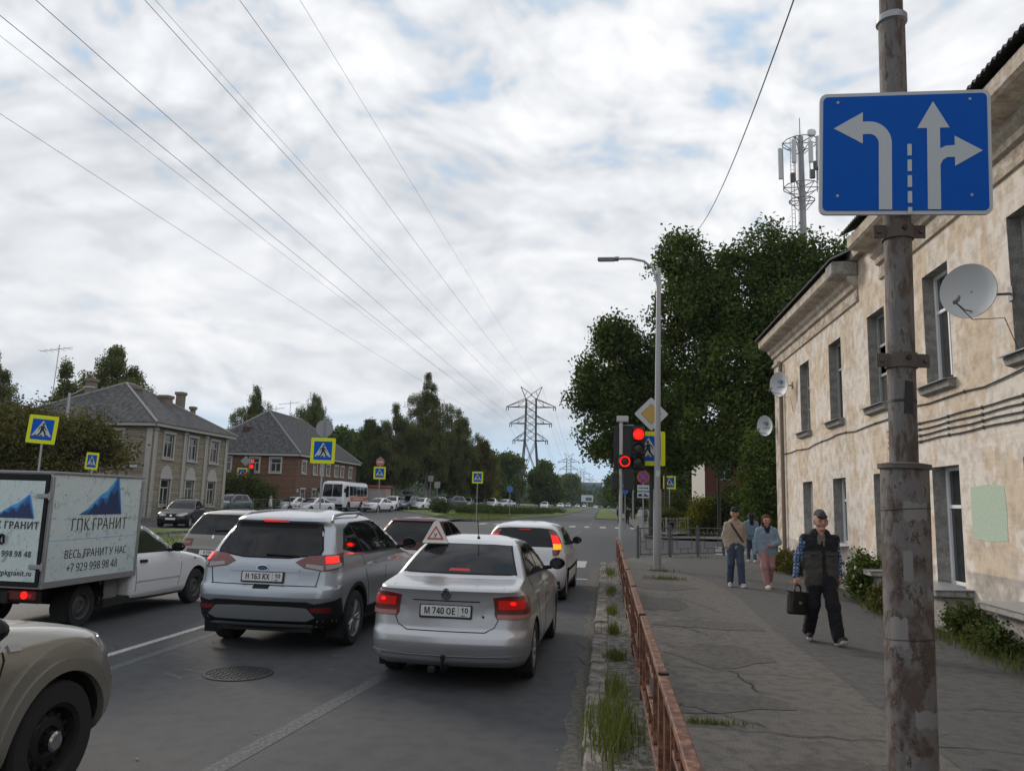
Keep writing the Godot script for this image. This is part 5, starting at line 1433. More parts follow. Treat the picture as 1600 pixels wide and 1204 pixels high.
func plaster_picture() -> ImageTexture:
	var w := 2048
	var h := 512
	var im := PackedByteArray()
	im.resize(w * h * 3)
	var a := noise(0.011, 5, 71, FastNoiseLite.TYPE_SIMPLEX_SMOOTH, 0.55) # peeled paint
	var b := noise(0.030, 3, 73, FastNoiseLite.TYPE_SIMPLEX_SMOOTH, 0.45)
	var c := noise(0.22, 3, 79) # grain
	var st := noise(0.06, 4, 83)
	var ochre := Color(0.56, 0.42, 0.265)
	var pale := Color(0.70, 0.64, 0.57)
	var pink := Color(0.63, 0.53, 0.46)
	var grey := Color(0.36, 0.335, 0.31)
	for j in h:
		var y := 8.0 - (j + 0.5) / h * 8.0
		for i in w:
			var n := a.get_noise_2d(i, j * 0.8)
			var m := b.get_noise_2d(i * 0.7, j)
			var k := c.get_noise_2d(i, j)
			var s := st.get_noise_2d(i * 1.2, j * 0.10) # vertical runs of washed-off lime
			# the yellow coat survives best above the first floor
			var coat := smoothstep(-0.12, 0.20, n * 1.5 + m * 0.30 + s * 0.45 + (0.10 if y > 3.6 else -0.16))
			var col := pale.lerp(ochre, coat * 0.58)
			col = col.lerp(pink, smoothstep(0.05, 0.4, m - n * 0.4) * 0.3)
			# courses of brick show through the thin coat
			var row := fposmod(y / 0.085, 1.0)
			if row < 0.2: col = col * (1.0 + 0.10 * smoothstep(0.0, 0.3, m + 0.1))
			# spalled, greyed spots
			var sp := smoothstep(0.34, 0.48, m * 0.8 + k * 0.35 + (0.12 if y < 1.9 else -0.05))
			col = col.lerp(grey, sp * 0.3)
			if y < 0.9: col = col.lerp(grey, smoothstep(-0.25, 0.2, n + m * 0.5 + 0.1) * 0.75)
			col = col * (0.98 + k * 0.08)
			col = col.linear_to_srgb()
			var o := (j * w + i) * 3
			im[o] = clampi(int(col.r * 255), 0, 255); im[o + 1] = clampi(int(col.g * 255), 0, 255); im[o + 2] = clampi(int(col.b * 255), 0, 255)
	return ImageTexture.create_from_image(Image.create_from_data(w, h, false, Image.FORMAT_RGB8, im))

func build_worn_house() -> void:
	var far := -25.1
	var len := 33.0
	var t := Transform3D(Basis(Vector3(0, 0, 1), Vector3.UP, Vector3(-1, 0, 0)), Vector3(5.38, 0.14, far))
	var house := thing("plastered_house", "long two-storey house with peeling ochre plaster along the pavement", "building", Vector3.ZERO)
	var pl := mat("peeling_plaster", Color.WHITE, 0.95)
	pl.albedo_texture = plaster_picture()
	pl.detail_enabled = true; pl.detail_blend_mode = BaseMaterial3D.BLEND_MODE_MUL; pl.detail_uv_layer = BaseMaterial3D.DETAIL_UV_2
	pl.detail_albedo = ntex(noise(0.02, 6, 91, FastNoiseLite.TYPE_SIMPLEX_SMOOTH, 0.6), [[0.2, Color(0.88, 0.87, 0.86)], [0.6, Color(1, 1, 1)]])
	pl.uv2_triplanar = true; pl.uv2_world_triplanar = true; pl.uv2_scale = Vector3.ONE / 3.1
	pl.heightmap_enabled = true; pl.heightmap_scale = 0.25; pl.heightmap_texture = ntex(noise(0.012, 5, 93, FastNoiseLite.TYPE_SIMPLEX_SMOOTH, 0.6), [], 1024)
	var stone := rough_mat("grey_render", [[0.1, lin(0.25, 0.24, 0.225)], [0.5, lin(0.33, 0.32, 0.30)], [0.9, lin(0.42, 0.405, 0.38)]], 0.05, 1.4, [[0.3, Color(0.88, 0.87, 0.86)], [0.7, Color(1, 1, 1)]], 0.04, 4.0, 0.95, 0.3, 95)
	var trim := rough_mat("cornice_lime", [[0.15, lin(0.40, 0.35, 0.29)], [0.45, lin(0.53, 0.47, 0.40)], [0.85, lin(0.64, 0.58, 0.51)]], 0.03, 1.8, [[0.3, Color(0.84, 0.81, 0.78)], [0.65, Color(1, 1, 1)]], 0.02, 5.0, 0.95, 0.5, 97)
	var upvc := mat("white_plastic_frame", lin(0.76, 0.77, 0.78), 0.4)
	var wood := rough_mat("grey_white_wood", [[0.2, lin(0.22, 0.22, 0.21)], [0.6, lin(0.42, 0.42, 0.41)], [0.9, lin(0.52, 0.52, 0.5)]], 0.06, 0.6, [], 0.0, 1.0, 0.8, 0.0, 99)
	var pane := mat("dark_pane", lin(0.02, 0.022, 0.024), 0.05, 0.0, 0.6)
	var holes := []
	var low := []
	for k in 11:
		var u := -22.2 + k * 2.86 - far
		holes.append([u, u + 1.0, 3.86, 5.76])
		low.append([u, u + 1.0, [1.0, 1.0, 0.66, 0.62][mini(k, 3)], 2.50])
	var g := Geo.new()
	facade(g, t, len, 7.4, holes + low, 0.0, 1.0 / 32, 1.0 / 8, Geo.new())
	for o in holes + low:
		var rv := Geo.new()
		facade(Geo.new(), t, 0.1, 0.1, [o], 0.34, 1.0, 1.0, rv)
		put("window_reveal", rv, stone, house)
	# gable end and the hidden back
	var te := Transform3D(Basis(Vector3(-1, 0, 0), Vector3.UP, Vector3(0, 0, -1)), Vector3(15.4, 0.14, far))
	facade(g, te, 10.02, 7.4, [], 0.3, 1.0 / 32, 1.0 / 8)
	put("wall", g, pl, house)
	part("core", house, mat("room_plaster", lin(0.48, 0.46, 0.42), 0.95), func(q): q.box(Vector3(10.6, 3.5, far + len / 2), Vector3(9.6, 6.9, len - 0.6)))  # added unseen solid box, keeps light from leaking through the house
	var k := 0
	for o in holes:
		var wt := t * Transform3D(Basis.IDENTITY, Vector3(o[0], o[2], -0.22))
		window(house, wt, 1.0, 1.9, wood if k != 3 else upvc, pane, [[0.5, 0.05, 0.66]], [0.66] if k % 2 else [0.66, 0.34])
		part("window_sill", house, stone, func(q):
			moulding(q, t, [Vector2(0.0, o[2] - 0.17), Vector2(0.10, o[2] - 0.14), Vector2(0.13, o[2] - 0.04), Vector2(0.0, o[2] - 0.02)], o[0] - 0.08, o[1] + 0.08))
		part("sill_flashing", house, mat("zinc", lin(0.42, 0.43, 0.45), 0.45, 0.6), func(q): q.box(t * Vector3((o[0] + o[1]) / 2, o[2] - 0.012, 0.02), Vector3(0.36, 0.012, 1.2), Basis(Vector3.BACK, 0.12)))
		k += 1
	k = 0
	for o in low:
		var wt := t * Transform3D(Basis.IDENTITY, Vector3(o[0], o[2], -0.24))
		window(house, wt, 1.0, o[3] - o[2], upvc, pane, [[0.68, 0.0, 0.66]] if k > 1 else [], [0.66])
		# stone ledges in front of the tall ground floor openings
		if k > 1:
			part("window_ledge", house, stone, func(q):
				q.cbox(t * Vector3(o[0] + 0.5, o[2] - 0.05, 0.22), Vector3(0.62, 0.10, 1.5), 0.02)
				q.cbox(t * Vector3(o[0] + 0.5, (o[2] - 0.1) / 2, 0.17), Vector3(0.40, o[2] - 0.1, 1.34), 0.02))
			part("ledge_sheet", house, mat("zinc", lin(0.4)), func(q): q.box(t * Vector3(o[0] + 0.5, o[2] + 0.012, 0.22), Vector3(0.66, 0.014, 1.54), Basis(Vector3.BACK, 0.03)))
		else:
			part("window_sill", house, upvc, func(q): q.box(t * Vector3(o[0] + 0.5, o[2] - 0.02, 0.03), Vector3(0.3, 0.025, 1.1), Basis(Vector3.BACK, 0.1)))
		k += 1
	# corner pier, plinth, string lines
	part("corner_pier", house, trim, func(q):
		q.cbox(t * Vector3(0.36, 3.1, 0.045), Vector3(0.09, 6.2, 0.72), 0.01)
		q.cbox(t * Vector3(0.36, 6.25, 0.07), Vector3(0.16, 0.12, 0.80), 0.02))
	part("plinth", house, stone, func(q): q.cbox(t * Vector3(len / 2, 0.18, 0.03), Vector3(0.08, 0.5, len), 0.02))
	# cornices: the far wing, then the main part a little higher
	var cor := func(y: float, out: float) -> Array:
		return [Vector2(0.0, y), Vector2(0.05, y + 0.01), Vector2(0.06, y + 0.10), Vector2(0.03, y + 0.12), Vector2(0.03, y + 0.28), Vector2(0.10, y + 0.31), Vector2(0.12, y + 0.40), Vector2(0.20, y + 0.46), Vector2(0.23, y + 0.56), Vector2(out - 0.05, y + 0.62), Vector2(out, y + 0.66), Vector2(out, y + 0.86), Vector2(0.0, y + 0.92)]
	part("cornice", house, trim, func(q): moulding(q, t, cor.call(6.24, 0.50), -0.30, 8.15))
	part("cornice", house, trim, func(q): moulding(q, t, cor.call(6.30, 0.62), 9.55, len))
	part("cornice_block", house, stone, func(q): q.cbox(t * Vector3(7.95, 6.98, 0.27), Vector3(0.56, 0.32, 0.5), 0.03))
	part("gable_stub", house, trim, func(q): q.slab(v2([0, 0, 1.9, 0, 1.9, 0.75, 1.6, 0.85]), t * Transform3D(Basis.IDENTITY, Vector3(7.6, 7.15, 0.0)), -0.3, 0.16))
	# roofs of waved sheets
	var slate := rough_mat("old_slate", [[0.1, lin(0.035, 0.036, 0.037)], [0.5, lin(0.07, 0.07, 0.07)], [0.9, lin(0.12, 0.118, 0.112)]], 0.05, 1.6, [], 0.0, 1.0, 0.9, 0.5, 101)
	var roof := func(u0: float, u1: float, y: float, out: float) -> void:
		part("roof", house, slate, func(q):
			var n := int((u1 - u0) / 0.0325)
			var f: int = q.v.size()
			for i in n + 1:
				var u := u0 + i * 0.0325
				var wv := 0.026 * sin(u * TAU / 0.13)
				for s in [[out, 0.0, 0.0], [out, 0.0, -0.018], [-4.6, 2.5, 0.0]]: q.p(t * Vector3(u, y + s[1] + s[2] + wv, s[0]))
			for i in n:
				var a := f + i * 3
				q.tri(a, a + 2, a + 3); q.tri(a + 3, a + 2, a + 5)
				q.tri(a, a + 3, a + 1); q.tri(a + 1, a + 3, a + 4))
	roof.call(-0.42, 8.3, 7.16, 0.60)
	roof.call(9.4, len, 7.26, 0.74)
	part("roof_back", house, slate, func(q):
		q.quad(Vector3(9.9, 9.8, far - 0.3), Vector3(9.9, 9.8, far + len), Vector3(16, 7.3, far + len), Vector3(16, 7.3, far - 0.3))
		q.tri3(Vector3(15.4, 7.4, far), Vector3(5.3, 7.4, far), Vector3(9.9, 9.7, far)))
	# painted-over square, cables, downpipe
	part("painted_square", house, rough_mat("green_paint", [[0.1, lin(0.36, 0.46, 0.35)], [0.9, lin(0.47, 0.56, 0.45)]], 0.04, 1.0, [], 0.0, 1.0, 0.9, 0.2, 103), func(q): q.slab(v2([0, 0.02, 0.5, 0, 1.0, 0.03, 1.02, 0.4, 0.99, 0.78, 0.5, 0.80, 0.01, 0.77, -0.01, 0.4]), t * Transform3D(Basis.IDENTITY, Vector3(-12.28 - far, 1.37, 0)), 0.001, 0.004))
	var black := mat("cable_black", lin(0.022), 0.6)
	for c in 5:
		var pts := []
		for i in 34:
			var u := lerpf(0.4 if c == 0 else 9.6, 22.0, i / 33.0)
			var y: float = (3.36 + 0.018 * u + 0.03 * sin(u * 1.3) + 0.02 * sin(u * 3.1)) if c == 0 else 3.36 - 0.10 * c + 0.03 * (u - 9.6) / 5 + 0.008 * sin(u * 4 + c)
			pts.append(t * Vector3(u, y, 0.025))
		part("wall_cable", house, black, func(q): q.tube(pts, 0.013, 5, false))
		for i in range(1, 33, 3): part("cable_clip", house, black, func(q): q.box(pts[i] + Vector3(0.012, 0.0, 0), Vector3(0.03, 0.05, 0.03)))
	part("downpipe", house, rough_mat("rusty_pipe", [[0.2, lin(0.16, 0.12, 0.09)], [0.6, lin(0.24, 0.20, 0.16)], [0.9, lin(0.10, 0.055, 0.03)]], 0.05, 0.7, [], 0, 1, 0.8, 0.0, 105), func(q): q.tube([t * Vector3(0.92, 0.2, 0.1), t * Vector3(0.92, 3.2, 0.1), t * Vector3(0.92, 6.2, 0.1)], 0.055, 10))
	build_dishes(t, far)

func build_dishes(t: Transform3D, far: float) -> void:
	var white := mat("dish_white", lin(0.50, 0.51, 0.52), 0.5)
	var steel := mat("dish_steel", lin(0.20, 0.20, 0.21), 0.5, 0.5)
	var blue := mat("print_blue", lin(0.10, 0.17, 0.28), 0.6)
	for q in [["big plain grey satellite dish beside an upper window of the plastered house", Vector3(-10.6 - far, 4.69, 0.62), 0.36, false, 1.1], ["white satellite dish with a printed mark at the house corner, upper one", Vector3(2.15, 5.35, 0.42), 0.36, true, 1.6], ["white satellite dish with a printed mark at the house corner, lower one", Vector3(0.0, 4.35, 0.42), 0.32, true, 1.4]]:
		var at: Vector3 = t * q[1]
		var o := thing("satellite_dish", q[0], "satellite dish", at, 0.0, "dishes on the plastered house")
		var r: float = q[2]
		# looks down the road towards the camera and a little up
		var n := Vector3(-q[4], -0.14, 1.0).normalized()
		var x := Vector3.UP.cross(n).normalized()
		var b := Basis(x, n, x.cross(n))
		var prof := []
		for k in 9: prof.append(Vector2(r * (1 - k / 8.0) + 0.001, -0.09 * (1 - pow(1 - k / 8.0, 2))))
		part("reflector", o, white, func(g):
			g.lathe(Vector3.ZERO, b, prof, 32)
			var back := []
			for k in 9: back.append(Vector2(prof[8 - k].x, prof[8 - k].y - 0.012))
			g.lathe(Vector3.ZERO, b, back, 32)
			g.lathe(Vector3.ZERO, b, [Vector2(r, -0.014), Vector2(r + 0.006, -0.006), Vector2(r, 0.002)], 32))
		var face := Transform3D(Basis(x, n.cross(x), n), -n * 0.065)
		if q[3]:
			part("printed_mark", o, blue, func(g):
				g.slab(disc(14, 0.09, 0.035, Vector2(0.0, 0.09)), face, 0.0, 0.02)
				g.slab(disc(14, 0.05, 0.06, Vector2(0.01, 0.07)), face, 0.0, 0.022)
				g.slab(v2([-0.13, -0.07, 0.13, -0.07, 0.13, -0.055, -0.13, -0.055]), face, 0.0, 0.02))
		var foot := -n.cross(x) * r * 0.75
		var tip := foot * 0.7 + n * r * 1.05
		part("receiver_arm", o, steel, func(g): g.tube([foot - n * 0.05, foot + n * r * 0.4, tip], 0.011, 6))
		part("receiver", o, mat("receiver_grey", lin(0.16), 0.6), func(g): g.tube([tip + n * 0.02, tip - n * 0.05 + Vector3(0, 0.04, 0), tip - n * 0.1 + Vector3(0, 0.09, 0)], [0.03, 0.03, 0.022], 8))
		var wall := Vector3(5.38 - at.x, -0.05, -0.15)
		part("wall_bracket", o, steel, func(g):
			g.tube([-n * 0.09, -n * 0.14 + Vector3(0.05, -0.05, 0), wall + Vector3(0, 0.05, 0)], 0.018, 6)
			g.cbox(wall - Vector3(0.01, -0.05, 0), Vector3(0.02, 0.2, 0.12), 0.004))
		part("lead", o, mat("cable_black", lin(0.02)), func(g): g.tube([tip, tip * 0.4 + Vector3(0.1, -r * 0.9, 0), wall * 0.8 + Vector3(0, -0.3, 0), wall + Vector3(-0.01, -0.75, 0.1)], 0.006, 5))
# ---------------------------------------------------------------- posts, signs, signals, railings
func post_signs_materials() -> void:
	mat("sign_blue", lin(0.004, 0.085, 0.42), 0.6, 0.0, 0.22)
	mat("sign_white", lin(0.42, 0.46, 0.50), 0.45)
	mat("sign_yellow", lin(0.60, 0.62, 0.02), 0.6, 0.0, 0.3)
	mat("sign_black", lin(0.012), 0.6)
	mat("sign_red", lin(0.42, 0.05, 0.04), 0.5)
	mat("sign_back", lin(0.24, 0.25, 0.26), 0.5, 0.3)
	mat("galvanised", lin(0.30, 0.31, 0.325), 0.45, 0.55)
	mat("black_plastic", lin(0.012, 0.012, 0.013), 0.55)
	mat("rubber", lin(0.014, 0.014, 0.015), 0.85)

# the walking figure of the crossing sign, in a unit square
func walker() -> Array:
	return [disc(12, 0.052, 0.058, Vector2(0.03, 0.73)),
		v2([-0.03, 0.67, 0.06, 0.66, 0.09, 0.45, 0.05, 0.40, -0.07, 0.42, -0.06, 0.56]),
		v2([0.03, 0.65, 0.07, 0.64, 0.17, 0.50, 0.20, 0.42, 0.165, 0.41, 0.13, 0.49, 0.05, 0.57]),
		v2([-0.03, 0.66, -0.13, 0.58, -0.17, 0.44, -0.135, 0.43, -0.10, 0.54, -0.03, 0.60]),
		v2([0.09, 0.46, 0.01, 0.44, 0.09, 0.30, 0.14, 0.13, 0.21, 0.13, 0.16, 0.32]),
		v2([0.04, 0.43, -0.07, 0.44, -0.09, 0.30, -0.20, 0.14, -0.135, 0.11, -0.02, 0.28])]

func crossing_panel(parent: Node, t: Transform3D, s: float, flip := false) -> void:
	# yellow backing, blue square, white triangle, black figure
	var o := part("crossing_sign", parent, M.sign_yellow, func(g): g.slab(rrect(s, s * 1.04, 0.04), t, -0.012, 0.0))
	var q := t.scaled_local(Vector3(-1 if flip else 1, 1, 1)) if false else t
	part("blue_field", o, M.sign_blue, func(g): g.slab(rrect(s * 0.74, s * 0.76, 0.02), q, 0.001, 0.004))
	part("white_triangle", o, M.sign_white, func(g): g.slab(v2([-0.34 * s, -0.25 * s, 0.34 * s, -0.25 * s, 0, 0.33 * s]), q, 0.005, 0.007))
	var m := -1.0 if flip else 1.0
	part("walking_figure", o, M.sign_black, func(g):
		for w in walker():
			var a := PackedVector2Array()
			for c in w: a.append(Vector2(c.x * 0.82 * m, c.y * 0.72 - 0.335) * s)
			g.slab(a, q, 0.008, 0.0095)
		for k in 3:
			var x := (-0.27 + k * 0.20) * s
			g.slab(v2([x, -0.245 * s, x + 0.11 * s, -0.245 * s, x + 0.10 * s, -0.20 * s, x + 0.03 * s, -0.20 * s]), q, 0.008, 0.0094))

func sign_post(label: String, at: Vector3, h: float, r := 0.038) -> Node3D:
	var o := thing("sign_post", label, "sign post", at)
	part("post", o, M.galvanised, func(g): g.tube([Vector3(0, -0.1, 0), Vector3(0, h, 0)], r, 10))
	return o

func facing(at: Vector3, turn: float) -> Transform3D:
	return Transform3D(Basis(Vector3.UP, turn), at)

func build_lane_sign() -> void:
	var o := thing("lane_sign_post", "thick rusty steel post carrying a blue lane direction sign", "sign post", Vector3(1.74, 0.14, -4.9))
	o.rotation = Vector3(0, 0, -0.019)
	var im := rust_picture()
	var rust := mat("rusty_paint", Color.WHITE, 0.75, 0.1)
	rust.albedo_texture = im
	rust.uv1_scale = Vector3(1, 1, 1)
	rust.heightmap_enabled = true; rust.heightmap_scale = 0.25; rust.heightmap_texture = ntex(noise(0.05, 5, 113), [])
	var cyl := func(y0: float, y1: float, r: float, v0: float, v1: float, called: String) -> void:
		var g := Geo.new()
		var n := 40
		for i in 2:
			for k in n + 1:
				var a := TAU * k / n
				g.p(Vector3(cos(a) * r, y0 if i == 0 else y1, sin(a) * r), Vector2(float(k) / n, v0 if i == 0 else v1))
		for k in n:
			g.tri(k, k + 1, k + n + 1); g.tri(k + 1, k + n + 2, k + n + 1)
		put(called, g, rust, o)
	cyl.call(-0.1, 2.02, 0.134, 1.0, 0.58, "lower_tube")
	cyl.call(2.02, 4.98, 0.080, 0.58, 0.1, "upper_tube")
	cyl.call(4.98, 7.5, 0.071, 0.1, 0.0, "top_tube")
	part("flange", o, rust, func(g): g.lathe(Vector3(0, 2.0, 0), Basis.IDENTITY, [Vector2(0.134, 0.0), Vector2(0.148, 0.0), Vector2(0.148, 0.028), Vector2(0.08, 0.04)], 40))
	part("ring", o, M.galvanised, func(g): g.lathe(Vector3(0, 4.94, 0), Basis.IDENTITY, [Vector2(0.08, -0.03), Vector2(0.095, -0.02), Vector2(0.095, 0.02), Vector2(0.072, 0.04)], 32))
	var band := rough_mat("rusted_band", [[0.2, lin(0.05, 0.04, 0.035)], [0.6, lin(0.11, 0.09, 0.08)], [0.9, lin(0.17, 0.11, 0.075)]], 0.08, 0.4, [], 0, 1, 0.8, 0.0, 117)
	for y in [2.66, 3.48]:
		part("clamp", o, band, func(g):
			g.lathe(Vector3(0, y - 0.045, 0), Basis.IDENTITY, [Vector2(0.08, 0.0), Vector2(0.092, 0.0), Vector2(0.092, 0.09), Vector2(0.08, 0.09)], 32)
			for s in [-1, 1]: g.cbox(Vector3(s * 0.118, y, 0.03), Vector3(0.072, 0.085, 0.012), 0.003))
		for s in [-1, 1]: part("bolt", o, band, func(g): g.tube([Vector3(s * 0.125, y, 0.034), Vector3(s * 0.125, y, 0.052)], 0.013, 6))
		part("bolt", o, M.black_plastic, func(g): g.tube([Vector3(0.01, y + 0.01, 0.09), Vector3(0.01, y + 0.01, 0.105)], 0.016, 10))
	part("tape", o, M.black_plastic, func(g):
		g.lathe(Vector3(0, 2.40, 0), Basis.IDENTITY, [Vector2(0.0815, 0.0), Vector2(0.0815, 0.018)], 32)
		g.slab(v2([-0.02, 2.33, 0.03, 2.33, 0.035, 2.52, -0.01, 2.53]), Transform3D(), 0.078, 0.0835))
	for y in [1.02, 1.76]:
		part("wire", o, M.black_plastic, func(g):
			var pts := []
			for k in 33: pts.append(Vector3(cos(TAU * k / 32) * 0.136, y + 0.012 * sin(TAU * k / 32 + 1.0), sin(TAU * k / 32) * 0.136))
			g.tube(pts, 0.0025, 5, false))
	# torn scraps of notices pasted on
	var scrap := rough_mat("paper_scrap", [[0.2, lin(0.14, 0.135, 0.13)], [0.8, lin(0.25, 0.24, 0.23)]], 0.1, 0.3, [], 0, 1, 0.9, 0, 119)
	for q in [[-0.75, 0.98, 0.10, 0.16], [0.4, 0.55, 0.16, 0.09], [0.1, 1.7, 0.14, 0.10], [-0.3, 1.35, 0.05, 0.18], [0.75, 1.25, 0.07, 0.06]]:
		part("paper_scrap", o, scrap, func(g):
			var n := 8
			for i in 2:
				for k in n + 1:
					var a: float = PI / 2 - q[0] + (float(k) / n - 0.5) * q[2] / 0.134
					g.p(Vector3(cos(a) * 0.1352, q[1] + (q[3] if i else 0.0) + rf(-0.012, 0.012), sin(a) * 0.1352))
			for k in n:
				g.tri(k, k + 1, k + n + 1); g.tri(k + 1, k + n + 2, k + n + 1))
	# the board itself
	var t := Transform3D(Basis(Vector3.UP, -0.06) * Basis(Vector3.BACK, -0.020), Vector3(0.012, 3.97, 0.11)).scaled_local(Vector3(0.955, 1.055, 1.0))
	var b := part("lane_sign", o, mat("sign_rim", lin(0.42, 0.45, 0.48), 0.4), func(g): g.slab(rrect(1.05, 0.77, 0.045), t, -0.02, 0.0))
	part("blue_field", b, M.sign_blue, func(g): g.slab(rrect(1.005, 0.725, 0.03), t, 0.001, 0.003))
	var arc := func(c: Vector2, r0: float, r1: float, a0: float, a1: float) -> PackedVector2Array:
		var p := PackedVector2Array()
		for k in 9: p.append(c + Vector2.from_angle(lerpf(a0, a1, k / 8.0)) * r1)
		for k in 9: p.append(c + Vector2.from_angle(lerpf(a1, a0, k / 8.0)) * r0)
		return p
	var wht: Material = M.sign_white
	part("turn_arrow", b, wht, func(g):
		g.slab(v2([-0.436, 0.158, -0.254, 0.258, -0.254, 0.058]), t, 0.004, 0.006)
		g.slab(v2([-0.256, 0.118, -0.215, 0.118, -0.215, 0.198, -0.256, 0.198]), t, 0.004, 0.0058)
		g.slab(arc.call(Vector2(-0.215, 0.058), 0.06, 0.14, 0.0, PI / 2), t, 0.004, 0.006)
		g.slab(v2([-0.155, -0.356, -0.075, -0.356, -0.075, 0.06, -0.155, 0.06]), t, 0.004, 0.0058))
	part("forward_arrow", b, wht, func(g):
		g.slab(v2([0.178, 0.316, 0.08, 0.148, 0.276, 0.148]), t, 0.004, 0.006)
		g.slab(v2([0.140, -0.356, 0.218, -0.356, 0.218, 0.15, 0.140, 0.15]), t, 0.004, 0.0058))
	part("side_arrow", b, wht, func(g):
		g.slab(v2([0.47, 0.002, 0.305, 0.096, 0.305, -0.092]), t, 0.004, 0.006)
		g.slab(v2([0.217, 0.018, 0.25, 0.034, 0.307, 0.038, 0.307, -0.036, 0.262, -0.036, 0.234, -0.052, 0.217, -0.085]), t, 0.004, 0.0061))
	for k in 5: part("lane_dash", b, wht, func(g): g.slab(v2([0.02, 0.05 - k * 0.098 - 0.072 * (0.6 if k == 4 else 1.0), 0.046, 0.05 - k * 0.098 - 0.072 * (0.6 if k == 4 else 1.0), 0.046, 0.05 - k * 0.098, 0.02, 0.05 - k * 0.098]), t, 0.004, 0.0058))
	for s in [[-0.41, 0.325], [0.40, 0.325], [-0.41, -0.27], [0.40, -0.27]]: part("rivet", b, M.galvanised, func(g): g.slab(disc(10, 0.009, -1, Vector2(s[0], s[1])), t, 0.003, 0.007))

func rust_picture() -> ImageTexture:
	var w := 256
	var h := 1024
	var im := PackedByteArray()
	im.resize(w * h * 3)
	var a := noise(0.016, 5, 131, FastNoiseLite.TYPE_SIMPLEX_SMOOTH, 0.6)
	var b := noise(0.05, 4, 133, FastNoiseLite.TYPE_SIMPLEX_SMOOTH, 0.6)
	var c := noise(0.3, 2, 137)
	var grey := Color(0.135, 0.128, 0.126)
	var pale := Color(0.20, 0.18, 0.162)
	var brown := Color(0.080, 0.053, 0.042)
	var deep := Color(0.050, 0.038, 0.034)
	for j in h:
		for i in w:
			# three samples round the tube so that its seam does not show
			var ang := TAU * i / w
			var x := cos(ang) * 40.0
			var z := sin(ang) * 40.0
			var n := a.get_noise_3d(x, j * 1.0, z)
			var m := b.get_noise_3d(x, j * 0.8, z)
			var k := c.get_noise_3d(x * 3, j, z * 3)
			var v := float(j) / h
			var zone := 0.12 if v > 0.62 and v < 0.86 else (-0.13 if v > 0.9 or (v < 0.5 and v > 0.2) else -0.04)
			var col := grey.lerp(pale, smoothstep(0.0, 0.35, m - n * 0.3))
			col = col.lerp(brown, smoothstep(-0.22, 0.34, n + m * 0.7 + k * 0.25 + zone))
			col = col.lerp(deep, smoothstep(0.15, 0.4, m + k * 0.3 + zone * 0.5))
			var chip := smoothstep(0.36, 0.46, k * 0.7 + m * 0.4)
			col = col.lerp(pale, chip * 0.7)
			col = (col * (1.0 + 0.2 * k)).linear_to_srgb()
			var o := (j * w + i) * 3
			im[o] = clampi(int(col.r * 255), 0, 255); im[o + 1] = clampi(int(col.g * 255), 0, 255); im[o + 2] = clampi(int(col.b * 255), 0, 255)
	return ImageTexture.create_from_image(Image.create_from_data(w, h, false, Image.FORMAT_RGB8, im))

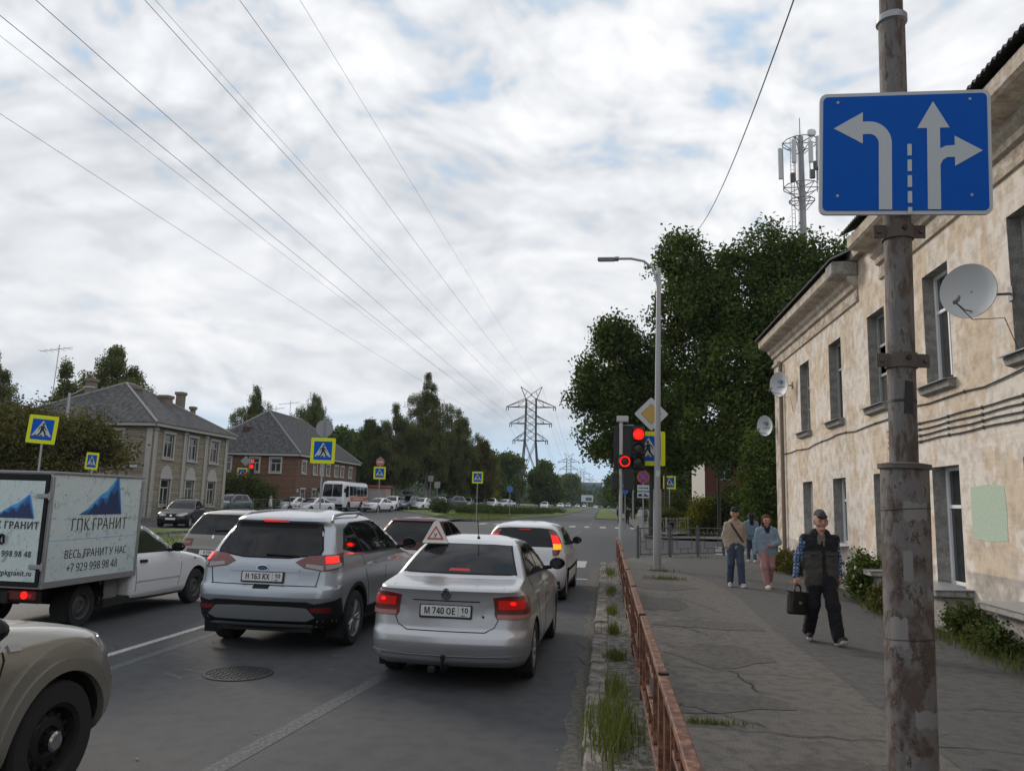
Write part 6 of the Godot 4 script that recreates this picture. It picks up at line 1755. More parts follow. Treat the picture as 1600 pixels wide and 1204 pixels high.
func build_rust_fence() -> void:
	var o := thing("kerb_railing", "low rust-brown steel railing along the kerb", "railing", Vector3(0.34, 0.14, 0))
	var m := rough_mat("rust_brown_paint", [[0.15, lin(0.11, 0.048, 0.026)], [0.5, lin(0.21, 0.093, 0.052)], [0.85, lin(0.30, 0.15, 0.09)]], 0.07, 0.7, [[0.3, Color(0.62, 0.56, 0.54)], [0.65, Color(1, 1, 1)]], 0.02, 1.6, 0.7, 0.0, 141)
	var sec := 2.52
	var g := Geo.new(); g.cbox(Vector3.ZERO, Vector3(0.06, 0.045, sec - 0.012), 0.006)
	var rail := g.mesh(m)
	g = Geo.new(); g.cbox(Vector3.ZERO, Vector3(0.05, 0.035, sec - 0.07), 0.005)
	var low := g.mesh(m)
	g = Geo.new(); g.cbox(Vector3(0, 0.30, 0), Vector3(0.055, 0.84, 0.05), 0.005)
	var post := g.mesh(m)
	g = Geo.new(); g.cbox(Vector3.ZERO, Vector3(0.030, 0.56, 0.03), 0.004)
	var bar := g.mesh(m)
	g = Geo.new(); g.cbox(Vector3.ZERO, Vector3(0.030, 0.22, 0.03), 0.004)
	var stub := g.mesh(m)
	g = Geo.new(); g.cbox(Vector3.ZERO, Vector3(0.028, 0.028, 0.9), 0.004)
	var side := g.mesh(m)
	g = Geo.new(); g.cbox(Vector3.ZERO, Vector3(0.066, 0.012, 0.05), 0.003)
	var cap := g.mesh(M.rubber)
	for k in 9:
		var z := -2.36 - k * sec + 0.0
		var zc := z - sec / 2
		var lean := rf(-0.012, 0.012)
		inst("top_rail", rail, Transform3D(Basis(Vector3.RIGHT, rf(-0.004, 0.004)), Vector3(lean, 0.725, zc)), o)
		inst("bottom_rail", low, Transform3D(Basis(), Vector3(lean * 0.3, 0.12, zc)), o)
		inst("post", post, Transform3D(Basis(Vector3.BACK, -lean), Vector3(0, 0.0, z)), o)
		inst("joint_cap", cap, Transform3D(Basis(), Vector3(lean, 0.752, z)), o)
		# the pattern: pairs of short bars and an open box in the middle
		for u in [-1.02, -0.52, 0.52, 1.02]: inst("bar", bar, Transform3D(Basis(), Vector3(lean * 0.6, 0.42, zc + u)), o)
		for y in [0.30, 0.545]: inst("cross_bar", side, Transform3D(Basis(), Vector3(lean * 0.6, y, zc)), o)
		for u in [-0.3, 0.0, 0.3]:
			inst("short_bar", stub, Transform3D(Basis().scaled(Vector3(1, 0.72, 1)), Vector3(lean * 0.6, 0.638, zc + u)), o)
			inst("short_bar", stub, Transform3D(Basis().scaled(Vector3(1, 0.72, 1)), Vector3(lean * 0.4, 0.208, zc + u)), o)
		inst("post", post, Transform3D(Basis(), Vector3(lean * 0.6, 0.0, zc - 0.78)), o) if k % 2 == 0 else inst("short_bar", stub, Transform3D(), o).set_position(Vector3(0, 0.22, zc))
	inst("post", post, Transform3D(Basis(), Vector3(0, 0, -2.36 - 9 * sec)), o)

func build_lamp() -> void:
	var o := thing("street_lamp", "tall galvanised street lamp with a curved arm by the crossing", "street lamp", Vector3(1.40, 0.14, -22.0))
	var m := rough_mat("galvanised_mottle", [[0.2, lin(0.22, 0.225, 0.235)], [0.6, lin(0.33, 0.34, 0.35)], [0.9, lin(0.42, 0.43, 0.44)]], 0.05, 0.8, [], 0, 1, 0.5, 0.0, 151)
	m.metallic = 0.35
	part("pole", o, m, func(g):
		g.tube([Vector3(0, -0.05, 0), Vector3(0, 2.2, 0)], [0.115, 0.112], 16)
		g.tube([Vector3(0, 2.2, 0), Vector3(0.02, 5.2, 0), Vector3(0.05, 8.6, 0)], [0.088, 0.078, 0.062], 16))
	part("arm", o, m, func(g): g.tube([Vector3(0.05, 7.6, 0), Vector3(0.0, 8.2, 0.0), Vector3(-0.12, 8.6, 0), Vector3(-0.38, 8.82, 0), Vector3(-0.75, 8.90, 0), Vector3(-1.15, 8.90, 0)], 0.036, 10))
	part("lamp_head", o, mat("lamp_grey", lin(0.2, 0.205, 0.21), 0.4, 0.4), func(g):
		g.cbox(Vector3(-1.42, 8.89, 0), Vector3(0.62, 0.07, 0.24), 0.02)
		g.cbox(Vector3(-1.16, 8.93, 0), Vector3(0.12, 0.06, 0.1), 0.015))
	part("lens", o, mat("lamp_glass", lin(0.4, 0.42, 0.42), 0.2), func(g): g.cbox(Vector3(-1.46, 8.85, 0), Vector3(0.46, 0.02, 0.19), 0.006))
	part("base_plate", o, mat("lamp_grey", lin(0.2)), func(g): g.cbox(Vector3(0, 0.012, 0), Vector3(0.44, 0.03, 0.44), 0.006))
	for s in [[-1, -1], [1, -1], [-1, 1], [1, 1]]: part("bolt", o, M.galvanised, func(g): g.tube([Vector3(s[0] * 0.17, 0.0, s[1] * 0.17), Vector3(s[0] * 0.17, 0.09, s[1] * 0.17)], 0.016, 6))
	part("notice", o, M.sign_white, func(g): g.slab(v2([-0.05, 2.55, 0.05, 2.55, 0.05, 2.72, -0.05, 2.72]), Transform3D(Basis(), Vector3(0.01, 0, 0)), 0.084, 0.089))

func lens_disc(g: Geo, t: Transform3D, r: float, z: float) -> void:
	var prof := [Vector2(r, 0.0), Vector2(r * 0.9, 0.014), Vector2(r * 0.6, 0.028), Vector2(0.001, 0.036)]
	g.lathe(t * Vector3(0, 0, z), Basis(t.basis.x, t.basis.z, -t.basis.y), prof, 24)

func signal_section(parent: Node, t: Transform3D, y: float, lit: Material, name_lens: String, r := 0.105, ring := false) -> void:
	var q := t.translated_local(Vector3(0, y, 0))
	part("visor", parent, M.black_plastic, func(g):
		var n := 14
		for k in n:
			var a0 := lerpf(-0.35, PI + 0.35, float(k) / n)
			var a1 := lerpf(-0.35, PI + 0.35, float(k + 1) / n)
			var d := 0.17
			g.quad(q * Vector3(cos(a0) * (r + 0.02), sin(a0) * (r + 0.02), 0.05), q * Vector3(cos(a1) * (r + 0.02), sin(a1) * (r + 0.02), 0.05), q * Vector3(cos(a1) * (r + 0.015), sin(a1) * (r + 0.015), 0.05 + d * (0.4 + 0.6 * sin(clampf(a1, 0, PI)))), q * Vector3(cos(a0) * (r + 0.015), sin(a0) * (r + 0.015), 0.05 + d * (0.4 + 0.6 * sin(clampf(a0, 0, PI)))))
		)
	if ring:
		part("lamp_dark", parent, mat("lens_dark", lin(0.02), 0.3), func(g): lens_disc(g, q, r * 0.95, 0.05))
		part(name_lens, parent, lit, func(g):
			var pts := []
			for k in 25: pts.append(q * Vector3(cos(TAU * k / 24 * 0.97) * r * 0.88, sin(TAU * k / 24 * 0.97) * r * 0.88, 0.085))
			g.tube(pts, 0.017, 6, false))
	else:
		part(name_lens, parent, lit, func(g): lens_disc(g, q, r, 0.05))

func lit_lamp(parent: Node, at: Vector3, c: Color, e: float) -> void:
	var l := OmniLight3D.new()
	l.light_color = c; l.light_energy = e; l.light_size = 0.1; l.omni_range = 8; l.omni_attenuation = 2; l.shadow_enabled = true
	l.position = at
	l.name = "lamp_light"
	parent.add_child(l, true)

func build_signals() -> void:
	var red := glow("signal_red", Color(1.0, 0.09, 0.055), 1.5)
	var dark := mat("lens_dark", lin(0.02), 0.3)
	var o := thing("traffic_light", "traffic light with red lit on a white pole at the end of the rust-brown railing", "traffic light", Vector3(0.40, 0.10, -22.55))
	var white := mat("pole_white", lin(0.40, 0.41, 0.42), 0.5)
	part("pole", o, white, func(g): g.tube([Vector3(0, -0.1, 0), Vector3(0, 4.2, 0)], 0.052, 12))
	part("junction_box", o, white, func(g): g.cbox(Vector3(0.04, 4.26, 0), Vector3(0.34, 0.17, 0.2), 0.015))
	var t := Transform3D(Basis(Vector3.UP, 0.06), Vector3(0.0, 3.42, -0.03))
	part("backing_board", o, M.black_plastic, func(g): g.slab(rrect(0.90, 1.32, 0.06, Vector2(0.24, 0.0)), t, -0.03, -0.015))
	part("bracket", o, M.galvanised, func(g): g.tube([Vector3(0.0, 4.08, 0.0), Vector3(0.36, 4.08, 0.0)], 0.014, 6))
	var h := t.translated_local(Vector3(0.50, 0.0, 0))
	part("housing", o, M.black_plastic, func(g):
		for k in 3: g.cbox(h * Vector3(0, 0.40 - k * 0.40, 0.0), Vector3(0.38, 0.395, 0.13), 0.03, h.basis))
	signal_section(o, h.translated_local(Vector3(0, 0, 0.03)), 0.40, red, "red_lamp", 0.155)
	signal_section(o, h.translated_local(Vector3(0, 0, 0.03)), 0.0, dark, "amber_lamp", 0.155)
	signal_section(o, h.translated_local(Vector3(0, 0, 0.03)), -0.40, dark, "green_lamp", 0.155)
	var e := t.translated_local(Vector3(0.10, -0.40, 0.09))
	part("arrow_housing", o, M.black_plastic, func(g): g.cbox(e.origin, Vector3(0.38, 0.40, 0.12), 0.03, e.basis))
	signal_section(o, e.translated_local(Vector3(0, 0, 0.02)), 0.0, red, "red_arrow_lamp", 0.155, true)
	lit_lamp(o, h * Vector3(0, 0.40, 0.15), Color(1, 0.12, 0.08), 0.05)
	part("pedestrian_housing", o, M.black_plastic, func(g):
		g.cbox(Vector3(0.22, 2.52, -0.02), Vector3(0.30, 0.62, 0.26), 0.02)
		g.cbox(Vector3(-0.18, 2.44, -0.02), Vector3(0.18, 0.50, 0.24), 0.02))
	# crossing sign and priority sign behind the lamp
	var s := sign_post("slim post behind the street lamp with priority diamond over a large crossing sign", Vector3(1.50, 0.14, -23.2), 4.6)
	crossing_panel(s, facing(Vector3(-0.28, 3.42, 0.06), 0.05), 0.98, true)
	var dt := Transform3D(Basis(Vector3.UP, 0.05) * Basis(Vector3.BACK, PI / 4), Vector3(-0.20, 4.45, 0.06))
	var d := part("priority_sign", s, mat("sign_rim", lin(0.4)), func(g): g.slab(rrect(0.72, 0.72, 0.05), dt, -0.012, 0.0))
	part("black_line", d, M.sign_black, func(g): g.slab(rrect(0.445, 0.445, 0.03), dt, 0.001, 0.003))
	part("amber_field", d, mat("sign_amber", lin(0.42, 0.27, 0.06), 0.5), func(g): g.slab(rrect(0.43, 0.43, 0.03), dt, 0.004, 0.006))
	# signal across the road by the brown house
	var f := thing("traffic_light", "small far traffic light showing red by the hedge of the brown house", "traffic light", Vector3(-34.9, 0.42, -72.6))
	part("pole", f, M.galvanised, func(g): g.tube([Vector3(0, -0.4, 0), Vector3(0, 4.6, 0)], 0.06, 8))
	part("housing", f, M.black_plastic, func(g):
		g.cbox(Vector3(0.08, 3.75, 0.05), Vector3(0.46, 1.5, 0.2), 0.04)
		g.cbox(Vector3(-0.5, 3.35, 0.05), Vector3(0.5, 0.5, 0.2), 0.04))
	signal_section(f, Transform3D(Basis(), Vector3(0.08, 4.2, 0.1)), 0.0, red, "red_lamp", 0.19)
	part("countdown_lamp", f, red, func(g):
		g.box(Vector3(0.02, 4.75, 0.1), Vector3(0.05, 0.3, 0.05)); g.box(Vector3(0.2, 4.75, 0.1), Vector3(0.05, 0.3, 0.05)); g.box(Vector3(0.11, 4.75, 0.1), Vector3(0.14, 0.05, 0.05)))
	signal_section(f, Transform3D(Basis(), Vector3(-0.5, 3.35, 0.1)), 0.0, red, "red_arrow_lamp", 0.19, true)
	crossing_panel(f, facing(Vector3(-0.95, 3.55, -0.05), 0.25), 0.98)
	var ft := Transform3D(Basis(Vector3.UP, 0.3) * Basis(Vector3.BACK, PI / 4), Vector3(-0.7, 4.75, -0.1))
	part("diamond_back", f, M.sign_back, func(g): g.slab(rrect(0.72, 0.72, 0.04), ft, -0.01, 0.0))

func build_signs() -> void:
	for q in [["yellow-edged crossing sign above the white truck's box, far side of the road", Vector3(-20.3, 0, -25.5), 4.0, 0.98, -0.3, 0.06], ["small crossing sign turned aside in front of the dark spreading tree", Vector3(-22.6, 0, -31.6), 3.15, 0.72, 0.2, 0.06], ["crossing sign alone on the hedge-lined median beyond the junction", Vector3(-11.2, 0, -66.6), 3.9, 0.98, 0.05, 0.0], ["crossing sign to the right of the street lamp near the bushes", Vector3(4.85, 0.1, -61.5), 3.72, 0.98, 0.0, 0.0]]:
		var at: Vector3 = q[1]
		at.y += elev(at.x, at.z)
		var s := sign_post(q[0], at, q[2] - at.y + 0.3)
		crossing_panel(s, Transform3D(Basis(Vector3.UP, -q[4]) * Basis(Vector3.BACK, -q[5]), Vector3(0, q[2] - at.y, 0.06)), q[3])
	var n := sign_post("crossing sign under a grey round sign back on the near median", Vector3(-11.3, 0.12, -29.7), 4.9)
	crossing_panel(n, facing(Vector3(0, 3.58, 0.06), 0.12), 0.98)
	part("round_sign_back", n, M.sign_back, func(g): g.slab(disc(28, 0.35, -1, Vector2(0, 4.47)), facing(Vector3.ZERO, 0.1), 0.04, 0.055))
	part("stiffener", n, M.sign_back, func(g): g.cbox(Vector3(0.0, 4.47, 0.085), Vector3(0.06, 0.68, 0.05), 0.01))
	var m := sign_post("crossing sign under a faded red no-entry sign beside the bus", Vector3(-18.6, 0.5, -61.9), 5.1)
	m.position.y = elev(-18.6, -61.9)
	crossing_panel(m, facing(Vector3(0, 3.75, 0.06), 0.2), 0.98)
	var rd := part("no_entry_sign", m, mat("faded_red", lin(0.34, 0.13, 0.11), 0.6), func(g): g.slab(disc(24, 0.36, -1, Vector2(0, 4.65)), facing(Vector3.ZERO, 0.2), 0.05, 0.065))
	part("white_bar", rd, mat("faded_white", lin(0.42, 0.38, 0.36), 0.6), func(g): g.slab(v2([-0.24, 4.58, 0.24, 4.58, 0.24, 4.72, -0.24, 4.72]), facing(Vector3.ZERO, 0.2), 0.066, 0.07))
	# no stopping with two plates
	var z := sign_post("no-stopping sign with two white plates on the far corner", Vector3(2.0, 0.12, -43.4), 4.1)
	var zt := facing(Vector3(0, 3.32, 0.05), 0.0)
	var zs := part("no_stopping_sign", z, M.sign_red, func(g): g.slab(disc(28, 0.35), zt, -0.01, 0.0))
	part("blue_field", zs, mat("sign_violet_blue", lin(0.05, 0.06, 0.28), 0.5), func(g): g.slab(disc(28, 0.27), zt, 0.001, 0.004))
	part("red_cross", zs, M.sign_red, func(g):
		for a in [PI / 4, -PI / 4]: g.slab(rrect(0.56, 0.07, 0.01), zt * Transform3D(Basis(Vector3.BACK, a), Vector3.ZERO), 0.005, 0.007 + a * 0.0005))
	for k in 2:
		var pt := facing(Vector3(0, 2.72 - k * 0.38, 0.05), 0.0)
		var pz := part("plate", z, M.sign_white, func(g): g.slab(rrect(0.66, 0.33, 0.03), pt, -0.01, 0.0))
		if k == 0: part("arrow_mark", pz, M.sign_black, func(g): g.slab(v2([-0.26, -0.02, 0.2, -0.02, 0.2, -0.06, 0.28, 0.0, 0.2, 0.06, 0.2, 0.02, -0.26, 0.02]), pt, 0.001, 0.004))
		else: part("tow_mark", pz, M.sign_black, func(g):
			g.slab(v2([-0.28, -0.08, -0.06, -0.08, -0.06, 0.0, -0.12, 0.06, -0.2, 0.06, -0.28, 0.0]), pt, 0.001, 0.004)
			g.slab(v2([-0.04, -0.08, 0.28, -0.08, 0.28, -0.02, 0.16, 0.02, 0.08, 0.08, -0.02, 0.1, 0.08, 0.0]), pt, 0.001, 0.004))
	var bs := sign_post("blue bus stop sign on a white post beyond the signals", Vector3(1.4, 0.12, -60.0), 3.6)
	var bt := facing(Vector3(-0.1, 3.1, 0.05), 0.0)
	var bb := part("bus_stop_sign", bs, mat("stop_blue", lin(0.03, 0.13, 0.42), 0.5), func(g): g.slab(rrect(0.66, 0.95, 0.05), bt, -0.01, 0.0))
	part("white_band", bb, M.sign_white, func(g): g.slab(rrect(0.6, 0.22, 0.02, Vector2(0, 0.12)), bt, 0.001, 0.004))
	var ks := sign_post("round blue keep-right sign at the median tip in the distance", Vector3(-11.0, 0.12, -88.0), 3.6)
	ks.position.y = elev(-11, -88)
	part("keep_right_sign", ks, mat("stop_blue", lin(0.03, 0.13, 0.42)), func(g): g.slab(disc(24, 0.36, -1, Vector2(0, 3.2)), Transform3D(), 0.04, 0.055))
	for q in [[-21.5, -97.0, 3.4], [-17.5, -118.0, 3.2], [-24.0, -104.0, 4.3]]:
		var gs := sign_post(["grey square sign back among the parked cars, by the round bush", "grey square sign back at the end of the parked cars, by the yellow bush", "tall grey sign back among the birches"][[-21.5, -17.5, -24.0].find(q[0])], Vector3(q[0], elev(q[0], q[1]), q[1]), q[2])
		part("sign_back", gs, M.sign_back, func(g): g.slab(rrect(0.75, 0.8, 0.04, Vector2(0, q[2] - 0.4)), Transform3D(), 0.04, 0.055))

# square-patterned steel railing panel between two points
func railing(label: String, pts: Array, m: Material, h: float, group: String) -> void:
	var o := thing("crossing_railing", label, "railing", Vector3.ZERO, 0.0, group)
	for k in pts.size() - 1:
		var a: Vector3 = pts[k]
		var b: Vector3 = pts[k + 1]
		var d := b - a
		var l := d.length()
		var t := Transform3D(Basis(d.normalized(), Vector3.UP, d.normalized().cross(Vector3.UP)), a)
		var bar := func(called: String, x0: float, y0: float, x1: float, y1: float, w: float) -> void:
			var q := Vector3(absf(x1 - x0) + w, absf(y1 - y0) + w, w)
			part(called, o, m, func(g): g.cbox(t * Vector3((x0 + x1) / 2, (y0 + y1) / 2, 0), q, w * 0.15, t.basis))
		bar.call("post", 0, -0.05, 0, h + 0.02, 0.075)
		if k == pts.size() - 2: bar.call("post", l, -0.05, l, h + 0.02, 0.075)
		bar.call("rail", 0.05, h - 0.03, l - 0.05, h - 0.03, 0.036)
		bar.call("rail", 0.05, 0.12, l - 0.05, 0.12, 0.036)
		var n := 1 if l < 1.9 else 2
		for j in n:
			var x0 := l * j / n + (0.10 if j == 0 else 0.03)
			var x1 := l * (j + 1) / n - 0.08
			var w := x1 - x0
			bar.call("bar", x0 + 0.02, 0.14, x0 + 0.02, h - 0.05, 0.022)
			bar.call("bar", x1 - 0.02, 0.14, x1 - 0.02, h - 0.05, 0.022)
			bar.call("box_bar", x0 + w * 0.2, h * 0.28, x1 - w * 0.2, h * 0.28, 0.022)
			bar.call("box_bar", x0 + w * 0.2, h * 0.78, x1 - w * 0.2, h * 0.78, 0.022)
			bar.call("box_bar", x0 + w * 0.2, h * 0.3, x0 + w * 0.2, h * 0.76, 0.022)
			bar.call("box_bar", x1 - w * 0.2, h * 0.3, x1 - w * 0.2, h * 0.76, 0.022)
			bar.call("tie", x0 + 0.04, h * 0.53, x0 + w * 0.2 - 0.02, h * 0.53, 0.02)
			bar.call("tie", x1 - w * 0.2 + 0.02, h * 0.53, x1 - 0.04, h * 0.53, 0.02)
			for s in [0.35, 0.65]:
				bar.call("tie", x0 + w * s, 0.14, x0 + w * s, h * 0.27, 0.02)
				bar.call("tie", x0 + w * s, h * 0.8, x0 + w * s, h - 0.05, 0.02)

func build_railings() -> void:
	var dark := mat("railing_grey", lin(0.075, 0.08, 0.085), 0.55, 0.2)
	var pale := mat("railing_silver", lin(0.36, 0.37, 0.37), 0.5, 0.2)
	railing("dark grey square-patterned railing behind the street lamp", [Vector3(1.05, 0.14, -26.5), Vector3(2.2, 0.14, -27.6), Vector3(3.25, 0.14, -28.6), Vector3(4.3, 0.14, -29.6)], dark, 1.02, "junction railings")
	railing("pale railing along the far road edge beyond the crossing", [Vector3(2.05, 0.13, -46.6), Vector3(2.3, 0.13, -52.0), Vector3(2.5, 0.13, -57.5), Vector3(2.6, 0.13, -63.0)], pale, 1.02, "junction railings")
	railing("pale railing turning the far corner towards the bushes", [Vector3(2.1, 0.13, -46.6), Vector3(3.7, 0.13, -49.5), Vector3(5.3, 0.13, -52.0), Vector3(7.0, 0.13, -55.5)], pale, 1.02, "junction railings")
	railing("grey railing along the kerb before the wooden houses", [Vector3(-29.4, 0.15, -46), Vector3(-29.4, 0.3, -50), Vector3(-29.4, 0.35, -54), Vector3(-29.4, 0.4, -58), Vector3(-29.4, 0.45, -62), Vector3(-29.5, 0.5, -66), Vector3(-29.6, 0.6, -70), Vector3(-29.6, 0.65, -74)], mat("railing_green", lin(0.11, 0.13, 0.11), 0.6), 1.05, "junction railings")

func span(called: String, label: String, a: Vector3, b: Vector3, sag: float, r: float, m: Material, group: String) -> void:
	var o := Geo.new()
	var pts := []
	for k in 41:
		var t := k / 40.0
		pts.append(a.lerp(b, t) - Vector3(0, sag * 4 * t * (1 - t), 0))
	o.tube(pts, r, 5, false)
	tag(put(called, o, m), label, "cable", group)

func lattice(o: Node, m: Material, s: float, base: float) -> void:
	# s scales the figure; legs, body and arms of angle steel
	var bar := func(g: Geo, a: Vector3, b: Vector3, r: float) -> void: g.tube([a * s, b * s], r * s, 4)
	var w := 1.35
	part("leg", o, m, func(g):
		for q in [[-1, -1], [1, -1], [-1, 1], [1, 1]]:
			bar.call(g, Vector3(q[0] * 2.75, base, q[1] * 2.75), Vector3(q[0] * w, 16.6, q[1] * w), 0.17))
	part("body", o, m, func(g):
		for q in [[-1, -1], [1, -1], [-1, 1], [1, 1]]: bar.call(g, Vector3(q[0] * w, 16.6, q[1] * w), Vector3(q[0] * w * 0.9, 27.2, q[1] * w * 0.9), 0.13)
		for k in 6:
			var y := 16.6 + k * 1.77
			for z in [-w, w]:
				bar.call(g, Vector3(-w, y, z), Vector3(w, y + 1.77, z), 0.06)
				bar.call(g, Vector3(w, y, z), Vector3(-w, y + 1.77, z), 0.06)
			for x in [-w, w]: bar.call(g, Vector3(x, y, -w), Vector3(x, y + 1.77, w), 0.06)
		for z in [-1, 1]:
			bar.call(g, Vector3(-2.15, 7.5, z * 2.1), Vector3(2.15, 7.5, z * 2.1), 0.08)
			bar.call(g, Vector3(-2.15, 7.5, z * 2.1), Vector3(0, 13.2, z * 1.7), 0.08)
			bar.call(g, Vector3(2.15, 7.5, z * 2.1), Vector3(0, 13.2, z * 1.7), 0.08)
			bar.call(g, Vector3(-1.3, 16.6, z * w), Vector3(0, 13.2, z * 1.7), 0.08)
			bar.call(g, Vector3(1.3, 16.6, z * w), Vector3(0, 13.2, z * 1.7), 0.08))
	for a in [[25.2, 6.1], [21.1, 5.2], [16.9, 4.3]]:
		for sx in [-1, 1]:
			part("arm", o, m, func(g):
				for z in [-1, 1]:
					bar.call(g, Vector3(sx * w, a[0], z * w), Vector3(sx * a[1], a[0], 0), 0.09)
					bar.call(g, Vector3(sx * w, a[0] + 2.0, z * w), Vector3(sx * a[1], a[0] + 0.1, 0), 0.08)
				bar.call(g, Vector3(sx * 3.3, a[0], 0), Vector3(sx * 2.9, a[0] + 1.3, 0), 0.06)
				bar.call(g, Vector3(sx * 3.3, a[0], 0), Vector3(sx * w, a[0] + 2.0, 0), 0.06))
			part("insulator", o, m, func(g):
				bar.call(g, Vector3(sx * a[1], a[0], 0), Vector3(sx * a[1], a[0] - 0.9, 0.3), 0.11)
				bar.call(g, Vector3(sx * (a[1] - 0.5), a[0], 0), Vector3(sx * (a[1] - 0.5), a[0] - 0.9, 0.3), 0.11))
	for sx in [-1, 1]:
		part("horn", o, m, func(g):
			bar.call(g, Vector3(sx * w, 27.2, 0), Vector3(sx * 2.65, 30.3, 0), 0.1)
			bar.call(g, Vector3(-sx * 0.2, 28.3, 0), Vector3(sx * 2.65, 30.3, 0), 0.08)
			bar.call(g, Vector3(sx * w, 27.2, 0), Vector3(-sx * 0.2, 28.3, 0), 0.08)
			bar.call(g, Vector3(sx * 1.6, 28.0, 0), Vector3(sx * 1.1, 29.2, 0), 0.06))

func build_power_line() -> void:
	var m := mat("pylon_steel", lin(0.05, 0.053, 0.058), 0.6, 0.3)
	var p := thing("pylon", "large lattice pylon standing over the median trees, the nearest one", "pylon", Vector3(-18.8, 0, -188))
	lattice(p, m, 1.0, 0.3)
	var far := thing("pylon", "second lattice pylon, smaller, further down the road", "pylon", Vector3(-21.6, 0, -440), 0.0, "distant pylons")
	lattice(far, m, 1.0, 0.0)
	copy(far, Vector3(-19.2, 0, -610), 0.0, "third lattice pylon, faint above the road end")
	copy(far, Vector3(-16.0, 0, -780), 0.0, "fourth and faintest lattice pylon above the road end")
	var wire := mat("wire", lin(0.11, 0.115, 0.125), 0.6)
	# attachment x, y on the pylon, then height of the wire where it passes the camera, and its x there
	for q in [[2.65, 30.2, 27.6, 2.6, "right earth wire of the power line, highest and steepest in the sky"], [6.1, 24.3, 18.8, 6.1, "second overhead wire from the top centre of the sky"], [-2.65, 30.2, 25.2, -2.9, "overhead earth wire running to the upper left, third from the top"], [5.2, 20.2, 16.2, 5.2, "rightmost overhead wire in the close bundle"], [4.3, 16.0, 14.2, 4.2, "second overhead wire in the close bundle"], [3.9, 15.6, 13.4, 3.8, "third overhead wire in the close bundle"], [-6.1, 24.3, 20.3, -6.1, "overhead wire reaching the left edge high up"], [-5.2, 20.2, 16.6, -5.2, "lowest overhead wire reaching the left edge"]]:
		var a := Vector3(-18.8 + q[0], q[1], -188)
		var b := Vector3(-18.8 + q[3], q[1], 112)
		# parabola whose height at z = -12 is as given
		var t := (188.0 - 12.0) / 300.0
		var sag: float = (q[1] - q[2]) / (4 * t * (1 - t))
		span("overhead_wire", q[4], a, b, sag, 0.010, wire, "power line wires")
		span("overhead_wire", "distant continuation of the " + q[4].split(",")[0].replace("overhead wire", "wire"), Vector3(-21.6 + q[0], q[1], -440), a, 6.0, 0.02, wire, "far power line wires")
	span("hanging_cable", "thick black twisted cable crossing the sky to the right-hand trees", Vector3(2.4, 9.2, -1.5), Vector3(4.6, 17.5, -44.0), 1.6, 0.014, mat("cable_black", lin(0.02)), "")

func build_cell_tower() -> void:
	var o := thing("cell_tower", "tall phone mast with white panel antennas behind the trees", "mast", Vector3(18.6, 0, -74))
	var m := mat("mast_steel", lin(0.23, 0.235, 0.25), 0.5, 0.3)
	part("mast", o, m, func(g): g.tube([Vector3(0, 0, 0), Vector3(0, 20, 0), Vector3(0, 38.2, 0)], [0.75, 0.45, 0.3], 12))
	part("spike", o, m, func(g): g.tube([Vector3(0, 38, 0), Vector3(0, 40.2, 0)], 0.05, 6))
	part("ladder", o, m, func(g):
		for s in [-1.05, -0.75]: g.tube([Vector3(s, 24, 0.4), Vector3(s, 38, 0.4)], 0.035, 5)
		for k in 34: g.tube([Vector3(-1.05, 24 + k * 0.41, 0.4), Vector3(-0.75, 24 + k * 0.41, 0.4)], 0.02, 4))
	for y in [33.0, 37.6, 31.6]:
		part("platform", o, m, func(g):
			var r := 1.7 if y > 32 else 1.2
			var pts := []
			for k in 13: pts.append(Vector3(cos(TAU * k / 12) * r, y, sin(TAU * k / 12) * r))
			g.tube(pts, 0.05, 5, false)
			for k in 6: g.tube([Vector3(0, y, 0), Vector3(cos(TAU * k / 6) * r, y, sin(TAU * k / 6) * r)], 0.05, 5)
			for k in 6: g.tube([Vector3(0, y - 1.4, 0), Vector3(cos(TAU * k / 6) * r, y, sin(TAU * k / 6) * r)], 0.04, 5))
	for q in [[-2.05, 35.2, 0.6, 3.2], [-1.0, 36.0, 1.6, 2.4], [1.45, 36.2, 1.0, 3.2], [1.9, 35.4, -0.8, 2.8], [0.5, 35.8, 1.8, 2.2]]:
		part("antenna", o, mat("antenna_white", lin(0.48, 0.49, 0.5), 0.5), func(g): g.cbox(Vector3(q[0], q[1], q[2]), Vector3(0.42, q[3], 0.2), 0.05))
		part("antenna_pole", o, m, func(g): g.tube([Vector3(q[0] * 0.88, q[1] - 2.6, q[2] * 0.88), Vector3(q[0] * 0.88, q[1] + 1.6, q[2] * 0.88)], 0.05, 6))
	for q in [[0.8, 33.9, 1.0], [1.2, 34.8, 0.9], [-1.0, 33.6, 1.0]]: part("radio_unit", o, mat("radio_dark", lin(0.08), 0.6), func(g): g.cbox(Vector3(q[0], q[1], q[2]), Vector3(0.5, 0.9, 0.3), 0.05))
	part("dish", o, mat("antenna_white", lin(0.4)), func(g): g.lathe(Vector3(1.0, 38.4, 0.4), Basis(Vector3.RIGHT, 1.2), [Vector2(0.001, -0.2), Vector2(0.4, -0.15), Vector2(0.42, 0.15), Vector2(0.001, 0.2)], 16))
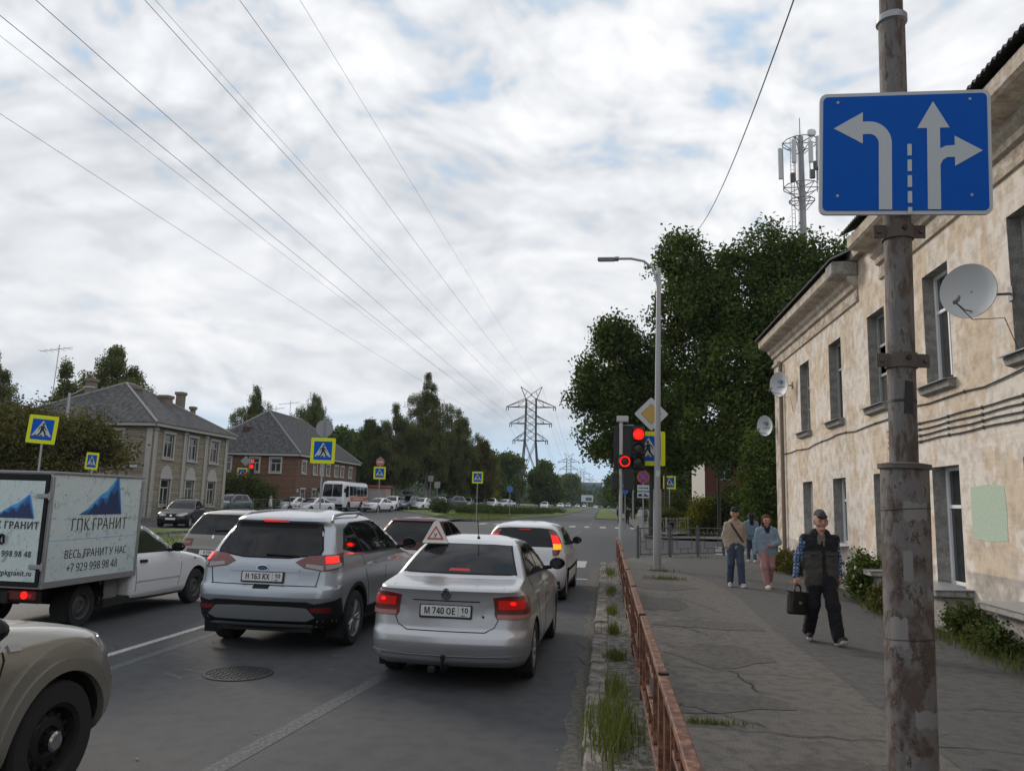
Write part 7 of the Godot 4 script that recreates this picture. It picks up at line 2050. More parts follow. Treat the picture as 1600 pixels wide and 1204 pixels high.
# ---------------------------------------------------------------- people: a smooth field of tapered bones, meshed as surface nets
# bone: [a, b, radius a, radius b, colour key, flattening in z]
func flesh(g: Geo, bones: Array, cell: float, k: float, colour: Callable) -> void:
	var lo := Vector3.ONE * 1e9
	var hi := -lo
	for b in bones:
		var r := Vector3.ONE * (maxf(b[2], b[3]) + cell * 2)
		lo = lo.min((b[0] as Vector3).min(b[1]) - r); hi = hi.max((b[0] as Vector3).max(b[1]) + r)
	var n := Vector3i(((hi - lo) / cell).ceil()) + Vector3i.ONE
	var val := PackedFloat32Array()
	val.resize(n.x * n.y * n.z)
	val.fill(1.0)
	var who := PackedByteArray()
	who.resize(val.size())
	var near := PackedFloat32Array()
	near.resize(val.size())
	near.fill(1.0)
	for bi in bones.size():
		var b: Array = bones[bi]
		var a: Vector3 = b[0]
		var ab: Vector3 = b[1] - a
		var sq: float = b[5] if b.size() > 5 else 1.0
		ab.z *= sq
		var inv := 1.0 / maxf(ab.length_squared(), 1e-9)
		var r0: float = b[2]
		var dr: float = b[3] - b[2]
		var m := maxf(b[2], b[3]) + k + cell * 1.5
		var i0 := Vector3i((((b[0] as Vector3).min(b[1]) - Vector3.ONE * m - lo) / cell).floor()).clamp(Vector3i.ZERO, n - Vector3i.ONE)
		var i1 := Vector3i((((b[0] as Vector3).max(b[1]) + Vector3.ONE * m - lo) / cell).ceil()).clamp(Vector3i.ZERO, n - Vector3i.ONE)
		for z in range(i0.z, i1.z + 1):
			for y in range(i0.y, i1.y + 1):
				var o := (z * n.y + y) * n.x
				for x in range(i0.x, i1.x + 1):
					var p := lo + Vector3(x, y, z) * cell - a
					p.z *= sq
					var t := clampf(p.dot(ab) * inv, 0, 1)
					var d := (p - ab * t).length() - r0 - dr * t
					if d < near[o + x]:
						near[o + x] = d; who[o + x] = bi
					var v := val[o + x]
					var h := maxf(k - absf(v - d), 0.0) / k
					val[o + x] = minf(v, d) - h * h * k * 0.25
	var id := PackedInt32Array()
	id.resize(val.size())
	id.fill(-1)
	var sy := n.x
	var sz := n.x * n.y
	var off := [0, 1, sy, sy + 1, sz, sz + 1, sz + sy, sz + sy + 1]
	var edges := [[0, 1], [2, 3], [4, 5], [6, 7], [0, 2], [1, 3], [4, 6], [5, 7], [0, 4], [1, 5], [2, 6], [3, 7]]
	for z in n.z - 1:
		for y in n.y - 1:
			for x in n.x - 1:
				var o := z * sz + y * sy + x
				var v0 := val[o]
				if v0 > cell * 2.0 or v0 < -cell * 2.0: continue
				var mask := 0
				for c in 8:
					if val[o + off[c]] < 0: mask += 1
				if mask == 0 or mask == 8: continue
				var s := Vector3.ZERO
				var cnt := 0
				for e in edges:
					var a := val[o + off[e[0]]]
					var b := val[o + off[e[1]]]
					if (a < 0) != (b < 0):
						var t := a / (a - b)
						var pa := Vector3(e[0] & 1, (e[0] >> 1) & 1, e[0] >> 2)
						var pb := Vector3(e[1] & 1, (e[1] >> 1) & 1, e[1] >> 2)
						s += pa.lerp(pb, t); cnt += 1
				var p := lo + (Vector3(x, y, z) + s / cnt) * cell
				g.tint = colour.call(bones[who[o]][4], p)
				id[o] = g.p(p)
	for z in range(1, n.z - 1):
		for y in range(1, n.y - 1):
			for x in range(1, n.x - 1):
				var o := z * sz + y * sy + x
				var v0 := val[o]
				if v0 > cell * 2.0 or v0 < -cell * 2.0: continue
				for ax in 3:
					var st: int = [1, sy, sz][ax]
					if (v0 < 0) == (val[o + st] < 0): continue
					var u: int = [sy, sz, 1][ax]
					var w: int = [sz, 1, sy][ax]
					var q := [id[o - u - w], id[o - w], id[o], id[o - u]]
					if q[0] < 0 or q[1] < 0 or q[2] < 0 or q[3] < 0: continue
					if v0 < 0:
						g.tri(q[0], q[2], q[1]); g.tri(q[0], q[3], q[2])
					else:
						g.tri(q[0], q[1], q[2]); g.tri(q[0], q[2], q[3])
	g.tinted = true

# five fingers on a palm; down is the way the fingers point, front the way the palm's edge with the thumb faces
func hand_bones(w: Vector3, down: Vector3, front: Vector3, inward: Vector3, curl: float) -> Array:
	var b := []
	var palm := w + down * 0.075
	b.append([w, palm, 0.024, 0.026, "skin"])
	b.append([w + front * 0.02 + down * 0.03, palm + front * 0.022, 0.018, 0.016, "skin"])
	b.append([w - front * 0.02 + down * 0.03, palm - front * 0.026, 0.018, 0.015, "skin"])
	for k in 4:
		var s := 0.030 - k * 0.020
		var len: float = [0.036, 0.041, 0.038, 0.030][k]
		var p0 := palm + front * s
		var d := down
		for j in 3:
			d = (d * cos(curl) + inward * sin(curl)).normalized() if j > 0 else (down * cos(curl * 0.6) + inward * sin(curl * 0.6)).normalized()
			var p1: Vector3 = p0 + d * len * [1.0, 0.75, 0.6][j]
			b.append([p0, p1, 0.0092, 0.0082, "skin"])
			p0 = p1
			var base := down
			inward = (inward - d * inward.dot(d)).normalized()
	var t0 := w + front * 0.026 + down * 0.025
	var t1 := t0 + (front * 0.7 + down * 0.6 + inward * 0.3).normalized() * 0.04
	b.append([t0, t1, 0.014, 0.011, "skin"])
	b.append([t1, t1 + (down * 0.8 + inward * 0.6).normalized() * 0.032, 0.011, 0.009, "skin"])
	return b

func head_bones(c: Vector3, f: Vector3) -> Array:
	# f is where the face looks; c the middle of the head
	var r := f.cross(Vector3.UP).normalized()
	var u := Vector3.UP
	var b := [[c + u * 0.035 - f * 0.012, c + u * 0.01 + f * 0.01, 0.088, 0.084, "skin"], [c - u * 0.03 + f * 0.022, c - u * 0.075 + f * 0.045, 0.066, 0.036, "skin"], [c - u * 0.07 - f * 0.01, c - u * 0.16 - f * 0.015, 0.056, 0.058, "skin"]]
	b.append([c + u * 0.022 + f * 0.086, c - u * 0.018 + f * 0.106, 0.009, 0.016, "skin"])
	for s in [-1, 1]:
		b.append([c + r * s * 0.088 + u * 0.02, c + r * s * 0.088 - u * 0.025 + f * 0.008, 0.014, 0.009, "skin"])
		b.append([c + r * s * 0.045 + u * 0.032 + f * 0.078, c + r * s * 0.02 + u * 0.030 + f * 0.086, 0.010, 0.010, "brow"])
		b.append([c + r * s * 0.035 + u * 0.008 + f * 0.080, c + r * s * 0.030 + u * 0.008 + f * 0.081, 0.0085, 0.0085, "eye"])
		b.append([c + r * s * 0.045 - u * 0.025 + f * 0.058, c + r * s * 0.035 - u * 0.03 + f * 0.064, 0.024, 0.022, "skin"])
	b.append([c - u * 0.052 + f * 0.086 + r * 0.020, c - u * 0.052 + f * 0.086 - r * 0.020, 0.008, 0.008, "lip"])
	b.append([c - u * 0.085 + f * 0.07, c - u * 0.085 + f * 0.075, 0.024, 0.024, "skin"])
	return b

func person(label: String, at: Vector3, turn: float, J: Dictionary, C: Dictionary, cell: float, head_cell := 0.008, group := "") -> Node3D:
	var o := thing("person", label, "person", at, turn, group)
	var tw: float = J.get("tw", 0.10)
	var tr: float = J.get("tr", 0.125)
	var b := []
	var hip: Vector3 = J.hip
	var ch: Vector3 = J.chest
	# torso of three columns, shoulders, neck
	for s in [-1, 0, 1]: b.append([ch + Vector3(s * tw, 0, 0), hip + Vector3(s * tw * 0.9, J.get("hem", -0.02) * (1.0 if s else 0.2), 0), tr, tr * J.get("hem_r", 0.97), "top", 1.12])
	b.append([J.sh_r, J.sh_l, 0.060, 0.060, "top", 1.0])
	b.append([ch + Vector3(-0.05, 0.14, -0.01), ch + Vector3(0.05, 0.14, -0.01), 0.085, 0.085, "top"])
	for s in ["l", "r"]:
		var x := -1.0 if s == "r" else 1.0
		b.append([J["sh_" + s], J["el_" + s], 0.056, J.get("sleeve", 0.054), "sleeve"])
		b.append([J["el_" + s], J["wr_" + s], J.get("sleeve", 0.054), J.get("cuff", 0.042), "sleeve"])
		var h0: Vector3 = hip + Vector3(x * 0.085, -0.02, 0)
		b.append([h0, J["kn_" + s], 0.105, J.get("knee", 0.076), "legs"])
		b.append([J["kn_" + s], J["an_" + s] + Vector3(0, 0.02, 0), J.get("knee", 0.076), J.get("ankle", 0.062), "legs"])
	b.append([hip + Vector3(-0.07, 0, 0), hip + Vector3(0.07, 0, 0), J.get("seat", 0.105), J.get("seat", 0.105), "legs"])
	var body := Geo.new()
	var colour := func(k: String, p: Vector3) -> Color:
		var c = C.get(k, C.skin)
		if k == "eye": return Color(0.05, 0.035, 0.03)
		if k == "brow": return Color(0.20, 0.14, 0.11)
		if k == "lip": return C.skin * Color(0.85, 0.6, 0.6)
		if c is Callable: return c.call(p)
		return c
	flesh(body, b, cell, 0.040, colour)
	if cell < 0.02:
		var wr := noise(9.0, 3, 311)
		for i in body.v.size():
			var q := body.v[i]
			body.v[i] = q + Vector3(wr.get_noise_3d(q.x, q.y * 1.6, q.z), 0.3 * wr.get_noise_3d(q.z, q.x, q.y), wr.get_noise_3d(q.z + 5, q.y * 1.6, q.x)) * 0.011
	var f := Vector3(sin(J.get("look", 0.0)), -0.04, cos(J.get("look", 0.0))).normalized()
	flesh(body, head_bones(J.head, f), head_cell, 0.016, colour)
	for s in ["l", "r"]:
		if J.has("hand_" + s): flesh(body, hand_bones(J["wr_" + s], J["hand_" + s][0], J["hand_" + s][1], J["hand_" + s][2], J["hand_" + s][3]), minf(head_cell, 0.006), 0.008, colour)
	var m := mat("person_cloth", Color.WHITE, 0.9)
	m.vertex_color_use_as_albedo = true
	put("body", body, m, o)
	# shoes
	for s in ["l", "r"]:
		var an: Vector3 = J["an_" + s]
		var toe: Vector3 = J["toe_" + s]
		var d := (toe - an)
		var shoe := Geo.new()
		var heel := an - Vector3(d.x, 0, d.z).normalized() * 0.035 + Vector3(0, -0.035, 0)
		flesh(shoe, [[heel, an + d * 0.45 + Vector3(0, -0.028, 0), 0.042, 0.044, "shoe"], [an + d * 0.45 + Vector3(0, -0.028, 0), toe + Vector3(0, -0.006, 0), 0.044, 0.034, "shoe"], [an + Vector3(0, -0.01, 0), an + Vector3(0, 0.02, 0), 0.043, 0.042, "shoe"], [heel + Vector3(0, -0.035, 0), toe + Vector3(0, -0.035, 0) , 0.036, 0.036, "sole"]], maxf(0.012, cell * 0.8), 0.02, colour)
		put("shoe", shoe, m, o)
	return o

func hair_mesh(o: Node3D, bones: Array, c: Color, cell := 0.012, called := "hair") -> void:
	var g := Geo.new()
	flesh(g, bones, cell, 0.02, func(_k, p): return c * (0.85 + 0.3 * absf(sin(p.x * 210.0 + p.y * 60.0))))
	put(called, g, M.person_cloth, o)

func cap_mesh(o: Node3D, h: Vector3, c: Color, flat: bool) -> void:
	var g := Geo.new()
	if flat:
		flesh(g, [[h + Vector3(0, 0.098, -0.040), h + Vector3(0, 0.088, 0.045), 0.078, 0.062, "c", 0.95], [h + Vector3(-0.05, 0.073, 0.098), h + Vector3(0.05, 0.073, 0.098), 0.016, 0.016, "c"]], 0.009, 0.03, func(_k, _p): return c)
	else:
		flesh(g, [[h + Vector3(0, 0.088, -0.015), h + Vector3(0, 0.085, 0.01), 0.086, 0.084, "c"], [h + Vector3(-0.045, 0.07, 0.115), h + Vector3(0.045, 0.07, 0.115), 0.016, 0.016, "c"]], 0.010, 0.03, func(_k, _p): return c)
	put("cap", g, M.person_cloth, o)

func build_people() -> void:
	var skin := Color(0.42, 0.235, 0.165)
	# the man with the briefcase, mid-stride towards us
	var J := {"hip": Vector3(0, 0.90, 0), "chest": Vector3(0.0, 1.28, 0.01), "head": Vector3(0.012, 1.585, 0.045), "look": 0.06, "tw": 0.105, "tr": 0.115, "hem": -0.10, "hem_r": 1.08,
		"sh_r": Vector3(-0.195, 1.36, 0), "sh_l": Vector3(0.195, 1.36, 0), "el_r": Vector3(-0.285, 1.10, -0.03), "wr_r": Vector3(-0.335, 0.87, 0.06), "el_l": Vector3(0.25, 1.10, -0.10), "wr_l": Vector3(0.25, 0.88, -0.04),
		"kn_r": Vector3(-0.11, 0.50, 0.02), "an_r": Vector3(-0.125, 0.115, -0.20), "toe_r": Vector3(-0.15, 0.085, -0.04), "kn_l": Vector3(0.105, 0.51, 0.15), "an_l": Vector3(0.14, 0.10, 0.22), "toe_l": Vector3(0.175, 0.125, 0.39), "knee": 0.086, "ankle": 0.082, "sleeve": 0.050,
		"hand_r": [Vector3(0, -1, 0.05).normalized(), Vector3(0.3, 0, 0.95).normalized(), Vector3(1, 0, -0.2).normalized(), 1.0], "hand_l": [Vector3(0, -1, 0.1).normalized(), Vector3(0, 0, 1), Vector3(-1, 0, 0), 0.35]}
	var plaid := func(p: Vector3) -> Color:
		var i := int(floor(p.y / 0.024)) + int(floor((p.x + p.z * 0.6) / 0.024))
		return Color(0.24, 0.29, 0.38) if posmod(i, 2) == 0 and posmod(int(floor(p.y / 0.024)), 2) == 0 else (Color(0.035, 0.085, 0.24) if posmod(i, 2) == 0 else Color(0.012, 0.025, 0.075))
	var vest := func(p: Vector3) -> Color:
		if absf(p.x - 0.02) < 0.030 and p.z > 0 and p.y < 1.34: return Color(0.008, 0.008, 0.009)
		if p.y > 1.30 and absf(p.x) < 0.045 and p.z > 0.02: return Color(0.15, 0.13, 0.12)
		if p.y > 1.215 - absf(p.x) * 0.10: return Color(0.010, 0.010, 0.013)
		return Color(0.052, 0.050, 0.046)
	var man := person("elderly walker in flat cap and dark waistcoat carrying a black briefcase", Vector3(2.86, 0.14, -11.0), 0.0, J, {"skin": skin, "top": vest, "sleeve": plaid, "legs": Color(0.006, 0.006, 0.009), "shoe": Color(0.016, 0.016, 0.018), "sole": Color(0.36, 0.36, 0.36)}, 0.014, 0.0065)
	cap_mesh(man, J.head, Color(0.045, 0.046, 0.05), true)
	hair_mesh(man, [[J.head + Vector3(-0.082, 0.03, -0.02), J.head + Vector3(-0.07, -0.02, -0.05), 0.016, 0.014, "h"], [J.head + Vector3(0.082, 0.03, -0.02), J.head + Vector3(0.07, -0.02, -0.05), 0.016, 0.014, "h"], [J.head + Vector3(-0.05, 0.0, -0.07), J.head + Vector3(0.05, 0.0, -0.07), 0.03, 0.03, "h"]], Color(0.35, 0.34, 0.33), 0.010)
	part("collar", man, mat("collar_dark", lin(0.012), 0.9), func(g):
		for s in [-1, 1]: g.cbox(Vector3(s * 0.055, 1.425, 0.045), Vector3(0.03, 0.075, 0.10), 0.01, Basis(Vector3.BACK, s * 0.35) * Basis(Vector3.UP, s * 0.3)))
	for q in [[-0.105, 1.16], [0.12, 1.16]]: part("pocket_flap", man, mat("vest_grey", lin(0.045), 0.9), func(g): g.cbox(Vector3(q[0], q[1], 0.118), Vector3(0.10, 0.03, 0.02), 0.008))
	part("zip", man, M.galvanised, func(g): g.cbox(Vector3(0.02, 1.30, 0.135), Vector3(0.010, 0.06, 0.012), 0.003))
	var case_ := thing("briefcase", "worn black leather briefcase held by the man in the flat cap", "briefcase", Vector3(2.86 - 0.345, 0.14 + 0.36, -11.0 + 0.10), 0.75)
	case_.rotation.z = -0.10
	var leather := rough_mat("worn_leather", [[0.2, lin(0.010, 0.010, 0.011)], [0.7, lin(0.024, 0.023, 0.023)], [0.95, lin(0.10, 0.10, 0.10)]], 0.07, 0.5, [], 0, 1, 0.5, 0.0, 181)
	part("bag", case_, leather, func(g): g.cbox(Vector3(0, 0.155, 0), Vector3(0.38, 0.29, 0.10), 0.03))
	part("flap", case_, leather, func(g):
		g.cbox(Vector3(0, 0.235, 0.056), Vector3(0.375, 0.15, 0.014), 0.006)
		g.cbox(Vector3(0, 0.302, 0.0), Vector3(0.375, 0.016, 0.115), 0.006))
	part("clasp", case_, M.galvanised, func(g): g.cbox(Vector3(-0.02, 0.165, 0.066), Vector3(0.06, 0.035, 0.012), 0.004))
	part("handle", case_, leather, func(g): g.tube([Vector3(-0.07, 0.305, 0), Vector3(-0.065, 0.36, 0), Vector3(-0.03, 0.39, 0), Vector3(0.03, 0.39, 0), Vector3(0.065, 0.36, 0), Vector3(0.07, 0.305, 0)], 0.012, 8))
	# young man in a beige sweatshirt, hands in pockets
	J = {"hip": Vector3(0, 0.93, 0), "chest": Vector3(0, 1.28, 0), "head": Vector3(0.0, 1.605, 0.03), "tw": 0.095, "tr": 0.115, "hem": -0.09, "hem_r": 1.0,
		"sh_r": Vector3(-0.17, 1.37, 0), "sh_l": Vector3(0.17, 1.37, 0), "el_r": Vector3(-0.235, 1.11, -0.05), "wr_r": Vector3(-0.20, 0.89, 0.05), "el_l": Vector3(0.235, 1.11, -0.05), "wr_l": Vector3(0.20, 0.89, 0.05), "sleeve": 0.048, "cuff": 0.044,
		"kn_r": Vector3(-0.10, 0.51, 0.04), "an_r": Vector3(-0.10, 0.10, -0.08), "toe_r": Vector3(-0.12, 0.07, 0.09), "kn_l": Vector3(0.095, 0.52, 0.13), "an_l": Vector3(0.11, 0.09, 0.16), "toe_l": Vector3(0.13, 0.08, 0.34), "knee": 0.080, "ankle": 0.076}
	var y := person("young walker in cap, beige sweatshirt and jeans, hands in pockets", Vector3(2.87, 0.14, -18.1), 0.05, J, {"skin": skin * 0.95, "top": Color(0.33, 0.265, 0.20), "sleeve": Color(0.34, 0.275, 0.21), "legs": Color(0.045, 0.065, 0.10), "shoe": func(p): return Color(0.40, 0.40, 0.42) if fposmod(p.z * 9.0, 1.0) < 0.6 else Color(0.08, 0.085, 0.12), "sole": Color(0.5, 0.5, 0.5)}, 0.018, 0.009)
	cap_mesh(y, J.head, Color(0.013, 0.013, 0.016), false)
	part("bag_strap", y, mat("strap_black", lin(0.012), 0.8), func(g):
		var pts := [Vector3(-0.11, 1.43, 0.03), Vector3(-0.085, 1.38, 0.105), Vector3(-0.03, 1.28, 0.13), Vector3(0.05, 1.16, 0.132), Vector3(0.13, 1.04, 0.12), Vector3(0.19, 0.97, 0.06)]
		for k in pts.size() - 1:
			var d: Vector3 = (pts[k + 1] - pts[k]).normalized()
			var s := d.cross(Vector3(0, 0, 1)).normalized() * 0.018
			g.quad(pts[k] - s, pts[k] + s, pts[k + 1] + s, pts[k + 1] - s))
	# young woman in a light blue hooded top and pink trousers
	J = {"hip": Vector3(0, 0.86, 0), "chest": Vector3(0, 1.18, 0), "head": Vector3(-0.005, 1.475, 0.03), "tw": 0.085, "tr": 0.115, "hem": -0.08, "hem_r": 1.08,
		"sh_r": Vector3(-0.175, 1.27, 0), "sh_l": Vector3(0.175, 1.27, 0), "el_r": Vector3(-0.25, 1.0, -0.03), "wr_r": Vector3(-0.27, 0.76, 0.03), "el_l": Vector3(0.255, 1.01, 0.0), "wr_l": Vector3(0.08, 0.95, 0.17), "sleeve": 0.060, "cuff": 0.050,
		"kn_r": Vector3(-0.085, 0.48, 0.10), "an_r": Vector3(-0.03, 0.09, 0.12), "toe_r": Vector3(-0.01, 0.07, 0.28), "kn_l": Vector3(0.085, 0.48, 0.02), "an_l": Vector3(0.07, 0.12, -0.20), "toe_l": Vector3(0.08, 0.08, -0.06), "knee": 0.074, "ankle": 0.066,
		"hand_l": [Vector3(-0.95, -0.1, 0.2).normalized(), Vector3(0, 1, 0.1).normalized(), Vector3(0, -0.2, 1).normalized(), 0.5]}
	var blue := func(p: Vector3) -> Color:
		if p.z > 0.0 and p.y > 1.20 and absf(p.x) < 0.07 - (1.34 - p.y) * 0.25: return Color(0.012, 0.012, 0.016)
		return Color(0.19, 0.25, 0.31)
	var wmn := person("walker with auburn hair in light blue hooded top and pink trousers", Vector3(3.55, 0.14, -18.0), 0.0, J, {"skin": skin, "top": blue, "sleeve": Color(0.195, 0.26, 0.325), "legs": Color(0.36, 0.19, 0.19), "shoe": Color(0.50, 0.45, 0.40), "sole": Color(0.5, 0.48, 0.45)}, 0.018, 0.009)
	var hc: Vector3 = J.head
	hair_mesh(wmn, [[hc + Vector3(0, 0.055, -0.02), hc + Vector3(0, 0.03, -0.04), 0.092, 0.090, "h"], [hc + Vector3(-0.082, 0.03, 0.0), hc + Vector3(-0.09, -0.19, 0.0), 0.032, 0.025, "h"], [hc + Vector3(0.082, 0.03, 0.0), hc + Vector3(0.085, -0.10, -0.02), 0.030, 0.022, "h"], [hc + Vector3(0, 0.0, -0.07), hc + Vector3(0, -0.17, -0.07), 0.07, 0.05, "h"]], Color(0.10, 0.035, 0.022))
	# woman walking away in a denim jacket
	J = {"hip": Vector3(0, 0.86, 0), "chest": Vector3(0, 1.18, 0), "head": Vector3(0, 1.475, 0.03), "tw": 0.085, "tr": 0.11, "hem": -0.05, "hem_r": 1.1,
		"sh_r": Vector3(-0.17, 1.27, 0), "sh_l": Vector3(0.17, 1.27, 0), "el_r": Vector3(-0.22, 1.0, -0.03), "wr_r": Vector3(-0.22, 0.78, 0.05), "el_l": Vector3(0.22, 1.0, -0.03), "wr_l": Vector3(0.22, 0.78, 0.05), "sleeve": 0.06, "cuff": 0.05,
		"kn_r": Vector3(-0.08, 0.48, 0.05), "an_r": Vector3(-0.08, 0.10, -0.15), "toe_r": Vector3(-0.08, 0.07, 0.0), "kn_l": Vector3(0.08, 0.48, 0.08), "an_l": Vector3(0.08, 0.09, 0.12), "toe_l": Vector3(0.08, 0.07, 0.27), "knee": 0.065, "ankle": 0.055}
	var den := person("walker seen from behind in denim jacket with long black hair", Vector3(4.72, 0.14, -26.4), PI, J, {"skin": skin, "top": Color(0.13, 0.19, 0.26), "sleeve": Color(0.13, 0.19, 0.26), "legs": Color(0.04, 0.06, 0.10), "shoe": Color(0.4, 0.4, 0.4), "sole": Color(0.45, 0.45, 0.45)}, 0.022, 0.012)
	hair_mesh(den, [[hc + Vector3(0, 0.055, -0.01), hc + Vector3(0, 0.03, -0.04), 0.098, 0.095, "h"], [hc + Vector3(0, 0.0, -0.06), hc + Vector3(0, -0.22, -0.09), 0.09, 0.07, "h"]], Color(0.008, 0.008, 0.009), 0.014)
	part("shoulder_bag", den, mat("strap_black", lin(0.012)), func(g): g.cbox(Vector3(0.24, 0.92, -0.05), Vector3(0.10, 0.22, 0.24), 0.03))
	# figures far off
	J.erase("look")
	for q in [["distant person in white top and jeans by the railing of the brown house", Vector3(-27.9, 0.44, -62.0), 2.2, Color(0.45, 0.46, 0.46), Color(0.06, 0.09, 0.14)], ["distant person in a white jacket beyond the far corner railing", Vector3(3.05, 0.13, -71.0), 0.3, Color(0.52, 0.52, 0.51), Color(0.012, 0.012, 0.014)], ["distant person in black left of the white jacket", Vector3(1.9, 0.13, -72.0), 0.0, Color(0.014, 0.014, 0.016), Color(0.014, 0.014, 0.018)], ["distant person in dark coat farthest left at the bus stop", Vector3(1.2, 0.13, -74.0), 0.2, Color(0.02, 0.022, 0.03), Color(0.015, 0.015, 0.02)], ["distant person in grey-blue behind the white jacket", Vector3(3.6, 0.13, -74.0), 2.6, Color(0.10, 0.12, 0.15), Color(0.02, 0.022, 0.03)]]:
		var at: Vector3 = q[1]
		if at.x < -10: at.y = elev(at.x, at.z)
		var fp := person(q[0], at, q[2], J, {"skin": skin, "top": q[3], "sleeve": q[3], "legs": q[4], "shoe": Color(0.05, 0.05, 0.05), "sole": Color(0.1, 0.1, 0.1)}, 0.035, 0.022, "people far off")
		hair_mesh(fp, [[hc + Vector3(0, 0.055, -0.01), hc + Vector3(0, 0.03, -0.04), 0.096, 0.094, "h"]], Color(0.25, 0.17, 0.10) if q[3].r > 0.4 else Color(0.02, 0.015, 0.012), 0.022)
# ---------------------------------------------------------------- trees, shrubs, grass
var leaf_sets := {}

# a spray of leaf-sized faces; drooping strands for birches
func spray(kind: String, m: Material) -> ArrayMesh:
	var key := kind + m.resource_name
	if leaf_sets.has(key): return leaf_sets[key]
	var g := Geo.new()
	var r := RandomNumberGenerator.new()
	r.seed = hash(key)
	g.tinted = true
	var n: int = {"ash": 26, "birch": 30, "bush": 24, "far": 16}[kind]
	for k in n:
		var c: Vector3
		var ll := 0.17
		var lw := 0.055
		if kind == "birch":
			var st := k / 6
			c = Vector3(cos(st * 2.4) * 0.22, 0.25 - (k % 6) * 0.14, sin(st * 2.4) * 0.22) + Vector3(r.randf_range(-0.06, 0.06), r.randf_range(-0.04, 0.04), r.randf_range(-0.06, 0.06))
			ll = 0.12; lw = 0.06
		elif kind == "far":
			c = Vector3(r.randfn(), r.randfn(), r.randfn()) * 0.30
			ll = 0.38; lw = 0.16
		else:
			c = Vector3(r.randfn(), r.randfn() * 0.8, r.randfn()) * (0.27 if kind == "ash" else 0.14)
			if kind == "bush": ll = 0.10; lw = 0.045
		var d := Vector3(r.randfn(), r.randfn() * 0.7 - (0.9 if kind != "bush" else -0.3), r.randfn()).normalized()
		var s := d.cross(Vector3(r.randfn(), r.randfn(), r.randfn())).normalized() * lw
		ll *= r.randf_range(0.7, 1.25)
		g.tint = Color.WHITE * r.randf_range(0.75, 1.25)
		var q := [c, c + d * ll * 0.45 + s, c + d * ll, c + d * ll * 0.45 - s]
		g.quad(q[0], q[1], q[2], q[3])
	leaf_sets[key] = g.mesh(m)
	return leaf_sets[key]

func leaf_mat(key: String, c: Color) -> StandardMaterial3D:
	if M.has(key): return M[key]
	var m := mat(key, c, 0.75, 0.0, 0.22)
	m.vertex_color_use_as_albedo = true
	m.backlight_enabled = true
	m.backlight = Color(0.72, 0.78, 0.45)
	return m

# lobes [x, y, z, rx, ry, rz, sprays] about the base; the crown thins where the noise is low
func crown(parent: Node, kind: String, m: Material, lobes: Array, gap: float, size := 1.0, nf := 0.35) -> void:
	var t := []
	var c := []
	var ns := noise(nf, 2, rng.randi() % 1000)
	for l in lobes:
		var n := 0
		var tries := 0
		while n < l[6] and tries < l[6] * 6:
			tries += 1
			var d := Vector3(rng.randfn(), rng.randfn(), rng.randfn()).normalized()
			var rr := pow(rng.randf(), 0.42) * (1.0 + 0.22 * ns.get_noise_3dv(d * 3.0 + Vector3(l[0], l[1], l[2])))
			var p := Vector3(l[0], l[1], l[2]) + d * rr * Vector3(l[3], l[4], l[5])
			if p.y < 0.1 or ns.get_noise_3dv(p) < gap * rng.randf_range(0.6, 1.4) - 0.15: continue
			var b := Basis(Vector3.UP, rng.randf() * TAU) * Basis(Vector3.RIGHT, rng.randfn() * (0.12 if kind == "birch" else 0.6))
			t.append(Transform3D(b.scaled(Vector3.ONE * size * rf(0.75, 1.3)), p))
			c.append(Color.WHITE * rf(0.6, 1.45) * Color(rf(0.88, 1.2), 1.0, rf(0.8, 1.05)))
			n += 1
	var mm := MultiMesh.new()
	mm.transform_format = MultiMesh.TRANSFORM_3D
	mm.use_colors = true
	mm.mesh = spray(kind, m)
	mm.instance_count = t.size()
	for k in t.size():
		mm.set_instance_transform(k, t[k]); mm.set_instance_color(k, c[k])
	var o := MultiMeshInstance3D.new()
	o.multimesh = mm
	hang("crown" if not str(parent.name).contains("shrub") else "foliage", o, parent)
	o.set_meta("kind", "stuff")

func limbs(parent: Node, m: Material, r: float, top: Vector3, lobes: Array, twigs := 3) -> void:
	part("trunk", parent, m, func(g):
		var pts := []
		var rad := []
		for k in 7:
			var f := k / 6.0
			pts.append(top * f + Vector3(sin(f * 5.0), 0, cos(f * 4.0) - 1.0) * 0.12 * top.y / 8.0 * f - Vector3(0, 0.2 if k == 0 else 0.0, 0))
			rad.append(r * (1.25 - 0.95 * f) if k > 0 else r * 1.5)
		g.tube(pts, rad, 10)
		for l in lobes:
			var c := Vector3(l[0], l[1], l[2])
			var f := clampf(c.y / top.y * 0.62, 0.2, 0.9)
			var a := top * f
			var mid := a.lerp(c, 0.5) + Vector3(0, 0.3, 0)
			g.tube([a, mid, c], [r * 0.42 * (1.3 - f), r * 0.26, r * 0.10], 6, false)
			for k in twigs:
				var d := Vector3(rng.randfn(), rng.randfn() * 0.7 + 0.2, rng.randfn()).normalized() * Vector3(l[3], l[4], l[5]) * 0.85
				g.tube([c.lerp(mid, rf(0.0, 0.7)), c + d * 0.6, c + d], [r * 0.11, r * 0.06, r * 0.02], 4, false))

func tree(label: String, at: Vector3, kind: String, leaf: Material, bark: Material, r: float, top: Vector3, lobes: Array, gap: float, group: String, size := 1.0, nf := 0.35) -> Node3D:
	at.y = elev(at.x, at.z) - 0.05
	var o := thing("birch_tree" if kind == "birch" else "broadleaf_tree", label, "tree", at, 0.0, group)
	limbs(o, bark, r, top, lobes)
	crown(o, kind, leaf, lobes, gap, size, nf)
	return o

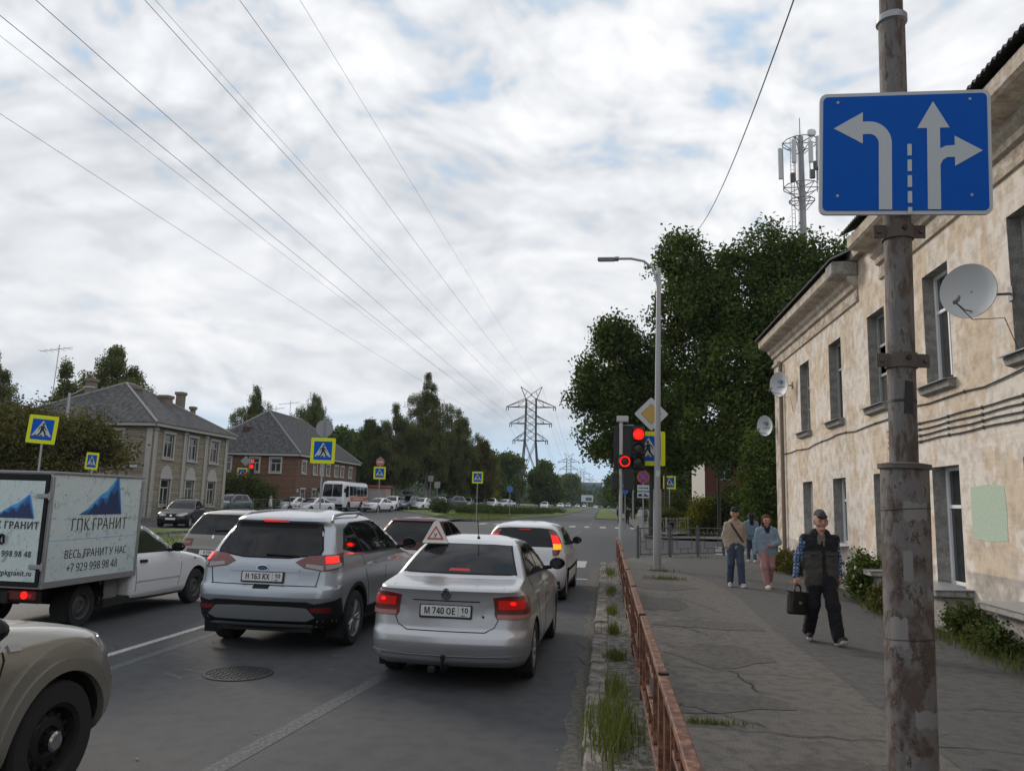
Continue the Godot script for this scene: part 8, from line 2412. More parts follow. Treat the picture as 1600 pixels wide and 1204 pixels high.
func shrub(label: String, at: Vector3, leaf: Material, lobes: Array, group := "", size := 1.0, gap := -0.25) -> void:
	if at.x < -9: at.y += elev(at.x, at.z)
	var o := thing("shrub", label, "shrub", at, 0.0, group)
	part("stems", o, M.bark, func(g):
		for l in lobes:
			for k in 4: g.tube([Vector3(l[0] * 0.5 + rf(-0.1, 0.1), 0, l[2] * 0.5 + rf(-0.1, 0.1)), Vector3(l[0], l[1], l[2]) + Vector3(rng.randfn() * l[3], rng.randfn() * l[4], rng.randfn() * l[5]) * 0.4], [0.03, 0.008], 4, false))
	crown(o, "bush", leaf, lobes, gap, size, 0.9)

# a birch: loose hanging masses up the stem, thin towards the top
func birch(label: String, x: float, z: float, h: float, w: float, leaf: Material, group: String, dens := 1.0, lean := 0.0) -> void:
	var lobes := []
	w *= 1.3
	for k in 13:
		var f := k / 12.0
		var wide := w * (0.30 + 0.95 * sin(clampf(f * 0.92 + 0.10, 0, 1) * PI) ** 0.8) * (1.0 - 0.35 * f)
		var a := k * 2.4 + rf(-0.5, 0.5)
		var rr := wide * rf(0.45, 0.75)
		lobes.append([cos(a) * wide * 0.48 + lean * f, h * (0.26 + 0.64 * f) + rf(-0.3, 0.3), sin(a) * wide * 0.48, rr * 1.15, h * rf(0.09, 0.13), rr * 1.15, int(66 * dens * (0.5 + rr))])
	tree(label, Vector3(x, 0, z), "birch", leaf, M.birch_bark, h * 0.011, Vector3(lean, h * 0.97, 0), lobes, 0.36, group, 1.15, 0.62)

func build_green() -> void:
	rough_mat("bark", [[0.2, lin(0.03, 0.026, 0.022)], [0.7, lin(0.065, 0.056, 0.047)]], 0.06, 1.0, [], 0, 1, 0.95, 0.0, 201)
	rough_mat("birch_bark", [[0.30, lin(0.03, 0.03, 0.03)], [0.42, lin(0.26, 0.25, 0.24)], [0.9, lin(0.42, 0.41, 0.39)]], 0.03, 1.6, [], 0, 1, 0.9, 0.0, 203)
	var ash := leaf_mat("ash_leaf", lin(0.070, 0.102, 0.028))
	var birchl := leaf_mat("birch_leaf", lin(0.105, 0.12, 0.05))
	var dark := leaf_mat("dark_leaf", lin(0.07, 0.092, 0.032))
	var olive := leaf_mat("olive_leaf", lin(0.10, 0.095, 0.036))
	var yellow := leaf_mat("yellow_leaf", lin(0.17, 0.165, 0.02))
	var rusty := leaf_mat("rusty_leaf", lin(0.10, 0.05, 0.02))
	# the two ashes behind the plastered house
	tree("tall dense ash beside the end of the plastered house", Vector3(8.6, 0, -42.5), "ash", ash, M.bark, 0.34, Vector3(0.2, 15.5, 0), [[0.5, 15.4, 0, 2.1, 2.1, 2.0, 300], [3.0, 14.6, 0, 2.6, 2.4, 2.4, 330], [-4.4, 15.2, 0, 1.7, 1.9, 1.7, 260], [-4.3, 12.6, 0.5, 2.3, 1.8, 2.0, 280], [-1.8, 12.6, 0, 2.6, 2.4, 2.6, 420], [1.6, 11.6, 0.6, 3.2, 2.6, 3.0, 560], [-1.6, 9.4, 1.0, 2.6, 2.2, 2.6, 420], [2.0, 8.2, 0.5, 3.2, 2.8, 3.2, 560], [-2.0, 6.2, 0.6, 2.8, 2.4, 2.8, 460], [1.6, 5.0, 1.0, 2.8, 1.9, 2.4, 300], [-3.6, 8.2, -0.4, 1.7, 1.5, 1.6, 150], [4.2, 12.6, 0, 2.2, 2.0, 2.0, 220], [-2.2, 14.6, -0.3, 1.9, 1.6, 1.8, 210], [-5.0, 10.6, 0, 1.3, 1.2, 1.3, 80]], 0.05, "ashes on the far corner", 1.2, 0.45)
	tree("broad ash overhanging the traffic light on the far corner", Vector3(2.9, 0, -47.5), "ash", ash, M.bark, 0.28, Vector3(-0.6, 10.5, 0), [[-2.3, 12.0, 0, 1.5, 1.5, 1.5, 210], [-1.0, 10.6, 0, 2.0, 1.8, 2.0, 300], [-3.2, 9.6, 0, 1.8, 1.6, 1.8, 250], [-4.2, 8.6, 0, 1.3, 1.2, 1.3, 130], [-2.0, 8.0, 0.4, 2.2, 1.8, 2.2, 330], [0.6, 8.4, 0, 2.0, 2.0, 2.0, 280], [-2.8, 6.2, 0, 2.0, 1.6, 1.8, 250], [-0.4, 5.8, 0.4, 2.2, 2.0, 2.2, 320], [1.6, 5.8, 0, 2.0, 1.8, 2.0, 250]], 0.0, "ashes on the far corner", 1.25)
	var B := "birches beyond the median"
	birch("tallest birch of the median group", -25.4, -107, 18.6, 3.3, birchl, B, 1.5)
	birch("birch left of the tallest one", -29.2, -104, 13.8, 2.6, birchl, B, 1.3)
	birch("slim birch right of the tallest one", -21.8, -112, 14.6, 1.9, birchl, B, 1.2)
	birch("birch close behind the bus", -32.5, -103, 12.2, 2.6, dark, B, 1.4)
	birch("low birch at the right of the group", -19.0, -116, 10.6, 2.2, olive, B, 1.3)
	birch("rusty-toned birch at the group's right edge", -20.6, -122, 11.8, 2.0, olive, B, 1.2)
	birch("birch in the second row of the group", -27.0, -117, 14.0, 2.8, dark, B, 1.4)
	birch("birch at the far end of the parked row", -22.5, -135, 12.4, 2.4, birchl, B, 1.2)
	birch("weeping birch behind the grey-yellow wooden house", -47.5, -68.5, 15.6, 3.2, birchl, "trees behind the houses", 1.6)
	birch("birch at the picture's left edge behind the wooden house", -56.5, -64, 13.6, 2.4, birchl, "trees behind the houses", 1.3)
	birch("thin young birch over the wooden house's ridge", -43.5, -56.5, 11.8, 1.6, birchl, "trees behind the houses", 0.9)
	birch("round birch behind the brown house's ridge, left", -50.0, -104, 16.2, 3.0, birchl, "trees behind the houses", 1.6)
	birch("birch behind the brown house's ridge, right", -42.6, -105, 16.4, 2.6, birchl, "trees behind the houses", 1.5, 0.8)
	tree("dark spreading tree hiding the wooden house's near side", Vector3(-31.5, 0, -38.8), "ash", olive, M.bark, 0.2, Vector3(-0.5, 5.2, 0), [[-3.2, 4.6, 0, 3.0, 1.9, 2.2, 340], [-0.2, 5.0, 0, 2.6, 1.7, 2.2, 330], [2.4, 4.8, -0.4, 2.0, 1.5, 1.8, 240], [4.0, 4.3, -1.0, 1.4, 1.2, 1.3, 110], [0.6, 3.2, 0, 2.8, 1.4, 2.2, 260], [-3.0, 2.6, 0, 2.8, 1.8, 2.2, 270], [-6.0, 4.2, 0, 2.6, 2.2, 2.2, 260]], 0.0, "", 1.0)
	# woods along the road further on
	var W := "trees lining the road ahead"
	for q in [[-30.5, -150.0, 13.0, 4.0, "left, nearest"], [-26.0, -172.0, 12.5, 4.0, "left, second"], [-28.5, -225.0, 14.8, 5.0, "left of the pylon"], [-36.0, -210.0, 14.0, 6.0, "left, behind the pylon"], [-20.5, -262.0, 13.5, 5.0, "right of the pylon"], [-23.6, -178.0, 12.4, 4.6, "hiding the pylon foot, left"], [-14.4, -182.0, 11.2, 4.6, "hiding the pylon foot, right"], [-14.5, -330.0, 13.0, 5.0, "on the median far off"], [-19.0, -380.0, 15.0, 6.0, "beyond the second pylon"], [-50.0, -330.0, 18.0, 9.0, "far left"], [-38.0, -135.0, 12.0, 5.0, "behind the birches"], [-46.0, -128.0, 13.0, 5.0, "behind the brown house"], [3.5, -105.0, 8.5, 2.6, "right, nearest"], [4.2, -125.0, 10.0, 3.0, "right, second"], [3.4, -165.0, 10.5, 3.0, "right, third"], [3.0, -230.0, 11.0, 4.0, "right, fourth"], [9.0, -92.0, 11.0, 4.0, "behind the bus stop"], [16.0, -78.0, 12.0, 5.0, "behind the red house"], [12.0, -150.0, 14.0, 6.0, "far right"], [20.5, -58.0, 11.0, 4.5, "over the corner bushes"]]:
		var lb := []
		for k in 7: lb.append([rf(-0.5, 0.5) * q[3], q[2] * rf(0.28, 0.82), rf(-0.4, 0.4) * q[3], q[3] * 0.5, q[2] * 0.17, q[3] * 0.5, int(60 + q[3] * 18)])
		lb.append([0, q[2] * 0.86, 0, q[3] * 0.35, q[2] * 0.14, q[3] * 0.35, 90])
		tree("roadside tree, " + q[4], Vector3(q[0], 0, q[1]), "far", dark if q[0] > -25 and q[1] > -140 else ash, M.bark, 0.25, Vector3(0, q[2] * 0.85, 0), lb, -0.05, W, 1.25 if q[1] > -200 else 1.9)
	# a far-off wood closing the view
	var far := Node3D.new()
	far.name = "distant_woods"
	add_child(far)
	tag(far, "dark wood closing the end of the road", "woods", "", "stuff")
	for side in 2:
		var lb := []
		for k in 26: lb.append([(-20.0 - k * 17.0) if side == 0 else (8.0 + k * 17.0), rf(5.5, 8.5), rf(-30, 30) - absf(k - 3) * 2.0, 12.0, rf(5.0, 8.0), 10.0, 130])
		crown(far, "far", ash, lb, -0.3, 6.0)
		(far.get_child(side) as Node3D).position = Vector3(0, 0, -560 if side == 0 else -420)
	# hedge clumps on the median
	var k := 0
	for q in [[-17.2, -79.4, 1.1, 1.35, "round bush at the median tip"], [-15.3, -84.0, 1.2, 0.95, "second hedge clump on the median"], [-14.4, -88.5, 1.5, 0.95, "third hedge clump on the median"], [-13.4, -93.0, 1.5, 0.9, "fourth hedge clump on the median"], [-12.6, -98.0, 1.6, 0.85, "fifth hedge clump on the median"], [-11.8, -104.0, 1.8, 0.85, "sixth hedge clump on the median"], [-11.0, -111.0, 2.0, 0.9, "seventh hedge clump on the median"], [-10.2, -122.0, 2.2, 0.95, "eighth hedge clump on the median"], [-9.6, -140.0, 2.4, 1.0, "farthest hedge clump on the median"]]:
		shrub(q[4], Vector3(q[0], 0.1, q[1]), dark, [[0, q[3] * (0.5 if k == 0 else 0.36), 0, q[2], q[3] * (0.55 if k == 0 else 0.40), q[2] * (1.0 if k == 0 else 1.9), 190]], "median hedge", 1.2)
		k += 1
	shrub("yellow-green bush behind the median hedge", Vector3(-18.9, 0.1, -125), yellow, [[0, 1.5, 0, 1.8, 1.7, 1.6, 150]], "", 1.5)
	shrub("tall dark hedge in front of the brown house", Vector3(-34.2, 0, -69.2), dark, [[-1.6, 1.8, 0, 1.7, 2.0, 1.2, 330], [0.6, 1.7, 0.2, 1.8, 1.9, 1.2, 330], [2.4, 1.3, 0.2, 1.4, 1.5, 1.1, 220], [-3.4, 1.9, -0.4, 1.5, 2.1, 1.2, 250]], "", 1.3)
	# undergrowth on the far right corner
	var U := "bushes on the far corner"
	shrub("bright yellow-green bush on the far corner", Vector3(6.2, 0.1, -52.6), yellow, [[0, 1.3, 0, 0.8, 1.25, 0.8, 170], [-0.7, 0.7, 0.2, 0.7, 0.7, 0.6, 90]], U, 1.1, -0.1)
	shrub("dark green bush right of the yellow-green one", Vector3(8.6, 0.1, -53.0), dark, [[0, 1.6, 0, 1.7, 1.7, 1.4, 330], [-1.6, 1.2, 0.3, 1.0, 1.2, 1.0, 170]], U, 1.3)
	shrub("rust-red bush beside the plastered house's end", Vector3(8.4, 0.1, -44.0), rusty, [[0, 1.9, 0, 1.1, 1.7, 1.0, 190]], U, 1.2)
	shrub("dense green bush against the plastered house's end", Vector3(6.9, 0.1, -36.5), ash, [[0.3, 2.2, 0, 1.3, 2.3, 1.2, 420], [0.2, 4.3, -0.3, 0.9, 1.3, 0.9, 170]], U, 1.2)
	shrub("low olive bush behind the pale railing", Vector3(4.4, 0.1, -56.0), olive, [[0, 0.8, 0, 1.3, 0.9, 1.0, 210]], U, 1.1)
	shrub("dark bush beside the bus stop", Vector3(5.4, 0.1, -63.0), dark, [[0, 1.6, 0, 1.5, 1.6, 1.3, 260]], U, 1.3)
	# weeds along the wall
	var V := "weeds along the plastered house"
	shrub("leafy weed clump with pale flowers behind the walking man", Vector3(4.98, 0.14, -16.0), ash, [[0, 0.48, 0, 0.30, 0.50, 0.45, 170]], V, 0.55)
	shrub("low weeds under the first stone ledge", Vector3(4.85, 0.14, -14.2), olive, [[0, 0.22, 0, 0.22, 0.26, 0.6, 150]], V, 0.55)
	shrub("straggling weed clump right of the rusty post", Vector3(4.9, 0.14, -11.6), dark, [[0.1, 0.24, 0, 0.24, 0.26, 0.6, 120], [0.0, 0.16, 1.0, 0.26, 0.18, 0.6, 90]], V, 0.45, -0.05)
	shrub("straggling weeds at the right edge below the wall", Vector3(4.86, 0.14, -9.4), ash, [[0.1, 0.18, 0, 0.22, 0.22, 0.7, 110], [0.2, 0.12, 1.1, 0.22, 0.14, 0.6, 70]], V, 0.45, -0.05)
	shrub("low weeds at the far house corner", Vector3(5.0, 0.14, -22.8), olive, [[0, 0.25, 0, 0.3, 0.3, 1.2, 190]], V, 0.6)
	flower_heads()
	grass_tufts()

func flower_heads() -> void:
	var m := mat("flower_pale", lin(0.50, 0.50, 0.46), 0.8)
	var g := Geo.new()
	for k in 20:
		var c := Vector3(rf(4.62, 4.9), rf(0.45, 0.95), rf(-16.4, -15.5)) if k < 16 else Vector3(rf(4.6, 4.9), rf(0.25, 0.5), rf(-12.0, -9.0))
		for j in 3: g.slab(disc(5, 0.022, -1, Vector2(rf(-0.03, 0.03), rf(-0.02, 0.02))), Transform3D(Basis(Vector3(rf(-1, 1), 1, rf(-1, 1)).normalized(), rf(0, 6)), c), 0, 0.004)
	tag(put("flower_heads", g, m), "small pale flower heads in the weeds along the wall", "flowers", "", "stuff")

func grass_tufts() -> void:
	var green := leaf_mat("blade_green", lin(0.135, 0.155, 0.05))
	var blade := func(g: Geo, c: Vector3, h: float, lean: Vector3, w: float) -> void:
		var s := lean.cross(Vector3.UP).normalized() * w
		var a := c + Vector3(0, h * 0.6, 0) + lean * h * 0.25
		var b := c + Vector3(0, h, 0) + lean * h * 0.75
		g.quad(c - s, c + s, a + s * 0.7, a - s * 0.7)
		g.tri3(a - s * 0.7, a + s * 0.7, b)
	# [x, z, spread x, spread z, height, blades]
	var spots := [[0.06, -6.3, 0.20, 0.85, 0.24, 520, "tall fresh grass growing over the kerb, nearest the camera"], [0.10, -7.6, 0.10, 0.4, 0.16, 240, "grass tuft behind the kerb, second from the camera"], [0.12, -9.2, 0.14, 0.22, 0.11, 260, "low weed mat on the kerb strip, third from the camera"], [0.10, -11.0, 0.10, 0.18, 0.16, 160, "dry weed tuft on the kerb strip, fourth from the camera"], [0.10, -13.0, 0.1, 0.35, 0.13, 200, "weed line on the kerb strip, fifth from the camera"], [0.10, -16.0, 0.1, 0.8, 0.11, 260, "weed line on the kerb strip, sixth from the camera"], [0.08, -20.3, 0.16, 1.2, 0.12, 320, "weeds at the end of the kerb"], [1.45, -19.3, 0.45, 0.25, 0.09, 320, "flat grass patch before the street lamp"], [1.5, -21.6, 0.35, 0.2, 0.08, 160, "grass at the foot of the street lamp"], [0.85, -6.75, 0.28, 0.05, 0.05, 170, "moss and grass in the widest pavement crack"], [3.0, -27.6, 1.2, 0.5, 0.09, 240, "grass along the dark railing"], [4.75, -12.2, 0.35, 1.6, 0.22, 420, "weedy grass at the foot of the wall right of the rusty post"], [4.72, -9.6, 0.35, 1.6, 0.20, 420, "weedy grass at the foot of the wall at the right edge"], [4.85, -14.6, 0.3, 0.9, 0.26, 320, "fresh grass under the first stone ledge"]]
	for q in spots:
		var g := Geo.new()
		g.tinted = true
		for k in q[5]:
			var dry := rng.randf() < 0.18
			g.tint = Color(1.5, 1.2, 1.3) * rf(0.6, 1.0) if dry else Color.WHITE * rf(0.55, 1.25)
			var c := Vector3(q[0] + rng.randfn() * q[2] * 0.5, 0.14, q[1] + rng.randfn() * q[3] * 0.5)
			blade.call(g, c, q[4] * rf(0.35, 1.25), Vector3(rng.randfn(), 0, rng.randfn()).normalized() * rf(0.2, 1.0), rf(0.003, 0.0065))
		tag(put("grass", g, green), q[6], "grass", "", "stuff")
	# lawns: short blades on the parts near enough to show them
	var lg := Geo.new()
	lg.tinted = true
	for k in 16000:
		var z := rf(-30, -9) if k < 7000 else rf(-100, -70)
		var x := (rf(-18.1, -11.2) if k < 5000 else rf(-21.9, -19.8)) if k < 7000 else lerpf(-15.5, -10.5, rng.randf()) + (z + 70) * -0.02
		lg.tint = Color.WHITE * rf(0.6, 1.3) * Color(rf(0.9, 1.25), 1, 0.9)
		blade.call(lg, Vector3(x, 0.11 + elev(x, z), z), rf(0.07, 0.2), Vector3(rng.randfn(), 0, rng.randfn()).normalized() * 0.5, rf(0.006, 0.014))
	tag(put("grass", lg, green), "short mown grass of the median lawns", "grass", "", "stuff")
	# litter: leaves and crumbs on the tarmac
	var lit := Geo.new()
	for k in 46:
		var c := Vector3(rf(-6, -0.3), 0.010, rf(-12, -4)) if k < 22 else Vector3(rf(0.5, 4.5), 0.155, rf(-14, -5))
		lit.slab(disc(5, rf(0.006, 0.018), rf(0.006, 0.012)), Transform3D(Basis(Vector3.UP, rf(0, 6)) * Basis(Vector3.RIGHT, -PI / 2 + rf(-0.3, 0.3)), c), 0, 0.003)
	tag(put("litter", lit, mat("litter_tan", lin(0.22, 0.19, 0.15), 0.9)), "dry leaf crumbs scattered on road and pavement", "litter", "", "stuff")
# ---------------------------------------------------------------- houses across the road
func plank_mat(key: String, a: Color, b: Color, sd: int) -> StandardMaterial3D:
	# horizontal boards 16 cm high: tone differs from board to board
	var w := 256
	var h := 512
	var im := Image.create(w, h, false, Image.FORMAT_RGB8)
	var hm := Image.create(w, h, false, Image.FORMAT_RGB8)
	var n := noise(0.03, 4, sd)
	for j in h:
		var row := j / 16
		var t := 0.5 + 0.5 * sin(row * 12.9898 + sd) * cos(row * 4.1)
		var gap := j % 16
		for i in w:
			var k := n.get_noise_2d(i * 0.35, j * 3.0) + 0.5 * n.get_noise_2d(i + row * 91, row * 37.0)
			var c := a.lerp(b, clampf(t * 0.6 + 0.2 + k * 0.6, 0, 1))
			if gap == 0: c = c * 0.35
			im.set_pixel(i, j, c.linear_to_srgb())
			hm.set_pixel(i, j, Color.WHITE * (0.1 if gap == 0 else 0.4 + 0.6 * gap / 16.0))
	var m := mat(key, Color.WHITE, 0.95)
	m.albedo_texture = ImageTexture.create_from_image(im)
	m.heightmap_enabled = true; m.heightmap_scale = 3.0
	m.heightmap_texture = ImageTexture.create_from_image(hm)
	return m

func old_house(called: String, label: String, x1: float, z1: float, w: float, l: float, eave: float, ridge: float, wall: Material, roof: Material, east: Array, south: Array, trim: Material, arched: bool) -> Node3D:
	# x1, z1 is the corner nearest to us; w runs west, l runs away
	var y0 := elev(x1, z1)
	var o := thing(called, label, "building", Vector3(x1, y0, z1))
	var h := eave - y0
	var te := Transform3D(Basis(Vector3(0, 0, -1), Vector3.UP, Vector3(1, 0, 0)), Vector3.ZERO) # faces +x
	var ts := Transform3D(Basis(Vector3(1, 0, 0), Vector3.UP, Vector3(0, 0, 1)), Vector3(-w, 0, 0)) # faces us
	var eh := []
	for q in east: eh.append([q[0], q[1], q[2] - y0, q[3] - y0])
	var sh := []
	for q in south: sh.append([q[0], q[1], q[2] - y0, q[3] - y0])
	part("wall", o, wall, func(g):
		facade(g, te, l, h, eh, 0.16, 0.25, 0.195)
		facade(g, ts, w, h, sh, 0.16, 0.25, 0.195)
		g.quad(Vector3(0, 0, -l), Vector3(-w, 0, -l), Vector3(-w, h, -l), Vector3(0, h, -l))
		g.quad(Vector3(-w, 0, -l), Vector3(-w, 0, 0), Vector3(-w, h, 0), Vector3(-w, h, -l)))
	part("light_stop_box", o, mat("room_plaster", lin(0.48, 0.46, 0.42), 0.95), func(g): g.box(Vector3(-w / 2, h / 2, -l / 2), Vector3(w - 0.5, h - 0.2, l - 0.5)))  # added filler box, no real room; stops light leaks behind the panes
	for pack in [[te, eh], [ts, sh]]:
		for q in pack[1]:
			var ww: float = q[1] - q[0]
			var hh: float = q[3] - q[2]
			window(o, pack[0] * Transform3D(Basis(), Vector3(q[0], q[2], -0.1)), ww, hh, trim, M.dark_pane, [[0.5, 0.0, 0.68]], [0.68], 0.08)
			var up: bool = q[2] > 2.6
			part("window_surround", o, trim, func(g):
				for s in [-0.07, ww + 0.07]: g.cbox(pack[0] * Vector3(q[0] + s, q[2] + hh / 2, 0.03), Vector3(0.06, hh + 0.2, 0.14) if pack[0] == te else Vector3(0.14, hh + 0.2, 0.06), 0.01)
				g.cbox(pack[0] * Vector3(q[0] + ww / 2, q[3] + 0.12, 0.05), Vector3(0.12, 0.2, ww + 0.36) if pack[0] == te else Vector3(ww + 0.36, 0.2, 0.12), 0.02)
				g.cbox(pack[0] * Vector3(q[0] + ww / 2, q[2] - 0.12, 0.05), Vector3(0.12, 0.14, ww + 0.30) if pack[0] == te else Vector3(ww + 0.30, 0.14, 0.12), 0.02))
			if arched and not up and pack[0] == te:
				part("arch_panel", o, trim, func(g):
					var p := PackedVector2Array()
					for k in 11: p.append(Vector2(ww / 2 - cos(PI * k / 10) * (ww / 2 + 0.1), sin(PI * k / 10) * 0.75))
					g.slab(p, pack[0] * Transform3D(Basis(), Vector3(q[0], q[3] + 0.22, 0)), 0.0, 0.05))
	# hipped roof with overhang
	var e := 0.55
	var r0 := Vector3(-w / 2, ridge - y0, -w * 0.42)
	var r1 := Vector3(-w / 2, ridge - y0, -l + w * 0.42)
	var c := [Vector3(e, h, e), Vector3(e, h, -l - e), Vector3(-w - e, h, -l - e), Vector3(-w - e, h, e)]
	var rf_ := part("roof", o, roof, func(g):
		g.quad(c[0], c[1], r1, r0); g.quad(c[2], c[3], r0, r1)
		g.tri3(c[3], c[0], r0); g.tri3(c[1], c[2], r1)
		g.quad(c[0], c[3], c[2], c[1]))
	part("ridge_cap", rf_, mat("ridge_tin", lin(0.18, 0.18, 0.175), 0.6), func(g):
		for q in [[c[0], r0], [c[1], r1], [c[3], r0], [r0, r1]]: g.tube([q[0], q[1]], 0.09, 6))
	part("eaves_board", o, trim, func(g):
		g.cbox(Vector3(0.42, h - 0.12, -l / 2), Vector3(0.06, 0.24, l + 0.9), 0.01)
		g.cbox(Vector3(-w / 2, h - 0.12, 0.42), Vector3(w + 0.9, 0.24, 0.06), 0.01))
	return o

func build_far_houses() -> void:
	var trim := mat("old_white_trim", lin(0.34, 0.335, 0.31), 0.85)
	var slate := rough_mat("grey_slate", [[0.1, lin(0.055, 0.055, 0.058)], [0.5, lin(0.095, 0.095, 0.10)], [0.9, lin(0.15, 0.148, 0.148)]], 0.05, 2.2, [[0.3, Color(0.6, 0.6, 0.6)], [0.7, Color(1, 1, 1)]], 0.03, 6.0, 0.95, 2.0, 211)
	var yel := plank_mat("grey_yellow_planks", Color(0.15, 0.132, 0.10), Color(0.27, 0.24, 0.18), 213)
	var brn := plank_mat("brown_planks", Color(0.10, 0.055, 0.035), Color(0.165, 0.095, 0.062), 217)
	var up := []
	for z in [49.65, 52.8, 55.95]: up.append_array([[z - 48.4 + 0.1, z - 48.4 + 1.25, 4.25, 5.85], [z - 48.4 + 0.1, z - 48.4 + 1.25, 1.0, 2.75]])
	var h1 := old_house("wooden_house", "two-storey grey-yellow plank house with white window trim and chimneys", -30.4, -48.4, 11.0, 10.4, 6.5, 9.9, yel, slate, up, [[7.7, 8.8, 4.2, 5.9], [4.1, 5.1, 4.2, 5.7], [7.7, 8.8, 1.0, 2.7], [4.1, 5.1, 1.0, 2.7]], trim, true)
	var y1 := elev(-30.4, -48.4)
	for u in [0.25, 3.95, 6.95, 10.1]:
		part("pilaster", h1, trim, func(g):
			for s in [-0.14, 0.14]: g.cbox(Vector3(0.05, (6.4 - y1) / 2, -u + s), Vector3(0.09, 6.3 - y1, 0.09), 0.02)
			g.cbox(Vector3(0.03, (6.4 - y1) / 2, -u), Vector3(0.05, 6.3 - y1, 0.2), 0.01)
			g.cbox(Vector3(0.07, 6.15 - y1, -u), Vector3(0.13, 0.3, 0.46), 0.02))
	part("pilaster", h1, trim, func(g): g.cbox(Vector3(-0.25, 3.1 - y1 / 2, 0.04), Vector3(0.4, 6.2 - y1, 0.08), 0.02))
	part("house_number", h1, M.sign_white, func(g): g.cbox(Vector3(-1.3, 3.65 - y1, 0.03), Vector3(0.7, 0.35, 0.04), 0.01))
	var brick := rough_mat("chimney_brick", [[0.2, lin(0.10, 0.075, 0.06)], [0.6, lin(0.19, 0.15, 0.12)], [0.9, lin(0.26, 0.23, 0.2)]], 0.08, 0.9, [], 0, 1, 0.95, 0.0, 219)
	for q in [[-3.4, 8.3, -6.6, 0.75, 0.95], [-3.2, 8.0, -8.3, 0.55, 1.75], [-3.0, 7.3, -9.9, 0.34, 1.5], [-7.4, 9.2, -3.4, 0.6, 0.8], [-4.6, 9.0, -4.6, 0.55, 0.6]]:
		part("chimney", h1, brick, func(g):
			g.cbox(Vector3(q[0], q[1] - y1 + q[4] / 2 - 0.6, q[2]), Vector3(q[3], q[4] + 1.2, q[3]), 0.03)
			g.cbox(Vector3(q[0], q[1] - y1 + q[4] - 0.12, q[2]), Vector3(q[3] + 0.16, 0.24, q[3] + 0.16), 0.03))
	var e2 := []
	for z in [75.3, 78.4, 80.3, 82.2, 84.8, 86.8, 89.7]: e2.append_array([[z - 74.0, z - 74.0 + 0.95, 4.25, 5.3], [z - 74.0, z - 74.0 + 0.95, 1.3, 2.5]])
	var h2 := old_house("wooden_house", "brown plank house with a low grey hipped roof behind the bus", -30.8, -74.0, 11.0, 18.4, 6.05, 10.9, brn, slate, e2, [[8.2, 9.3, 4.2, 5.5], [6.1, 7.0, 4.2, 5.5], [3.0, 4.0, 4.2, 5.5]], mat("window_white", lin(0.40, 0.40, 0.39), 0.8), false)
	var y2 := elev(-30.8, -74.0)
	part("chimney", h2, mat("brick_dark_red", lin(0.06, 0.03, 0.025), 0.9), func(g): g.cbox(Vector3(-6.6, 8.0 - y2, -2.2), Vector3(0.7, 1.8, 0.7), 0.03))
	part("house_number", h2, M.sign_white, func(g): g.cbox(Vector3(0.02, 2.4 - y2, -0.5), Vector3(0.04, 0.35, 0.35), 0.01))
	for q in [[-38.5, -85.0, 12.2, "television aerial over the brown house's ridge"], [-37.2, -86.0, 13.0, "tall thin aerial over the brown house's ridge"], [-41.0, -52.0, 12.6, "slanting aerial on the grey-yellow house's roof"]]:
		var a := thing("roof_aerial", q[3], "aerial", Vector3(q[0], 8.5, q[1]), 0.0, "roof aerials")
		part("mast", a, M.galvanised, func(g): g.tube([Vector3.ZERO, Vector3(0.1, q[2] - 8.5, 0)], 0.03, 5))
		part("rods", a, M.galvanised, func(g):
			g.tube([Vector3(-1.4, q[2] - 9.0, 0), Vector3(1.2, q[2] - 8.7, 0)], 0.02, 4)
			for s in 5: g.tube([Vector3(-1.2 + s * 0.5, q[2] - 9.0 + s * 0.05, -0.5), Vector3(-1.2 + s * 0.5, q[2] - 9.0 + s * 0.05, 0.5)], 0.014, 4))
	var k := thing("kiosk", "small pale kiosk with a red roof right of the bus", "kiosk", Vector3(-28.6, elev(-28.6, -95), -95))
	part("wall", k, mat("kiosk_pink", lin(0.33, 0.25, 0.24), 0.8), func(g): g.cbox(Vector3(0, 1.2, 0), Vector3(2.6, 2.4, 2.2), 0.03))
	part("roof", k, mat("kiosk_red", lin(0.22, 0.06, 0.045), 0.7), func(g): g.cbox(Vector3(0, 2.55, 0), Vector3(3.0, 0.3, 2.6), 0.05))
	part("shutter", k, mat("kiosk_grey", lin(0.3), 0.6), func(g): g.cbox(Vector3(0, 1.4, 1.11), Vector3(1.6, 1.2, 0.05), 0.01))
	# red house glimpsed behind the ashes
	var r := thing("red_house", "dark red house glimpsed between the trees on the right", "building", Vector3(13.0, 0, -66))
	var rw := rough_mat("red_boards", [[0.2, lin(0.07, 0.02, 0.02)], [0.8, lin(0.12, 0.04, 0.036)]], 0.03, 1.5, [], 0, 1, 0.9, 0.0, 221)
	part("wall", r, rw, func(g): facade(g, Transform3D(Basis(), Vector3(-5.5, 0, 5)), 11.0, 6.4, [[1.0, 2.0, 1.2, 2.6], [3.4, 4.4, 1.2, 2.6], [6.0, 7.0, 1.2, 2.6], [1.0, 2.0, 4.0, 5.4], [3.4, 4.4, 4.0, 5.4], [6.0, 7.0, 4.0, 5.4]], 0.2))
	part("light_stop_box", r, mat("room_plaster", lin(0.48, 0.46, 0.42), 0.95), func(g): g.box(Vector3(0, 3.1, 0.0), Vector3(10.9, 6.2, 9.4)))  # added solid filler behind the wall against light leaks
	for q in [[1.0, 1.2], [3.4, 1.2], [6.0, 1.2], [1.0, 4.0], [3.4, 4.0], [6.0, 4.0]]: window(r, Transform3D(Basis(), Vector3(-5.5 + q[0], q[1], 4.9)), 1.0, 1.4, trim, M.dark_pane, [[0.5, 0.0, 1.0]], [0.6])
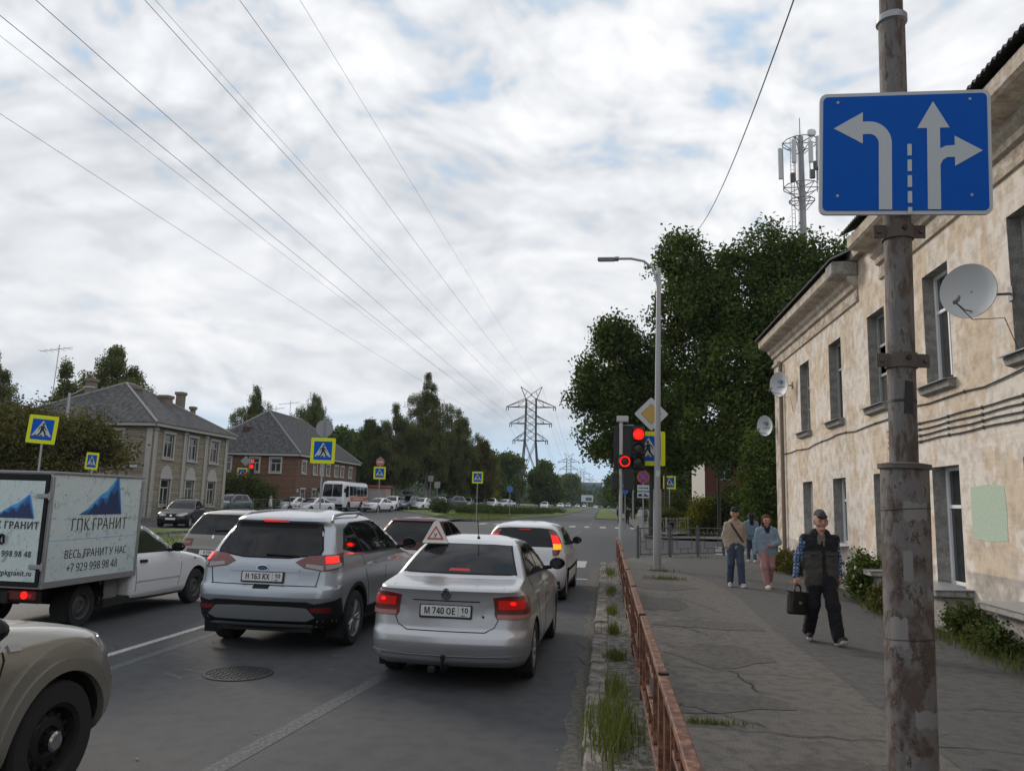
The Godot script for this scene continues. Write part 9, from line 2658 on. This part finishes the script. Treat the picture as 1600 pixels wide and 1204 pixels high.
	part("roof", r, slate, func(g):
		g.quad(Vector3(-6, 6.4, 5.5), Vector3(6, 6.4, 5.5), Vector3(6, 9.0, 0), Vector3(-6, 9.0, 0))
		g.quad(Vector3(6, 6.4, -5.5), Vector3(-6, 6.4, -5.5), Vector3(-6, 9.0, 0), Vector3(6, 9.0, 0)))
	# what closes the road: a pale tower block, a blue hall, a billboard
	var blk := thing("apartment_block", "pale apartment block far off above the road end", "building", Vector3(-58, 0, -905))
	part("wall", blk, mat("block_white", lin(0.42, 0.42, 0.41), 0.9), func(g): g.cbox(Vector3(0, 17.5, 0), Vector3(52, 35, 14), 0.3))
	for i in 10:
		for j in 6: part("window", blk, M.dark_pane, func(g): g.box(Vector3(-23 + i * 5.1, 9.0 + j * 4.4, 7.1), Vector3(2.2, 2.0, 0.3)))
	var hall := thing("blue_hall", "long blue hall building closing the road", "building", Vector3(-22, 0, -712))
	part("wall", hall, mat("hall_blue", lin(0.035, 0.075, 0.17), 0.8), func(g): g.cbox(Vector3(0, 9.0, 0), Vector3(36, 18, 20), 0.3))
	part("parapet", hall, mat("hall_grey", lin(0.16, 0.17, 0.19), 0.9), func(g): g.cbox(Vector3(0, 19.6, 0), Vector3(36.5, 3.2, 20.5), 0.3))
	part("sign_band", hall, M.sign_white, func(g): g.cbox(Vector3(4, 7.5, 10.2), Vector3(16, 1.2, 0.3), 0.1))
	for i in 8: part("bay", hall, mat("hall_dark", lin(0.02, 0.03, 0.06), 0.5), func(g): g.cbox(Vector3(-15 + i * 4.3, 12.5, 10.1), Vector3(2.6, 3.0, 0.2), 0.05))
	var bb := thing("billboard", "white roadside billboard at the end of the road", "billboard", Vector3(-7.6, 0, -305))
	part("post", bb, M.galvanised, func(g): g.tube([Vector3.ZERO, Vector3(0, 3.0, 0)], 0.2, 8))
	part("panel", bb, M.sign_white, func(g): g.cbox(Vector3(0, 4.0, 0), Vector3(4.6, 2.6, 0.3), 0.05))
	part("poster", bb, mat("poster_blue", lin(0.06, 0.09, 0.14), 0.6), func(g): g.cbox(Vector3(0.6, 3.8, 0.16), Vector3(2.4, 1.2, 0.04), 0.01))
	for q in [[-32.0, -42.0, 7.6, "lamp post before the grey-yellow house, half hidden by the dark tree"], [4.3, -58.0, 6.5, "dark wooden pole among the far corner bushes, nearer"], [7.0, -50.0, 5.4, "dark wooden pole among the far corner bushes, right"], [3.2, -96.0, 9.0, "distant lamp post at the right of the road"], [2.0, -150.0, 9.0, "farther lamp post at the right of the road"]]:
		var p := thing("utility_pole", q[3], "pole", Vector3(q[0], elev(q[0], q[1]), q[1]), 0.0, "utility poles")
		part("pole", p, M.bark if q[2] < 7 else M.galvanised, func(g): g.tube([Vector3(0, -0.1, 0), Vector3(0, q[2], 0)], [0.12, 0.08], 8))
		if q[2] > 7: part("lamp_head", p, M.galvanised, func(g):
			g.tube([Vector3(0, q[2] - 0.2, 0), Vector3(-1.2 if q[0] > 0 else 1.0, q[2] + 0.3, 0)], 0.04, 6)
			g.cbox(Vector3(-1.4 if q[0] > 0 else 1.2, q[2] + 0.34, 0), Vector3(0.7, 0.12, 0.26), 0.03))
func _ready() -> void:
	rng.seed = 20240905
	var t0 := Time.get_ticks_msec()
	var stage := func(s: String) -> void: print(s, " ", Time.get_ticks_msec() - t0)
	build_camera_and_light(); stage.call("sky")
	build_ground(); stage.call("ground")
	post_signs_materials()
	car_materials()
	build_suv(); build_sedan(); stage.call("two cars")
	build_front_cars(); stage.call("cars")
	build_worn_house(); stage.call("house")
	build_lane_sign()
	build_rust_fence()
	build_lamp()
	build_signals()
	build_signs()
	build_railings()
	build_power_line()
	build_cell_tower(); stage.call("street")
	build_people(); stage.call("people")
	build_green(); stage.call("green")
	build_far_houses(); stage.call("far houses")
